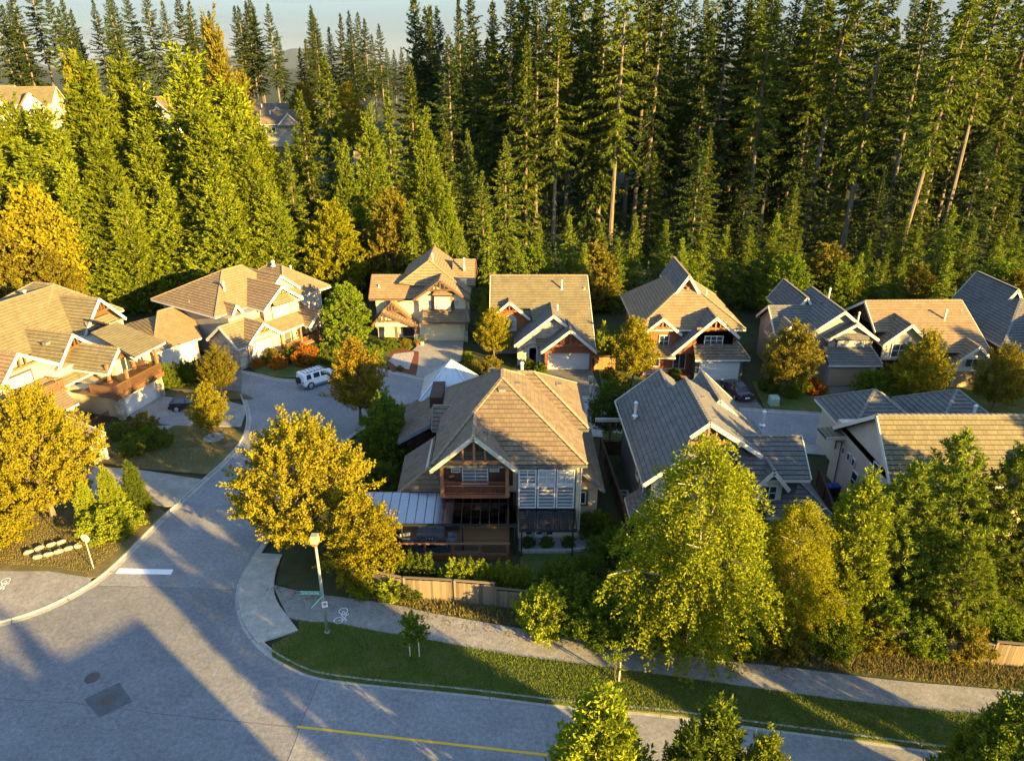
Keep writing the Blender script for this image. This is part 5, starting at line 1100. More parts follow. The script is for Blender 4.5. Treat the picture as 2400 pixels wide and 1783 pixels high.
# columnar and hedge conifers
r = rs(62); V_, P, d, Ls = plume_crown(r, 10, .1, 2.1, lambda t: (1 - t ** 2.6) ** .8 * min(1, .82 + .8 * t), 760, 34, .75, .22, .10, .8, .9, .25, .12, .12, ldir=1.1, shell=.07)
proto('column', 'columnar_cedar', V_, trunk(9, .14, r), 'thuja', 'bark')
r = rs(63); V_, P, d, Ls = plume_crown(r, 2.3, .02, .62, lambda t: (1 - t ** 2.2) ** .8 * min(1, .85 + t), 150, 34, .34, .12, .06, .7, 1.0, .2, .05, .1, ldir=1.1, shell=.06)
proto('thuja', 'hedge_cedar', V_, trunk(1.9, .05, r), 'thuja', 'bark')
r = rs(64); V_, P, d, Ls = plume_crown(r, 13, .2, 3.4, lambda t: (1 - t) ** .62 * min(1, .8 + t), 900, 34, 1.05, .30, .12, .85, .95, .28, .16, .15, ldir=1.2, shell=.09)
proto('fgcedar', 'foreground_cedar', V_, trunk(12.6, .2, r), 'thuja', 'bark')

# street, garden and foreground trees -----------------------------------
def TOP(u, v, Y): pass
plant('maple', -15.3, 43.6, 1.0, 'large golden maple overhanging the side street corner by the lamp', rz=1.0, sz=1.02)
plant('maple_b', -10.2, 39.7, .92, 'bushy golden green tree between the lamp post and the deck', rz=2.0)
plant('maple', -36.4, 47.0, .92, 'wide golden maple in front of the cream corner house', rz=3.2, sz=1.08)
plant('maple_b', -38.5, 43.2, 1.0, 'golden shrubby tree behind the stone edging at the corner', rz=.4)
plant('fgcedar', -31.2, 46.6, .36, 'bushy yellow green conifer beside the dark driveway', sz=.40, cat='conifer'); plant('fgcedar', -30.1, 48.0, .34, 'bushy dark green conifer nearest the driveway kerb', sz=.38, cat='conifer', leafm='shrub'); plant('fgcedar', -32.8, 46.0, .34, 'low bright conifer under the golden corner maple', sz=.33, cat='conifer'); plant('bush', -30.6, 44.9, .9, 'low bright bush at the conifer foot beside the sign post', leafm='thuja', cat='shrub', sz=.7)
plant('bush', -39.5, 41.9, .8, 'green bush at the edge of the west corner path', cat='shrub')
plant('street', *(-28.88, 60.4), .72, 'small round golden tree in a stone ring on the dry lawn', rz=.5)
plant('street_b', -31.6, 69.9, .74, 'bronze green tree between the two driveways', rz=1.5)
plant('street', -15.2, 63.3, 1.12, 'orange gold tree beside the round street end', leafm='orange', rz=2.2)
plant('dome', *(-21.14, 85.73), 1.0, 'dense green dome shaped tree beside the tan house', rz=.3)
plant('broad', -11.2, 55.6, .46, 'dark green tree beside the cream house walkway', leafm='shrub', sz=.5, rz=.7); plant('bush', -11.4, 54.0, 1.1, 'dark evergreen shrub beside the cream house walkway', leafm='shrub', cat='shrub'); plant('bush', -11.6, 59.6, 1.1, 'leafy green shrub behind the dark tree', cat='shrub'); plant('bush', -11.0, 50.5, .8, 'small dark shrub beside the plank walkway', leafm='shrub', cat='shrub')
plant('street_b', *(-2.21, 80.38), .82, 'olive gold tree before the red dormer', leafm='gold', rz=.2)
plant('street', *(13.47, 72.21), 1.02, 'golden tree before the red shingle house porch', rz=3.0)
plant('street_b', *(29.91, 70.07), 1.12, 'broad bronze tree on the green lawn with the utility box', rz=1.1, sz=1.05)
plant('street', *(41.97, 66.64), 1.08, 'golden tree before the brown roofed house', rz=.8); plant('street_b', 49.5, 65.5, .95, 'bronze tree beside the grey hipped house', rz=2.6); plant('street', 54.5, 67.0, .95, 'yellow tree at the end of the back street', rz=.1); plant('bush', 38.6, 68.4, 1.0, 'green shrub between two garden trees on the back street', cat='shrub'); plant('bush', 42.4, 70.5, .9, 'olive shrub under the golden tree by the brown roof', cat='shrub', leafm='bronze')
plant('street_b', *(9.35, 59.67), .82, 'dark tree between the cream and slate houses', leafm='shrub', rz=.6)
plant('birch', 11.0, 33.8, 1.06, 'tall weeping yellow green birch overhanging the path', rz=.5, sz=.97)
plant('birch', 17.2, 34.9, .66, 'smaller yellow green birch behind the tall one', rz=2.5, leafm='lime')
plant('column', 21.3, 36.0, 1.08, 'columnar green cedar between birch and pines', rz=.4, sz=1.1); plant('column', 20.2, 33.9, .62, 'short round cedar at the foot of the column', rz=.4, sz=.55)
for i, (x, y, s, lb) in enumerate(((25.0, 37.6, .86, 'bushy pine next to the columnar cedar'), (27.8, 38.2, 1.0, 'tallest bushy pine before the beige house'), (31.4, 37.6, .95, 'bushy pine with a bare grey trunk by the fence'), (27.4, 34.4, .62, 'low pine spreading over the path fence'), (36.5, 37, .98, 'pine at the end of the garden row'))):
    plant('pine', x, y, s, lb, rz=i * 1.3)
plant('small', *(-5.91, 32.55), 1.0, 'young staked tree with green crown on the verge', rz=.3)
plant('sapling', *(6.0, 30.65), .95, 'thin sapling with few leaves on the verge', rz=.3)
plant('fgcedar', *(3.59, 20.5), .92, 'bushy cedar rising from the near roadside beside the yellow line', rz=.2, sz=0.841)
plant('fgcedar', *(8.29, 20.5), .78, 'cedar rising from the near roadside, second along the kerb', rz=1.2, sz=0.77, leafm='yfir'); plant('fgcedar', *(6.9, 19.5), .6, 'small dark cedar crowded against the second roadside cedar', rz=2, sz=0.753, leafm='shrub'); plant('fgcedar', *(10.33, 20.0), .6, 'small bright cedar leaning out from the roadside row', rz=2.5, sz=0.68)
plant('fgcedar', *(21.14, 21.5), .72, 'cedar at the far end of the near roadside row', rz=2.2, sz=0.722, leafm='yfir')
# shrubs along the path
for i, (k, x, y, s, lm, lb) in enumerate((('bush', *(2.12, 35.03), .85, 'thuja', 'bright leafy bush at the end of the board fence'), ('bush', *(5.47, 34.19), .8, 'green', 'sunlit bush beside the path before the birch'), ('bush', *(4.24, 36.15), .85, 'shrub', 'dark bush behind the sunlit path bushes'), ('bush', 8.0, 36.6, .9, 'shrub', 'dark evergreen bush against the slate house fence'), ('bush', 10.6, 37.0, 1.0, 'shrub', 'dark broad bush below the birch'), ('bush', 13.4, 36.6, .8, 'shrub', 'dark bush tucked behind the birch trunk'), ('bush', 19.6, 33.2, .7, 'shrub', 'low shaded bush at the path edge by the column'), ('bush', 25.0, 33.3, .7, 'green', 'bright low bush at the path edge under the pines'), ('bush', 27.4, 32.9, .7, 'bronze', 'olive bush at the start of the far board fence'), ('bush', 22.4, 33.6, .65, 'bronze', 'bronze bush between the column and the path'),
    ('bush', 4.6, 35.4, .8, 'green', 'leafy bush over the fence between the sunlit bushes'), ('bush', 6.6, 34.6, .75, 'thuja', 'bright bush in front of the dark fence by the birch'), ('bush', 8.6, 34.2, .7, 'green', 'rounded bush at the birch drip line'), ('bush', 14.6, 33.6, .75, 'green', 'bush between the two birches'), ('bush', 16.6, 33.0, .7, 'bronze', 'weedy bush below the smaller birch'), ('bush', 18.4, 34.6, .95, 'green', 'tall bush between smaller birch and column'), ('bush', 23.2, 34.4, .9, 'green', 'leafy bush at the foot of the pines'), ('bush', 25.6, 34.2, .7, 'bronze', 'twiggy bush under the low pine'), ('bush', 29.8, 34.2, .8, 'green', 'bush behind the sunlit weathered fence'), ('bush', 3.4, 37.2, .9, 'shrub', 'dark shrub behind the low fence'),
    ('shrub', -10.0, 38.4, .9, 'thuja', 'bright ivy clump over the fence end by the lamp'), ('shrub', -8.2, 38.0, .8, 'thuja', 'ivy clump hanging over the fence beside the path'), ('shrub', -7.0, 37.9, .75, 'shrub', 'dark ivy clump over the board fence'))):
    plant(k, x, y, s, lb, cat='shrub', leafm=lm)
hx = -3.13
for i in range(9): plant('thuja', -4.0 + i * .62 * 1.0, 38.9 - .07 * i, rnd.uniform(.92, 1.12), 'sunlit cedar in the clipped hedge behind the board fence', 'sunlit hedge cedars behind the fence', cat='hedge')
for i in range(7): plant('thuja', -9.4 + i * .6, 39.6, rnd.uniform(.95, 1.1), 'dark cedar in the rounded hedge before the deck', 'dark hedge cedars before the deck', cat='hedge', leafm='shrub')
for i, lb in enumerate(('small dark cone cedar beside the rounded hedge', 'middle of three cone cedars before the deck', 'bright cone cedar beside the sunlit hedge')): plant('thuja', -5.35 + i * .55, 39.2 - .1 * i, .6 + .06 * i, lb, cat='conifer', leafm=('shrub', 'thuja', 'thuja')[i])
for i, x in enumerate((1.2, 2.6, 4.2)): plant('shrub', x, 43.55, .42, ('clipped ball shrub before the left garden door', 'clipped ball shrub before the right garden door', 'clipped ball shrub at the awning post')[i], cat='shrub')
plant('bush', 6.5, 44.6, .62, 'round dark shrub at the corner of the cream house', cat='shrub', leafm='shrub'); plant('bush', 7.4, 41.3, .8, 'dark garden shrub by the side fence', cat='shrub', leafm='shrub'); plant('bush', 5.4, 39.4, .6, 'low dark shrub on the back lawn edge', cat='shrub', leafm='shrub')
gd = ((-27.8, 77.6, .8, 'redshrub', 'orange rust shrub in the front garden'), (-24.8, 78.6, 1.2, 'redshrub', 'large orange shrub in the front garden by the porch'), (-26.6, 79.6, 1.0, 'shrub', 'dark shrub under the half timbered gable'), (-23.0, 80.4, 1.0, 'green', 'bright shrub beside the porch railing'), (-21.2, 79.6, 1.0, 'shrub', 'dark shrub under the dome tree'), (-22.4, 77.4, .8, 'shrub', 'dark low shrub above the white car'), (-30.4, 77.9, .6, 'redshrub', 'small rust shrub at the driveway corner'), (-28.9, 79.4, .9, 'bronze', 'olive shrub by the stone chimney wall'),
    (-17.0, 80.5, .9, 'green', 'yellow green shrub beside the red mulch bed'), (-15.4, 83.5, .8, 'shrub', 'dark shrub before the porch window'), (-13.6, 84.3, .6, 'bronze', 'bronze shrub at the tan house door'), (-15.6, 78.6, .35, 'green', 'small clump in the pale stone bed'), (-13.2, 76.9, .35, 'green', 'small clump at the tip of the mulch bed'),
    (-2.4, 77.0, .9, 'bronze', 'dry grassy clump by the red dormer house'), (-4.4, 76.2, .8, 'bronze', 'tawny grass clump beside the driveway'), (-5.4, 79.8, .6, 'green', 'shrub between two driveways'), (2.0, 77.4, .6, 'shrub', 'round dark shrub below the stone arch'), (3.3, 76.4, .6, 'shrub', 'round dark shrub beside the grey garage'), (11.2, 74.6, .7, 'bronze', 'olive shrub by the pale side fence'), (12.2, 72.0, .8, 'bronze', 'tawny shrub on the shaded lawn edge'),
    (18.4, 74.2, .7, 'shrub', 'dark shrub before the porch of the shingle house'), (28.3, 71.2, .9, 'shrub', 'dark shrub under the bronze tree'), (31.6, 70.6, .9, 'green', 'light green shrub by the bronze tree'), (33.2, 70.4, .9, 'redshrub', 'dark red shrub beside the tan garage driveway'), (30.2, 69.4, .7, 'shrub', 'low dark shrub on the green lawn'),
    (-36.2, 61.9, .9, 'bronze', 'rust tipped shrub by the balcony house steps'), (-35.0, 59.9, .7, 'green', 'yellow green shrub below the steps'), (-33.4, 58.6, 1.0, 'shrub', 'dark round shrub on the dry lawn'), (-34.9, 57.2, 1.0, 'shrub', 'dark broad shrub on the dry lawn'), (-37.8, 60.3, .8, 'shrub', 'dark shrub at the corner of the steps'))
for x, y, s, lm, lb in gd: plant('shrub', x, y, s, lb, cat='shrub', leafm=lm)
for i in range(10): plant('thuja', -40.0 + i * .62, 71.9 + i * .2, 1.25, 'dark cedar in the clipped hedge between the two driveways', 'dark clipped driveway hedge', cat='hedge', leafm='shrub')
for x, y, s, lb in ((10.9, 79.5, 1.7, 'slim bright cedar beside the stone gable house'), (12.4, 79.0, 1.4, 'slim cedar beside the pale bin'), (-3.6, 88.5, 1.8, 'slim dark cedar behind the driveway of the tan house')): plant('thuja', x, y, s, lb, cat='conifer', sz=s*1.3)

# forest -------------------------------------------------------------------
def forest(L, kinds, label, group, leafm=None, H0=None, fat=1.0):
    for (x, y, top) in L:
        k = kinds[rnd.randrange(len(kinds))]; H = H0; hh = top - terr(x, y); s = hh / H
        plant(k, x, y, s ** .75 * fat * rnd.uniform(.92, 1.08), label, group, sz=s, leafm=leafm)
def T(*a): return a
forest([(-62.41, 112, 34.37), (-65.0, 106, 25.44), (-57.26, 103, 23.42), (-59.33, 118, 33.97), (-52.68, 107, 24.79), (-49.44, 103, 18.26), (-47.28, 112, 35.26), (-43.12, 105, 27.73), (-41.76, 114, 30.83), (-37.97, 106, 23.14), (-35.09, 104, 17.52), (-68.6, 110, 28.06), (-73.86, 112, 28.44), (-55.17, 114, 30.24), (-61.49, 101, 20.82), (-41.4, 102, 20.7), (-38.28, 114, 24.25), (-67.95, 104, 23.33), (-77.1, 110, 30.34), (-73.91, 104, 23.33), (-54.11, 100, 17.55)], ['cedar0', 'cedar1', 'cedar2'], 'dense yellow green cedar behind the houses on the west side', 'bright cedars behind the western houses', None, 28, 1.28)
forest([(-45.92, 121, 40.08), (-43.75, 124, 32.53)], ['cedar1'], 'tall thin topped cedar standing above the bright cedars', 'tall cedars above the western cedars', 'bronze', 28, .8)
forest([(-22.51, 118, 27.08), (-14.33, 121, 26.29), (-25.68, 112, 22.59), (-10.16, 112, 16.97)], ['cedar0', 'cedar2'], 'green cedar in the middle of the forest edge', 'cedars at the forest edge', 'yfir', 28, .82)
forest([(-30.0, 124, 34.51), (-34.01, 122, 29.42), (-21.71, 132, 29.13), (-18.48, 140, 33.17), (-7.41, 124, 23.49), (-1.08, 118, 22.8), (-12.15, 134, 24.15), (-34.02, 112, 22.59), (-4.57, 112, 18.24), (2.61, 138, 38.35)], ['spruce0', 'spruce1', 'spruce2'], 'broad dark spruce with layered branches at the forest edge', 'spruces at the forest edge', None, 33)
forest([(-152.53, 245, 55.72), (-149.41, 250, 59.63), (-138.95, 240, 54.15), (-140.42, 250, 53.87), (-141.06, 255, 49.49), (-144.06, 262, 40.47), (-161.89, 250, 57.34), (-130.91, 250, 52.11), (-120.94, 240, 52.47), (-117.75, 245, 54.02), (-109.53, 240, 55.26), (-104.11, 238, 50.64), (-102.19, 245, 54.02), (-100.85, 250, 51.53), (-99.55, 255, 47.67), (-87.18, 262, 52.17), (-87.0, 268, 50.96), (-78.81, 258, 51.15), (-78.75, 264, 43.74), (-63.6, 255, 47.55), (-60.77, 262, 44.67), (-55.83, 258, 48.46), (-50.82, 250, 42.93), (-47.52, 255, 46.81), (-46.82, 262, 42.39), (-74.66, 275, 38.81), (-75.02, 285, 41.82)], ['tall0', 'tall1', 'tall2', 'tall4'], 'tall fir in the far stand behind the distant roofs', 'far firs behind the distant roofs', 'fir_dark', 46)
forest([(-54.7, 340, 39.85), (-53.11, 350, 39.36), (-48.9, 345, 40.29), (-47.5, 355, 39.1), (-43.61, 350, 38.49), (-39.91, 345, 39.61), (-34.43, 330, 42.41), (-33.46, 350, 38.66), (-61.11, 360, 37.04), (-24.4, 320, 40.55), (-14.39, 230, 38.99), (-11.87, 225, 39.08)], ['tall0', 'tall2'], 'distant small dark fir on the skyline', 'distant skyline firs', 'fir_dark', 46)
R0 = random.Random(5)
tall = [(-15.3, 172, 40.83), (-4.28, 160, 42.89), (-7.46, 182, 35.95), (-0.4, 152, 46.04), (1.9, 165, 50.58), (4.84, 148, 46.73), (7.52, 160, 51.5), (8.03, 138, 45.16), (11.31, 150, 51.69), (15.63, 170, 50.33), (19.24, 180, 44.64), (17.57, 146, 51.85), (19.48, 140, 52.94), (24.8, 158, 50.55), (25.62, 150, 53.03), (26.06, 142, 53.22), (33.81, 165, 49.82), (40.09, 178, 47.86), (42.18, 172, 45.1), (40.07, 155, 47.38), (40.06, 147, 49.99), (49.03, 168, 47.8), (49.56, 160, 44.86), (46.34, 140, 47.27), (55.5, 175, 51.64), (52.39, 150, 46.91), (64.87, 175, 45.14), (59.04, 155, 48.8), (57.55, 146, 51.85), (55.67, 135, 52.22), (65.24, 150, 51.02), (75.74, 165, 48.3), (60.29, 128, 50.09), (85.76, 170, 46.39), (84.05, 160, 44.1), (65.62, 125, 48.58), (84.96, 150, 43.41), (80.39, 140, 49.18), (92.42, 155, 48.8), (80.24, 132, 50.04), (91.78, 145, 49.11), (89.85, 138, 49.58), (25.61, 190, 41.65), (38.9, 195, 41.88), (69.32, 200, 40.17), (92.52, 195, 41.88), (106.54, 190, 41.65), (117.19, 185, 43.2), (104.07, 172, 33.21), (13.53, 190, 35.13)]
for i, (x, y, top) in enumerate(tall):
    s = top / 46; k = 'tall%d' % (i * 7 % 5)
    plant(k, x, y, min(1.2, s ** .7) * R0.uniform(.95, 1.15), ('towering fir crowned from low down', 'towering fir with a bare lower trunk', 'towering fir with boughs almost to the ground', 'towering fir bare to half its height', 'towering ragged fir with gaps in its crown')[i * 7 % 5] + (' and dark needles' if i % 5 == 0 else '') + ' in the forest behind the eastern houses', 'towering firs behind the eastern houses', sz=s, leafm=('fir_dark' if i % 5 == 0 else None), tilt=(R0.gauss(0, .012), R0.gauss(0, .015)))
plant('tall1', *(62.39, 113.27), 1.0, 'leaning fir with a long bare grey trunk at the forest edge', tilt=(0, R_(4.0)), sz=1.0, rz=0)
forest([(-3.32, 101, 13.56), (4.05, 104, 12.06), (8.23, 102, 13.37), (12.6, 101, 12.54), (17.85, 103, 13.18), (22.12, 102, 12.76), (26.61, 98, 11.79), (30.66, 101, 12.06), (33.65, 100, 12.38), (37.06, 100, 11.66), (23.25, 96, 11.35), (52.33, 93, 9.74), (57.81, 92, 10.56), (65.1, 94, 12.09), (69.18, 96, 11.35), (-11.91, 105, 13.1), (-7.23, 100, 11.66), (14.99, 99, 10.68), (-14.79, 104, 15.12), (0.61, 100, 10.45), (10.01, 97, 10.54), (-33.27, 104, 15.12), (50.62, 96, 8.4)], ['young0', 'young1', 'young2'], 'young bright fir along the back fence of the row', 'young firs behind the back gardens', None, 13, 1.1)
for u_, v_, lb, lm, k in [((-26.55, 104, 14.64), 0, 0, 0, 0), ((-17.97, 107, 15.97), 0, 0, 0, 0), ((43.02, 95, 10.71), 0, 0, 0, 0), ((-64.37, 96, 18.17), 0, 0, 0, 0), ((-67.31, 92, 14.47), 0, 0, 0, 0), ((37.54, 93, 9.74), 0, 0, 0, 0), ((66.44, 90, 8.24), 0, 0, 0, 0), ((-59.44, 210, 29.0), 0, 0, 0, 0), ((-44.47, 205, 28.04), 0, 0, 0, 0), ((-85.3, 150, 33.56), 0, 0, 0, 0), ((-61.28, 92, 12.26), 0, 0, 0, 0)] and (): pass
BL = [(-26.55, 104, 14.64), (-17.97, 107, 15.97), (43.02, 95, 10.71), (-64.37, 96, 18.17), (-67.31, 92, 14.47), (37.54, 93, 9.74), (66.44, 90, 8.24), (-59.13, 215, 28.35), (-45.27, 210, 28.46), (-85.3, 150, 33.56), (-60.51, 91, 10.81)]
for (x, y, top), lm, s, lb in zip(BL, ('lime', 'bronze', 'bronze', 'gold', 'bronze', 'green', 'bronze', 'orange', 'gold', 'gold', 'bronze'), (1.05, 1.0, 1.0, 1.2, 1.1, .8, .8, 1.0, 1.1, .9, .8), ('bright lime green tree behind the tan house', 'bronze green tree left of the tan house ridge', 'olive gold tree behind the grey gable house', 'large golden tree at the west edge of the cedars', 'bronze tree beside the large golden one', 'green tree behind the shingle house garden', 'olive tree behind the grey hipped house', 'orange tree beside the distant roofs', 'bright gold tree above the forest edge', 'golden tree above the cedars by the white chalet', 'olive tree behind the balcony house roof')):
    plant('broad', x, y, s, lb, sz=(top - terr(x, y)) / 14, leafm=lm)
filler = random.Random(11)
for i in range(70):
    x = -22 + i * 2.75 + filler.uniform(-3, 3); y = filler.uniform(140, 215); hh = filler.uniform(34, 44)
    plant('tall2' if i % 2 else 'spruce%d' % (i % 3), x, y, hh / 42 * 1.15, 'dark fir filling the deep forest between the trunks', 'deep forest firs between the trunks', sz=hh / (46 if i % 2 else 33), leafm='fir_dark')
for i in range(16):
    x = 22 + i * 6 + filler.uniform(-3, 3); y = filler.uniform(112, 134); hh = filler.uniform(14, 26)
    plant('spruce%d' % (i % 3), x, y, hh / 33 * 1.25, 'half grown shaded spruce under the towering firs', 'half grown spruces under the firs', sz=hh / 33, leafm='fir_dark' if i % 2 else None)
for i in range(46):
    x = -190 + i * 3.4 + filler.uniform(-3, 3); y = filler.uniform(135, 200); top = min(21, 12 + (y - 135) * .13) + filler.uniform(-2, 2)
    hh = max(7, top - terr(x, y)); plant('young%d' % (i % 3), x, y, hh / 13 * 1.2, 'small conifer on the slope below the distant roofs', 'small conifers below the distant roofs', sz=hh / 13)
for i in range(30):
    x = -235 + i * 6.2 + filler.uniform(-3, 3); y = filler.uniform(262, 330); hh = filler.uniform(28, 40)
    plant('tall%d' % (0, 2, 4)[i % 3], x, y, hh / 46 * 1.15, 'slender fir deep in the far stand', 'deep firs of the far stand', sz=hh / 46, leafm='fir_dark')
for i in range(16):
    x = 40 + i * 3.2 + filler.uniform(-1, 1); y = filler.uniform(92, 112); hh = filler.uniform(8, 14)
    plant('young%d' % (i % 3), x, y, hh / 13 * 1.15, 'young shaded fir below the dark eastern forest', 'young firs below the eastern forest', sz=hh / 13, leafm='fir' if i % 2 else None)
for i, (x, y, hh, lm, lb) in enumerate(((44, 93, 9, 'green', 'rounded green tree behind the brown roofed house'), (56, 95, 8, 'bronze', 'rounded olive tree behind the grey hipped house ridge'), (66, 92, 9, 'green', 'green tree beyond the last grey roof'), (24, 97, 9, 'green', 'leafy green tree behind the shingle house ridge'), (12, 99, 10, 'bronze', 'olive tree behind the stone gable house'), (3, 101, 9, 'green', 'leafy tree between stone gable and tan house'))):
    plant('broad', x, y, hh / 14 * 1.15, lb, sz=hh / 14, leafm=lm)
# understorey between the trunks
und = tag(np_mesh('undergrowth', plume_crown(rs(70), 4.5, 0, 1.0, lambda t: 1 - .6 * t, 2600, 14, 1.4, .5, .26, .5, .8, .4, .3)[0] * 0, 4, 'fir_dark'), 'low dark undergrowth under the forest', kind='stuff') if False else None
rU = rs(71); n = 3000; ux = rU.uniform(-150, 130, n); uy = rU.uniform(104, 175, n); uz = np.array([terr(a_, b_) for a_, b_ in zip(ux, uy)])
k = 16; base = np.repeat(np.stack([ux, uy, uz], 1), k, 0) + rU.normal(0, 1.0, (n * k, 3)) * np.array([1.1, 1.1, .9]) + np.array([0, 0, 1.2]); base[:, 2] = np.maximum(base[:, 2], np.repeat(uz, k))
dd = rU.normal(0, .8, (n * k, 3)); dd[:, 2] += .5
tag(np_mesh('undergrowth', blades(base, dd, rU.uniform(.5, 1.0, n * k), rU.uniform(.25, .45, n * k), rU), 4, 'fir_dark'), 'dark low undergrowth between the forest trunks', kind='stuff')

# trees and a house across the main road (beyond the lower right edge of the view): they throw the long evening shadows
def across(p, s_): return (.643 * p - .766 * s_, .766 * p + .643 * s_)
for i, (p, s_, hh, k) in enumerate(((-20, -12, 14, 'fgcedar'), (-16.5, -14, 15, 'fgcedar'), (-13, -12, 14, 'fgcedar'), (-9.5, -14, 15, 'fgcedar'), (-6, -12, 14.5, 'fgcedar'), (-2.5, -14, 15, 'fgcedar'), (1.0, -18, 16, 'fgcedar'), (4.3, -19, 16, 'fgcedar'), (6.4, -20, 16, 'column'), (15.2, -6, 15, 'column'), (30.7, -12, 13, 'column'), (35.0, -10, 13, 'column'), (60.5, -22, 15.5, 'fgcedar'), (64, -22, 16, 'fgcedar'), (68, -24, 16.5, 'fgcedar'), (72, -26, 16, 'fgcedar'), (76, -26, 16, 'fgcedar'), (80, -26, 16, 'fgcedar'), (85, -26, 15, 'fgcedar'), (90, -28, 15, 'fgcedar'))):
    x, y = across(p, s_); plant(k, x, y, hh / 13 * .85 if k == 'fgcedar' else hh / 10 * .62, 'roadside cedar in the row across the main road', 'cedars across the main road', sz=hh / (13 if k == 'fgcedar' else 10))
x, y = across(6.6, -12)
h = House('neighbour_house', 'brown roofed house across the main road', x, y, 50, 'tile_brown')
h.box('wall', 'taupe', -4.7, 4.7, 0, 9, 0, 7.2); h.gable('x', -5.2, 5.2, -.5, 9.5, 7.1, 11.3, ends=(1, 1), wall='taupe'); h.win('f', -.02, (-3, -1, 1, 2.4), 2, 1); h.win('f', -.02, (1, 3, 4.2, 5.6), 2, 1); h.door('f', -.02, (.2, 1.1, .1, 2.2)); h.finish()

# ------------------------------------------------------------------ street furniture, fences, cars, small things
def text_mesh(body, size, m, parent, mat4):
    cu = bpy.data.curves.new('lettering', 'FONT'); cu.body = body; cu.size = size; cu.align_x = 'CENTER'; cu.align_y = 'CENTER'; cu.extrude = .002
    o = bpy.data.objects.new('lettering', cu); C.objects.link(o); bpy.context.view_layer.update()
    me = bpy.data.meshes.new_from_object(o.evaluated_get(bpy.context.evaluated_depsgraph_get())); bpy.data.objects.remove(o)
    me.materials.clear(); me.materials.append(M[m]); t = bpy.data.objects.new('lettering', me); C.objects.link(t); t.parent = parent; t.matrix_local = mat4; return t

def lamp(x, y, hgt, label):
    r = empty('street_lamp', (x, y, .1)); tag(r, label, 'street lamp')
    MB().tube([(0, 0, 0), (0, 0, hgt - .75)], [.115, .075], 10).build('pole', 'galv', r, smooth=True); MB().tube([(0, 0, 0), (0, 0, .12)], [.2, .19], 12).build('base_plate', 'galv', r)
    b = MB(); b.quadbox([(-.14, -.14, hgt - .75), (.14, -.14, hgt - .75), (.14, .14, hgt - .75), (-.14, .14, hgt - .75), (-.23, -.23, hgt - .5), (.23, -.23, hgt - .5), (.23, .23, hgt - .5), (-.23, .23, hgt - .5)]); b.build('lens', mat('amber_lens', (.30, .13, .04), None, rough=.25, spec=.6), r)
    b = MB(); b.quadbox([(-.24, -.24, hgt - .497), (.24, -.24, hgt - .497), (.24, .24, hgt - .497), (-.24, .24, hgt - .497), (-.2, -.2, hgt), (.2, -.2, hgt), (.2, .2, hgt), (-.2, .2, hgt)]); b.build('lantern_head', mat('lantern_green', (.17, .21, .14), (.21, .25, .17), 3, .5), r)
    return r
lp = lamp(-11.72, 34.6, 7.5, 'tall green grey street lamp with a square lantern at the corner')
lamp(7.77, 63.9, 4.9, 'short green lamp post on the back street behind the cream house')
# street name plates and the little white sign on the corner lamp
def plate(name, parent, w_, h_, loc, rz, m, label, cat):
    r = empty(name, loc, rz); tag(r, label, cat); MB().box(-w_/2, w_/2, -.008, .008, -h_/2, h_/2).build('panel', m, r)
    return r
FACE = Matrix.Rotation(R_(90), 4, 'X')
p1 = plate('street_name_sign', lp, 1.36, .26, (-12.42, 34.5, 3.36), R_(-2), 'signgreen', 'green street name plate reading Forest Park Way on the lamp post', 'sign')
for z in (-.115, .115): MB().box(-.66, .66, -.0105, -.0085, z - .008, z + .008).build('border', 'signwhite', p1)
t = text_mesh('Forest Park Way', .185, 'signwhite', p1, Matrix.Translation((0, -.012, 0)) @ FACE); t.scale = (.86, 1, 1)
MB().bar((.66, .05, 0), (.78, .1, 0), .05, .2).build('bracket', 'galv', p1)
p2 = plate('street_name_sign', lp, 1.2, .24, (-11.93, 34.0, 3.05), R_(68), 'signgreen', 'green cross street plate seen edge on below the other', 'sign'); MB().box(-.55, .55, -.0105, -.0085, -.02, .03).build('lettering_band', 'signwhite', p2)
MB().bar((.55, .02, 0), (.72, .05, .0), .05, .2).build('bracket', 'galv', p2)
p3 = plate('parking_sign', lp, .34, .44, (-11.6, 34.44, 2.5), R_(12), 'signwhite', 'small white prohibition sign with a red ring on the lamp post', 'sign')
b = MB()
for k in range(18):
    t0, t1 = k * math.pi / 9, (k + 1) * math.pi / 9; b.quadbox([(.10*math.cos(t0), -.0105, .10*math.sin(t0)+.02), (.135*math.cos(t0), -.0105, .135*math.sin(t0)+.02), (.135*math.cos(t1), -.0105, .135*math.sin(t1)+.02), (.10*math.cos(t1), -.0105, .10*math.sin(t1)+.02)] + [(r_*math.cos(t_), -.0085, r_*math.sin(t_)+.02) for r_, t_ in ((.10, t0), (.135, t0), (.135, t1), (.10, t1))])
b.build('red_ring', 'red', p3); MB().bar((-.08, -.0115, .10), (.08, -.0115, -.06), .03, .004, (0, 1, 0)).build('red_bar', 'red', p3); MB().bar((0, .0, .0), (0, .1, .0), .04, .1).build('bracket', 'galv', p3)
MB().box(-.05, .06, -.0102, -.0088, -.05, .09).build('symbol', 'black', p3)
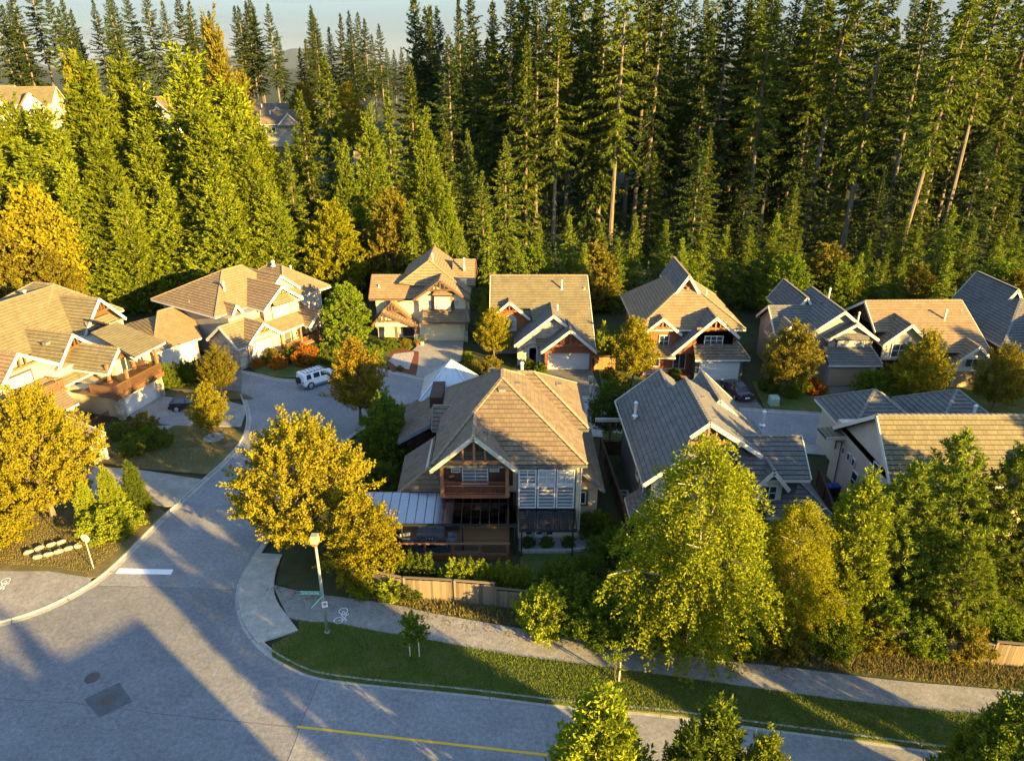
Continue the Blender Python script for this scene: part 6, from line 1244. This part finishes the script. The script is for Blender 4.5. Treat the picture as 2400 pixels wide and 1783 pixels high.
# sign seen from behind
sg = empty('stop_sign', (-29.93, 40.83, .1)); tag(sg, 'thin post with a grey round backed sign on the dry corner grass', 'sign')
MB().tube([(0, 0, 0), (0, 0, 2.75)], .035, 8).build('post', 'signback', sg)
b = MB(); pts = [(.36 * math.cos(R_(22.5 + 45 * k)), .36 * math.sin(R_(22.5 + 45 * k)) + 2.6) for k in range(8)]; b.slab([(p[0], .04, p[1]) for p in pts], (0, .006, 0)); b.build('panel_back', 'signback', sg)
b = MB(); b.slab([(p[0], .0475, p[1]) for p in pts], (0, .003, 0)); b.build('face', 'red', sg)
sg.rotation_euler = (0, 0, R_(-10))

# board fences
def fence(p, q, hgt, label, m='fence', cap=True, lat=0):
    p, q = Vector((*p, 0)), Vector((*q, 0)); L = (q - p).length; ang_ = math.atan2(q.y - p.y, q.x - p.x)
    r = empty('board_fence', tuple(p), ang_); tag(r, label, 'fence'); n = max(1, round(L / 2.4)); b = MB(); k = int(L / .145)
    for i in range(k):
        x = L * i / k; jz = rnd.uniform(-.02, .015); b.box(x + .004, x + L / k - .004, -.01 + rnd.uniform(-.006, .006), .012, .06, hgt - .08 + jz)
    tag(b.build('board', m, r, fix=False), kind='stuff')
    for z in (.3, hgt - .3): MB().box(0, L, .014, .06, z - .045, z + .045).build('rail', m, r)
    for i in range(n + 1): MB().box(L * i / n - .06, L * i / n + .06, -.03, .09, 0, hgt + .06).build('post', m, r)
    if cap: MB().box(-.05, L + .05, -.06, .12, hgt + .063, hgt + .10).build('cap_board', m, r)
    return r
fence((-11.0, 38.9), (-7.3, 37.75), 1.75, 'board fence section under the ivy next to the lamp corner')
fence((-7.2, 37.7), (-3.95, 37.45), 1.8, 'grey weathered board fence section before the dark hedge')
fence((-3.8, 37.35), (-1.2, 37.05), 1.85, 'sunlit tan board fence section before the bright hedge')
fence((-1.1, 36.95), (.9, 36.65), 1.55, 'low brown board fence section beside the bright bush')
fence((.9, 36.65), (9.2, 35.2), 1.5, 'dark fence behind the path bushes'); fence((9.2, 35.2), (16.0, 34.1), 1.6, 'fence behind the weeping birch'); fence((16.0, 34.1), (26.0, 32.6), 1.6, 'fence behind the columnar cedar')
fence((26.1, 32.35), (28.7, 32.05), 1.5, 'weathered fence section half hidden by the olive bush'); fence((28.8, 32.0), (33.5, 31.4), 1.75, 'sunlit weathered board fence under the pines'); fence((33.5, 31.4), (44, 30), 1.75, 'last board fence section along the path')
fence((8.75, 46.5), (8.2, 57.2), 1.7, 'dark side fence between the cream and slate houses', 'darkwood'); fence((8.3, 36.4), (8.75, 46.4), 1.6, 'dark garden fence running down from the slate house', 'darkwood'); fence((8.3, 57.0), (10.0, 57.0), 1.6, 'short dark gate fence beside the slate house', 'darkwood')
fence((9.75, 77.2), (13.9, 77.2), 1.7, 'pale new board fence beside the grey garage', 'decking'); fence((24.6, 44), (26.2, 52), 1.6, 'dark side fence beside the beige house', 'darkwood'); fence((-10.6, 47), (-10.6, 52.6), 1.5, 'dark fence beside the plank walkway', 'darkwood')
# stakes of the young tree
yt = (-5.91, 32.55)
for k, dx in enumerate((-.28, .28)):
    s_ = empty('tree_stake', (yt[0] + dx, yt[1], .1)); tag(s_, 'pale wooden stake tied to the young verge tree', 'stake', 'stakes of the young verge tree'); MB().box(-.035, .035, -.035, .035, 0, 1.5).build('stake', 'creamtrim', s_); MB().bar((0, 0, 1.3), (-dx, 0, 1.32), .03, .03).build('tie', 'black', s_)
wb = empty('watering_bag', (*yt, .12)); tag(wb, 'green watering bag round the young tree foot', 'bag'); MB().tube([(0, 0, 0), (0, 0, .35), (0, 0, .62)], [.2, .17, .06], 10).build('bag', 'green', wb); MB().box(-.02, .02, -.21, -.17, .3, .5).build('strap', 'black', wb)
ys = (6.0, 30.65)
s_ = empty('tree_stake', (ys[0] + .25, ys[1], .1)); tag(s_, 'pale stake beside the thin sapling on the verge', 'stake'); MB().box(-.035, .035, -.035, .035, 0, 1.5).build('stake', 'creamtrim', s_); MB().bar((0, 0, 1.3), (-.25, 0, 1.32), .03, .03).build('tie', 'black', s_)

# rocks of the corner edging
for i, (x, y) in enumerate(((-35.6, 42.5), (-35.1, 43.0), (-34.5, 43.4), (-33.9, 43.7), (-34.6, 41.95), (-34.0, 42.25), (-33.45, 42.6), (-32.9, 42.95), (-32.4, 43.2))):
    rr_ = rs(200 + i); b = MB(); n = 9
    for j, (zz, q) in enumerate(((0, .9), (.16, 1.0), (.27, .72))):
        for k in range(n): t_ = 6.283 * k / n; f_ = q * rr_.uniform(.85, 1.1); b.v.append((.34 * f_ * math.cos(t_), .15 * f_ * math.sin(t_), zz + rr_.uniform(-.02, .02)))
    for j in range(2):
        for k in range(n): b.f.append((j*n+k, j*n+(k+1) % n, (j+1)*n+(k+1) % n, (j+1)*n+k))
    b.f.append(tuple(2*n + k for k in range(n))); o = b.build('edging_rock', 'stone'); o.location = (x, y, .12); o.rotation_euler = (0, 0, R_(30 + rr_.uniform(-15, 15))); tag(o, 'flat pale rock in the two low rows edging the corner bed', 'rock', 'edging rocks at the west corner')
# curved patio edge
for i in range(11):
    t_ = i / 10; x = .9 + 5.6 * t_; y = 42.75 + .9 * max(0, t_ - .55) ** 1.2 * 1.6
    o = MB().box(-.27, .27, -.12, .12, 0, .22).build('edging_stone', 'concrete'); o.location = (x, y, .05); o.rotation_euler = (0, 0, .35 * max(0, t_ - .55) * 2); tag(o, 'grey block in the low curved patio edge below the garden doors', 'edging stone', 'patio edging blocks')
tag(sheet('patio', [(.5, 42.9), (5, 42.9), (6.4, 43.5), (6.5, 47), (5.1, 47), (5.0, 44.4), (.5, 44.4)], .09, 'paving', thick=.08), 'paved patio under the small glass awning', kind='structure')

# ---- cars
def car(label, x, y, rz, paint, S, wheels, glass_st, lower=None, rack=False, spare=False, wr=.36, wbt=.2):
    """S: stations (x, z_bottom, z_belt, z_top, half width at belt, half width at top), rear to front"""
    r = empty('parked_car', (x, y, .01), rz); tag(r, label, 'car')
    b = MB(); K = 10
    for (sx, z0, zb_, zt, wb_, wt) in S:
        ring_ = [(-wb_ * .9, z0), (-wb_, z0 + .18), (-wb_ * 1.0, zb_), (-wt, zt - .03), (-wt * .8, zt), (wt * .8, zt), (wt, zt - .03), (wb_, zb_), (wb_, z0 + .18), (wb_ * .9, z0)]
        b.v += [(sx, p[0], p[1]) for p in ring_]
    for i in range(len(S) - 1):
        for k in range(K): b.f.append((i*K+k, i*K+(k+1) % K, (i+1)*K+(k+1) % K, (i+1)*K+k))
    b.f.append(tuple(range(K))); b.f.append(tuple((len(S)-1)*K + k for k in range(K)))
    body = b.build('body', paint, r)
    def at(sx, f_):
        for i in range(len(S) - 1):
            if S[i][0] <= sx <= S[i+1][0]:
                t_ = (sx - S[i][0]) / (S[i+1][0] - S[i][0]); A_ = [S[i][j] + (S[i+1][j] - S[i][j]) * t_ for j in range(6)]; return A_[4] + (A_[5] - A_[4]) * f_, A_[2] + (A_[3] - .03 - A_[2]) * f_
    for sgn in (-1, 1):
        for (xa, xb, xc, xd) in glass_st['side']:
            P_ = [at(xa, .1), at(xb, .1), at(xc, .88), at(xd, .88)]; q = [(xx, sgn * (w_ + .012), z_) for xx, (w_, z_) in zip((xa, xb, xc, xd), P_)]
            MB().slab(q, (0, -sgn * .01, 0)).build('side_window', 'glass', r)
    for nm, (xa, xb) in (('windscreen', glass_st['front']), ('rear_window', glass_st['rear'])):
        wa, za = at(xa, .06); wb2, zb2 = at(xb, .94); off_ = .016 if xa > xb else -.016
        MB().slab([(xa + off_, -wa * .9, za + .02), (xa + off_, wa * .9, za + .02), (xb + off_, wb2 * .9, zb2 + .02), (xb + off_, -wb2 * .9, zb2 + .02)], (-off_, 0, 0)).build(nm, 'glass', r)
    W_ = S[len(S)//2][4]
    for wx in wheels:
        for sgn in (-1, 1):
            t_ = MB().tube([(wx, sgn * (W_ - .17), wr), (wx, sgn * (W_ + .03), wr)], wr, 18).build('wheel', 'rubber', r)
            MB().tube([(wx, sgn * (W_ + .031), wr), (wx, sgn * (W_ + .05), wr)], [wr * .62, wr * .52], 12).build('rim', 'chrome', t_)
            MB().tube([(wx, sgn * (W_ - .02), wr + .02), (wx, sgn * (W_ + .012), wr + .02)], wr * 1.18, 18).build('wheel_arch', lower or 'rubber', r)
    x0, x1 = S[0][0], S[-1][0]; hw = S[1][4]
    for nm, sx, m in (('rear_bumper', x0 - .06, lower or paint), ('front_bumper', x1 + .06, lower or paint)): MB().box(sx - .1, sx + .1, -hw * .95, hw * .95, .36, .62).build(nm, m, r)
    for sgn in (-1, 1):
        MB().box(x0 - .03, x0 + .04, sgn * hw * .72 - .12, sgn * hw * .72 + .12, .82, 1.0).build('tail_light', 'red', r); MB().box(x1 - .05, x1 + .02, sgn * hw * .7 - .15, sgn * hw * .7 + .15, .72, .86).build('headlight', 'shade', r)
        MB().box(glass_st['front'][0] - .35, glass_st['front'][0] - .15, sgn * (W_ + .03) - .09, sgn * (W_ + .03) + .09, S[len(S)//2][2] + .05, S[len(S)//2][2] + .22).build('mirror', lower or paint, r)
    MB().box(x0 - .175, x0 - .16, -.26, .26, .6, .74).build('number_plate', 'signwhite', r)
    if lower: MB().box(x0 + .3, x1 - .3, -W_ - .02, W_ + .02, .3, .52).build('sill', lower, r)
    if rack:
        b = MB(); zt = S[len(S)//2][3]
        for sgn in (-1, 1): b.bar((-1.7, sgn * .6, zt + .1), (.9, sgn * .6, zt + .1), .05, .05)
        for k in range(7): b.bar((-1.7 + k * .43, -.6, zt + .1), (-1.7 + k * .43, .6, zt + .1), .05, .04)
        b.build('roof_rack', 'black', r)
    if spare: MB().tube([(x0 - .32, .1, 1.05), (x0 - .07, .1, 1.05)], .38, 16).build('spare_wheel', 'rubber', r)
    return r
WH = mat('white_car_paint', (.62, .64, .66), None, rough=.25, spec=.6); BK = mat('black_car_paint', (.012, .013, .016), None, rough=.2, spec=.7); NV = mat('dark_car_paint', (.014, .016, .024), None, rough=.2, spec=.7)
suv = [(-2.1, .5, 1.12, 1.16, .86, .8), (-2.05, .42, 1.16, 1.78, .93, .74), (-1.7, .4, 1.18, 1.86, .95, .76), (.3, .4, 1.18, 1.88, .95, .76), (.75, .4, 1.16, 1.82, .95, .74), (1.15, .4, 1.14, 1.2, .95, .86), (2.0, .42, 1.06, 1.1, .93, .84), (2.2, .46, .9, .94, .86, .8)]
car('white off-road car with black roof rack parked by the garden kerb', -22.0, 74.15 - .9, R_(44), WH, suv, (-1.35, 1.4), {'side': [(-1.75, -1.15, -1.2, -1.65), (-.9, -.1, -.15, -.85), (.0, .85, .6, .05)], 'front': (1.13, .78), 'rear': (-2.08, -2.03)}, 'bluegrey', True, True, .41)
sed = [(-2.3, .4, .92, .96, .8, .76), (-2.2, .32, .96, 1.02, .88, .74), (-1.75, .3, .98, 1.04, .92, .74), (-1.1, .3, .98, 1.42, .93, .62), (.2, .3, .97, 1.46, .93, .62), (1.05, .3, .95, 1.0, .92, .78), (2.1, .32, .82, .86, .88, .74), (2.3, .36, .68, .72, .78, .7)]
car('dark parked saloon on the shaded driveway of the shingle house', 24.6, 70.4, R_(100), NV, sed, (-1.4, 1.42), {'side': [(-1.35, -.35, -.4, -1.05), (-.25, .75, .3, -.2)], 'front': (1.02, .25), 'rear': (-1.72, -1.12)}, None, False, False, .33)
ht = [(-2.0, .4, .98, 1.02, .84, .78), (-1.95, .34, 1.02, 1.1, .9, .74), (-1.55, .32, 1.04, 1.55, .93, .66), (.2, .32, 1.03, 1.6, .93, .66), (1.0, .32, 1.0, 1.06, .92, .8), (1.9, .34, .9, .94, .88, .76), (2.1, .38, .75, .8, .8, .7)]
car('black hatchback parked on the driveway below the balcony', -33.6, 66.9, R_(6), BK, ht, (-1.3, 1.3), {'side': [(-1.4, -.35, -.4, -1.3), (-.25, .75, .35, -.2)], 'front': (.97, .25), 'rear': (-1.93, -1.57)}, None, False, False, .36)

# ---- deck furniture
sf = empty('outdoor_sofa', (-6.15, 44.25, .44)); tag(sf, 'grey three seat outdoor sofa on the deck', 'sofa')
MB().box(-1.05, 1.05, -.42, .42, .08, .40).build('base', 'cushion', sf)
for k in (-1, 0, 1):
    MB().box(k * .66 - .32, k * .66 + .32, -.42, .28, .405, .52).build('seat_cushion', 'cushion', sf)
    b = MB(); pts = [(k*.66 + .31 * math.copysign(abs(math.cos(t_)) ** .5, math.cos(t_)), .30 + .30 * math.copysign(abs(math.sin(t_)) ** .5, math.sin(t_)) + .5) for t_ in [j * math.pi / 10 for j in range(20)]]; b.slab([(p[0], .26, p[1]) for p in pts], (0, .17, 0)); b.build('back_cushion', 'cushion', sf)
def armchair(x, y, rz, label):
    r = empty('armchair', (x, y, .44), rz); tag(r, label, 'armchair'); b = MB()
    for k in range(11):
        t_ = R_(-20 + 22 * k); c_, s_ = math.cos(t_), math.sin(t_); t2 = R_(-20 + 22 * (k + .92)); c2, s2 = math.cos(t2), math.sin(t2)
        b.quadbox([(.34*c_, .34*s_, .2), (.42*c_, .42*s_, .2), (.42*c2, .42*s2, .2), (.34*c2, .34*s2, .2), (.36*c_, .36*s_, .78), (.44*c_, .44*s_, .78), (.44*c2, .44*s2, .78), (.36*c2, .36*s2, .78)])
    b.build('backrest', 'cushion', r); MB().tube([(0, 0, .28), (0, 0, .44)], [.36, .35], 16).build('seat', 'cushion', r)
    for sx in (-1, 1):
        for sy in (-1, 1): MB().bar((sx * .22, sy * .22, .28), (sx * .3, sy * .3, 0), .04, .04).build('leg', 'creamtrim', r)
armchair(-7.75, 43.2, R_(90), 'grey tub armchair at the left of the fire table'); armchair(-4.5, 43.2, R_(-90), 'grey tub armchair at the right of the fire table')
ft = empty('fire_table', (-6.1, 43.0, .44)); tag(ft, 'dark fire table with glowing coals on the deck rug', 'table'); MB().box(-.62, .62, -.32, .32, .5, .56).build('top', 'darktrim', ft); MB().box(-.5, .5, -.24, .24, 0, .5).build('base', 'black', ft); MB().box(-.34, .34, -.14, .14, .562, .60).build('burner', 'black', ft)
for k in range(5): MB().tube([(-.22 + k * .11, .03 * (-1) ** k, .6), (-.2 + k * .11, .02, .67)], [.04, .02], 6).build('coal', 'red' if k % 2 else 'roadwhite', ft)
o = MB().box(-1.5, 1.5, -.75, .75, 0, .012).build('outdoor_rug', 'rug'); o.location = (-5.85, 42.95, .432); tag(o, 'dark rectangular rug under the deck furniture', 'rug')
gq = empty('barbecue', (-4.75, 45.1, .44)); tag(gq, 'black covered barbecue grill against the house wall', 'barbecue'); MB().box(-.75, .75, -.3, .3, .15, .85).build('cart', 'black', gq)
b = MB(); b.slab([(-.55, -.32, .853), (-.55, .32, .853), (-.55, .26, 1.2), (-.55, -.15, 1.22), (-.55, -.3, 1.05)], (1.1, 0, 0)); b.build('lid', 'black', gq)
for sx in (-.62, .62): MB().tube([(sx, -.25, .08), (sx + .05, -.25, .08)], .08, 10).build('wheel', 'rubber', gq)
MB().box(-.08, .08, -.345, -.322, .95, 1.0).build('badge', 'chrome', gq)
ph = empty('patio_heater', (-8.25, 43.1, .44)); tag(ph, 'black upright canister by the deck rail', 'heater'); MB().tube([(0, 0, 0), (0, 0, .8)], .2, 14).build('canister', 'black', ph); MB().tube([(0, 0, .8), (0, 0, .86), (0, 0, 1.0)], [.2, .1, .06], 14).build('neck', 'chrome', ph)
rt = empty('round_table', (-9.2, 45.0, .1)); tag(rt, 'small white round table under the glass canopy', 'table'); MB().tube([(0, 0, .95), (0, 0, 1.0)], .5, 20).build('top', 'white', rt); MB().tube([(0, 0, 0), (0, 0, .95)], .04, 8).build('leg', 'white', rt); MB().tube([(0, 0, 0), (0, 0, .04)], .25, 14).build('base', 'white', rt)

# ---- boxes, bins, units
ub = empty('utility_box', (27.7, 67.6, .14)); tag(ub, 'pale green utility box on the front lawn', 'utility box'); MB().box(-.5, .5, -.45, .45, 0, .12).build('plinth', 'concrete', ub)
GR = mat('utility_green', (.22, .32, .24), (.27, .37, .28), 2, .5); b = MB(); b.slab([(-.46, -.42, .12), (-.46, .42, .12), (-.46, .42, .95), (-.46, -.3, .95), (-.46, -.42, .75)], (.92, 0, 0)); b.build('cabinet', GR, ub); MB().box(.1, .3, -.425, -.42, .3, .55).build('label_plate', 'yellow', ub)
for k, (x, y) in enumerate(((26.4, 50.3), (27.05, 50.4))):
    bn = empty('wheeled_bin', (x, y, 0)); tag(bn, 'blue lidded bin standing against the beige house', 'bin', 'blue bins by the beige house'); b = MB(); b.quadbox([(-.23, -.25, .06), (.23, -.25, .06), (.23, .25, .06), (-.23, .25, .06), (-.29, -.33, .95), (.29, -.33, .95), (.29, .33, .95), (-.29, .33, .95)]); b.build('body', 'black', bn); MB().box(-.3, .3, -.35, .35, .953, 1.04).build('lid', 'blue', bn)
    for sx in (-.24, .24): MB().tube([(sx - .03, .24, .1), (sx + .03, .24, .1)], .1, 10).build('wheel', 'rubber', bn)
ac = empty('heat_pump', (9.25, 49.6, 0)); tag(ac, 'grey air conditioning unit beside the slate house wall', 'heat pump'); MB().box(-.4, .4, -.4, .4, 0, .8).build('casing', 'greyblue', ac); MB().tube([(0, 0, .8), (0, 0, .83)], .33, 18).build('fan_guard', 'creamtrim', ac); MB().tube([(0, 0, .831), (0, 0, .84)], .27, 18).build('fan', 'black', ac)
rp_ = empty('planter', (5.95, 46.7, 0)); tag(rp_, 'dark planter with red flowers beside the cream house', 'planter'); MB().tube([(0, 0, 0), (0, 0, .5)], [.25, .36], 14).build('pot', 'black', rp_); np_mesh('flowers', blades(rs(300).normal(0, .2, (160, 3)) * np.array([1, 1, .5]) + np.array([0, 0, .62]), rs(301).normal(0, 1, (160, 3)), np.full(160, .14), np.full(160, .1), rs(302)), 4, 'redshrub', rp_)
for k, (x, y, m, lb) in enumerate(((-12.2, 85.0, 'maroon', 'red flower pot by the tan house door'), (-11.6, 85.2, 'white', 'pale flower pot by the cream garage door'))):
    pt = empty('flower_pot', (x, y, .1)); tag(pt, lb, 'pot'); MB().tube([(0, 0, 0), (0, 0, .45)], [.2, .28], 12).build('pot', m, pt); np_mesh('plant', blades(rs(310 + k).normal(0, .17, (120, 3)) * np.array([1, 1, .6]) + np.array([0, 0, .6]), rs(311).normal(0, 1, (120, 3)), np.full(120, .16), np.full(120, .1), rs(312)), 4, 'green', pt)
sb = empty('storage_box', (11.8, 86.5, 0)); tag(sb, 'tall white box beside the stone gable house', 'box'); MB().box(-.5, .5, -.35, .35, 0, 1.5).build('body', 'white', sb); MB().box(-.55, .55, -.4, .4, 1.503, 1.58).build('lid', 'white', sb)

# ---- far houses among the trees
def far(name, x, y, yaw, label, spec, tiles='tile_brown'):
    h = House(name, label, x, y, yaw, tiles, 'cap_tan', 'creamtrim'); h.root.location.z = terr(x, y) - .3
    spec(h); h.finish()
def sp_a(h):
    h.boxes('wall', 'white', [(-9.0, 6, 0, 12, 0, 7.6)]); h.gable('x', -9.6, 6.6, -.6, 12.6, 7.4, 12, ends=(1, 1), wall='white'); h.gable('y', -1.5, 5.5, -2.2, 6, 7.2, 11.5, wall='white', inset=.5, fascia='timber'); h.box('wall', 'white', -.9, 5, -1.6, 2, 0, 7.2)
    for x in (-7.5, -5, -2.8, .6, 3.0):
        for z in (1.0, 4.6): h.win('f', -.02 if x < -1 else -1.62, (x, x + 1.1, z, z + 1.6), 1, 2)
    h.box('balcony_floor', 'timber', -.6, 4.8, -3.0, -1.6, 3.3, 3.5); h.railing([(-.6, -1.7), (-.6, -3), (4.8, -3), (4.8, -1.7)], 3.5, 4.5, 'timber'); h.win('r', 6.02, (3, 4.2, 4.6, 6.2), 1, 2); h.gable('y', -8.4, -5.4, -1.4, 4, 7.8, 10.2, wall='white', fascia='timber')
far('chalet_house', -144, 226, 12, 'white chalet style townhouse with brown roofs above the western cedars', sp_a, 'tile_moss')
far('townhouse', -163, 236, 8, 'brown roofed townhouse beside the white chalet', lambda h: (h.box('wall', 'white', -8, 6, 0, 11, 0, 7.4), h.gable('x', -8.6, 6.6, -.6, 11.6, 7.3, 11.5, ends=(1, 1), wall='white'), h.gable('y', 1, 6, -1.8, 5, 7.2, 10.6, wall='white', fascia='timber'), h.win('f', -.02, (-5, -3.6, 4.2, 5.8), 2, 1), h.win('f', -.02, (-2, -.6, 4.2, 5.8), 2, 1)), 'tile_moss')
far('townhouse', -97, 207, -12, 'brown roofed house with a white dormer balcony deep in the cedars', lambda h: (h.box('wall', 'white', -6, 5, 0, 10, 0, 8), h.gable('y', -6.6, 5.6, -.8, 11, 7.8, 12.6, wall='white'), h.gable('x', 0, 7.4, 1, 7, 7.2, 10.8, ends=(0, 1), wall='cedar_shingle'), h.win('f', -.38, (-1.5, .6, 5.6, 7.4), 2, 1), h.railing([(-2, -1.6), (3, -1.6)], 4.8, 5.8, 'white'), h.vent(-3, 2, 10.6, .6), h.win('f', -.02, (1.6, 3.4, 4.9, 6.6), 2, 1)), 'tile_brown')
far('townhouse', -112, 188, 20, 'low brown roof glimpsed between the western cedars', lambda h: (h.box('wall', 'taupe', -5, 5, 0, 9, 0, 6), h.hip(-5.6, 5.6, -.6, 9.6, 6, (-1, 4.5, 9.4), (1, 4.5, 9.4)), h.win('f', -.02, (-2, 0, 3.6, 5), 2, 1)), 'tile_brown')
for i, (x, y, yaw, lb) in enumerate(((-68, 214, 10, 'brown gabled house at the left of the distant cluster'), (-59, 222, -8, 'brown gabled house in the middle of the distant cluster'), (-63, 206, 14, 'nearer brown gabled house of the distant cluster'), (-48, 224, 5, 'brown gabled house at the right of the distant cluster'))):
    far('distant_house', x, y, yaw, lb, lambda h: (h.box('wall', 'taupe', -5, 5, 0, 9, 0, 6.2), h.gable('x', -5.6, 5.6, -.6, 9.6, 6.1, 9.4, ends=(1, 1), wall='taupe'), h.gable('y', -1, 4.5, -2, 5, 6, 8.8, wall='taupe'), h.win('f', -.02, (-4, -2, 3.6, 5.2), 2, 1), h.pipe(-3, 3, 8, 1.2, .2)), 'tile_brown')
far('distant_house', -33, 176, 10, 'brown roof half hidden behind the forest edge cedars', lambda h: (h.box('wall', 'taupe', -4, 4, 0, 8, 0, 5.5), h.gable('x', -4.6, 4.6, -.6, 8.6, 5.4, 8.6, ends=(1, 1), wall='cedar_shingle'), h.win('f', -.02, (-2, 0, 3, 4.5), 2, 1), h.box('chimney', 'cedar_shingle', -3.4, -2.4, 3, 4, 6, 9.6)), 'tile_brown')

# ---- grass blades and fallen leaves
def in_poly(px_, py_, poly):
    c = np.zeros(len(px_), bool); j = len(poly) - 1
    for i in range(len(poly)):
        xi, yi = poly[i][:2]; xj, yj = poly[j][:2]
        m_ = ((yi > py_) != (yj > py_)) & (px_ < (xj - xi) * (py_ - yi) / (yj - yi + 1e-9) + xi); c ^= m_; j = i
    return c
def grass(poly, dens, z, m, seed, label, hgt=.11):
    r = rs(seed); xs_ = [p[0] for p in poly]; ys_ = [p[1] for p in poly]; A_ = (max(xs_) - min(xs_)) * (max(ys_) - min(ys_)); n = int(A_ * dens)
    x = r.uniform(min(xs_), max(xs_), n); y = r.uniform(min(ys_), max(ys_), n); k = in_poly(x, y, poly); x, y = x[k], y[k]; n = len(x)
    d = r.normal(0, .45, (n, 3)); d[:, 2] = 1
    tag(np_mesh('grass', blades(np.stack([x, y, np.full(n, z)], 1), d, hgt * r.uniform(.5, 1.4, n), np.full(n, .035), r, 0, .3), 4, m), label, kind='stuff')
M['grass'] = leafmat('grass_blades', [(.10, .16, .018), (.15, .20, .022), (.19, .19, .045)], .3, 0); M['straw'] = leafmat('dry_grass_blades', [(.17, .14, .04), (.24, .19, .07), (.14, .13, .03)], .3, 0)
grass([p for p in vp if p[0] < 36], 420, .13, 'grass', 400, 'short green grass blades of the road verge')
grass([(-30, 40.2), (-29.2, 43), (-28.8, 47.6), (-36, 49), (-44, 46.5), (-44, 41.6), (-37, 41.3), (-33, 41)], 150, .135, 'straw', 401, 'dry grass blades of the west corner')
grass([(-27.4, 54), (-26.8, 57), (-27.2, 61.8), (-37, 62.8), (-38.8, 59.8), (-38, 56), (-33.4, 54.8)], 120, .135, 'straw', 402, 'dry grass blades of the small lawn')
grass([(-11, 37.9), (-8.3, 37.3), (-5.2, 36.35), (0, 35.15), (5, 34.0), (9, 33.1), (16, 31.9), (24, 30.65), (33, 29.4), (33, 31.2), (26, 32.2), (16, 33.8), (9, 34.8), (0, 36.5), (-8, 38.2)], 170, .11, 'straw', 403, 'tall dry grass and weeds along the path fence', .3)
r = rs(410); n = 1500; t_ = r.random(n); pu_ = np.array(pu); idx = (t_ * (len(pu) - 20)).astype(int); pos = pu_[idx] + np.stack([r.normal(0, .3, n), -np.abs(r.normal(0, .7, n))], 1)
tag(np_mesh('fallen_leaves', blades(np.concatenate([pos, np.full((n, 1), .15)], 1), r.normal(0, 1, (n, 3)) * np.array([1, 1, .06]) + np.array([0, 0, .02]), r.uniform(.06, .13, n), r.uniform(.05, .09, n), r), 4, 'orange'), 'fallen yellow leaves along the path edge', kind='stuff')

# ---- thin evening haze
hzb = MB().box(-15500, 15500, -15200, 15500, -40, 320).build('haze', 'soil'); hzb.data.materials.clear()
hm_ = bpy.data.materials.new('haze'); hm_.use_nodes = True; t = hm_.node_tree; t.nodes.clear(); o_ = t.nodes.new('ShaderNodeOutputMaterial'); pv = t.nodes.new('ShaderNodeVolumePrincipled')
pv.inputs['Color'].default_value = (.82, .88, .95, 1); pv.inputs['Density'].default_value = .000008; pv.inputs['Anisotropy'].default_value = .1
t.links.new(pv.outputs[0], o_.inputs['Volume']); hzb.data.materials.append(hm_); tag(hzb, 'thin pale evening haze over the whole valley', kind='stuff'); hzb.display_type = 'WIRE'
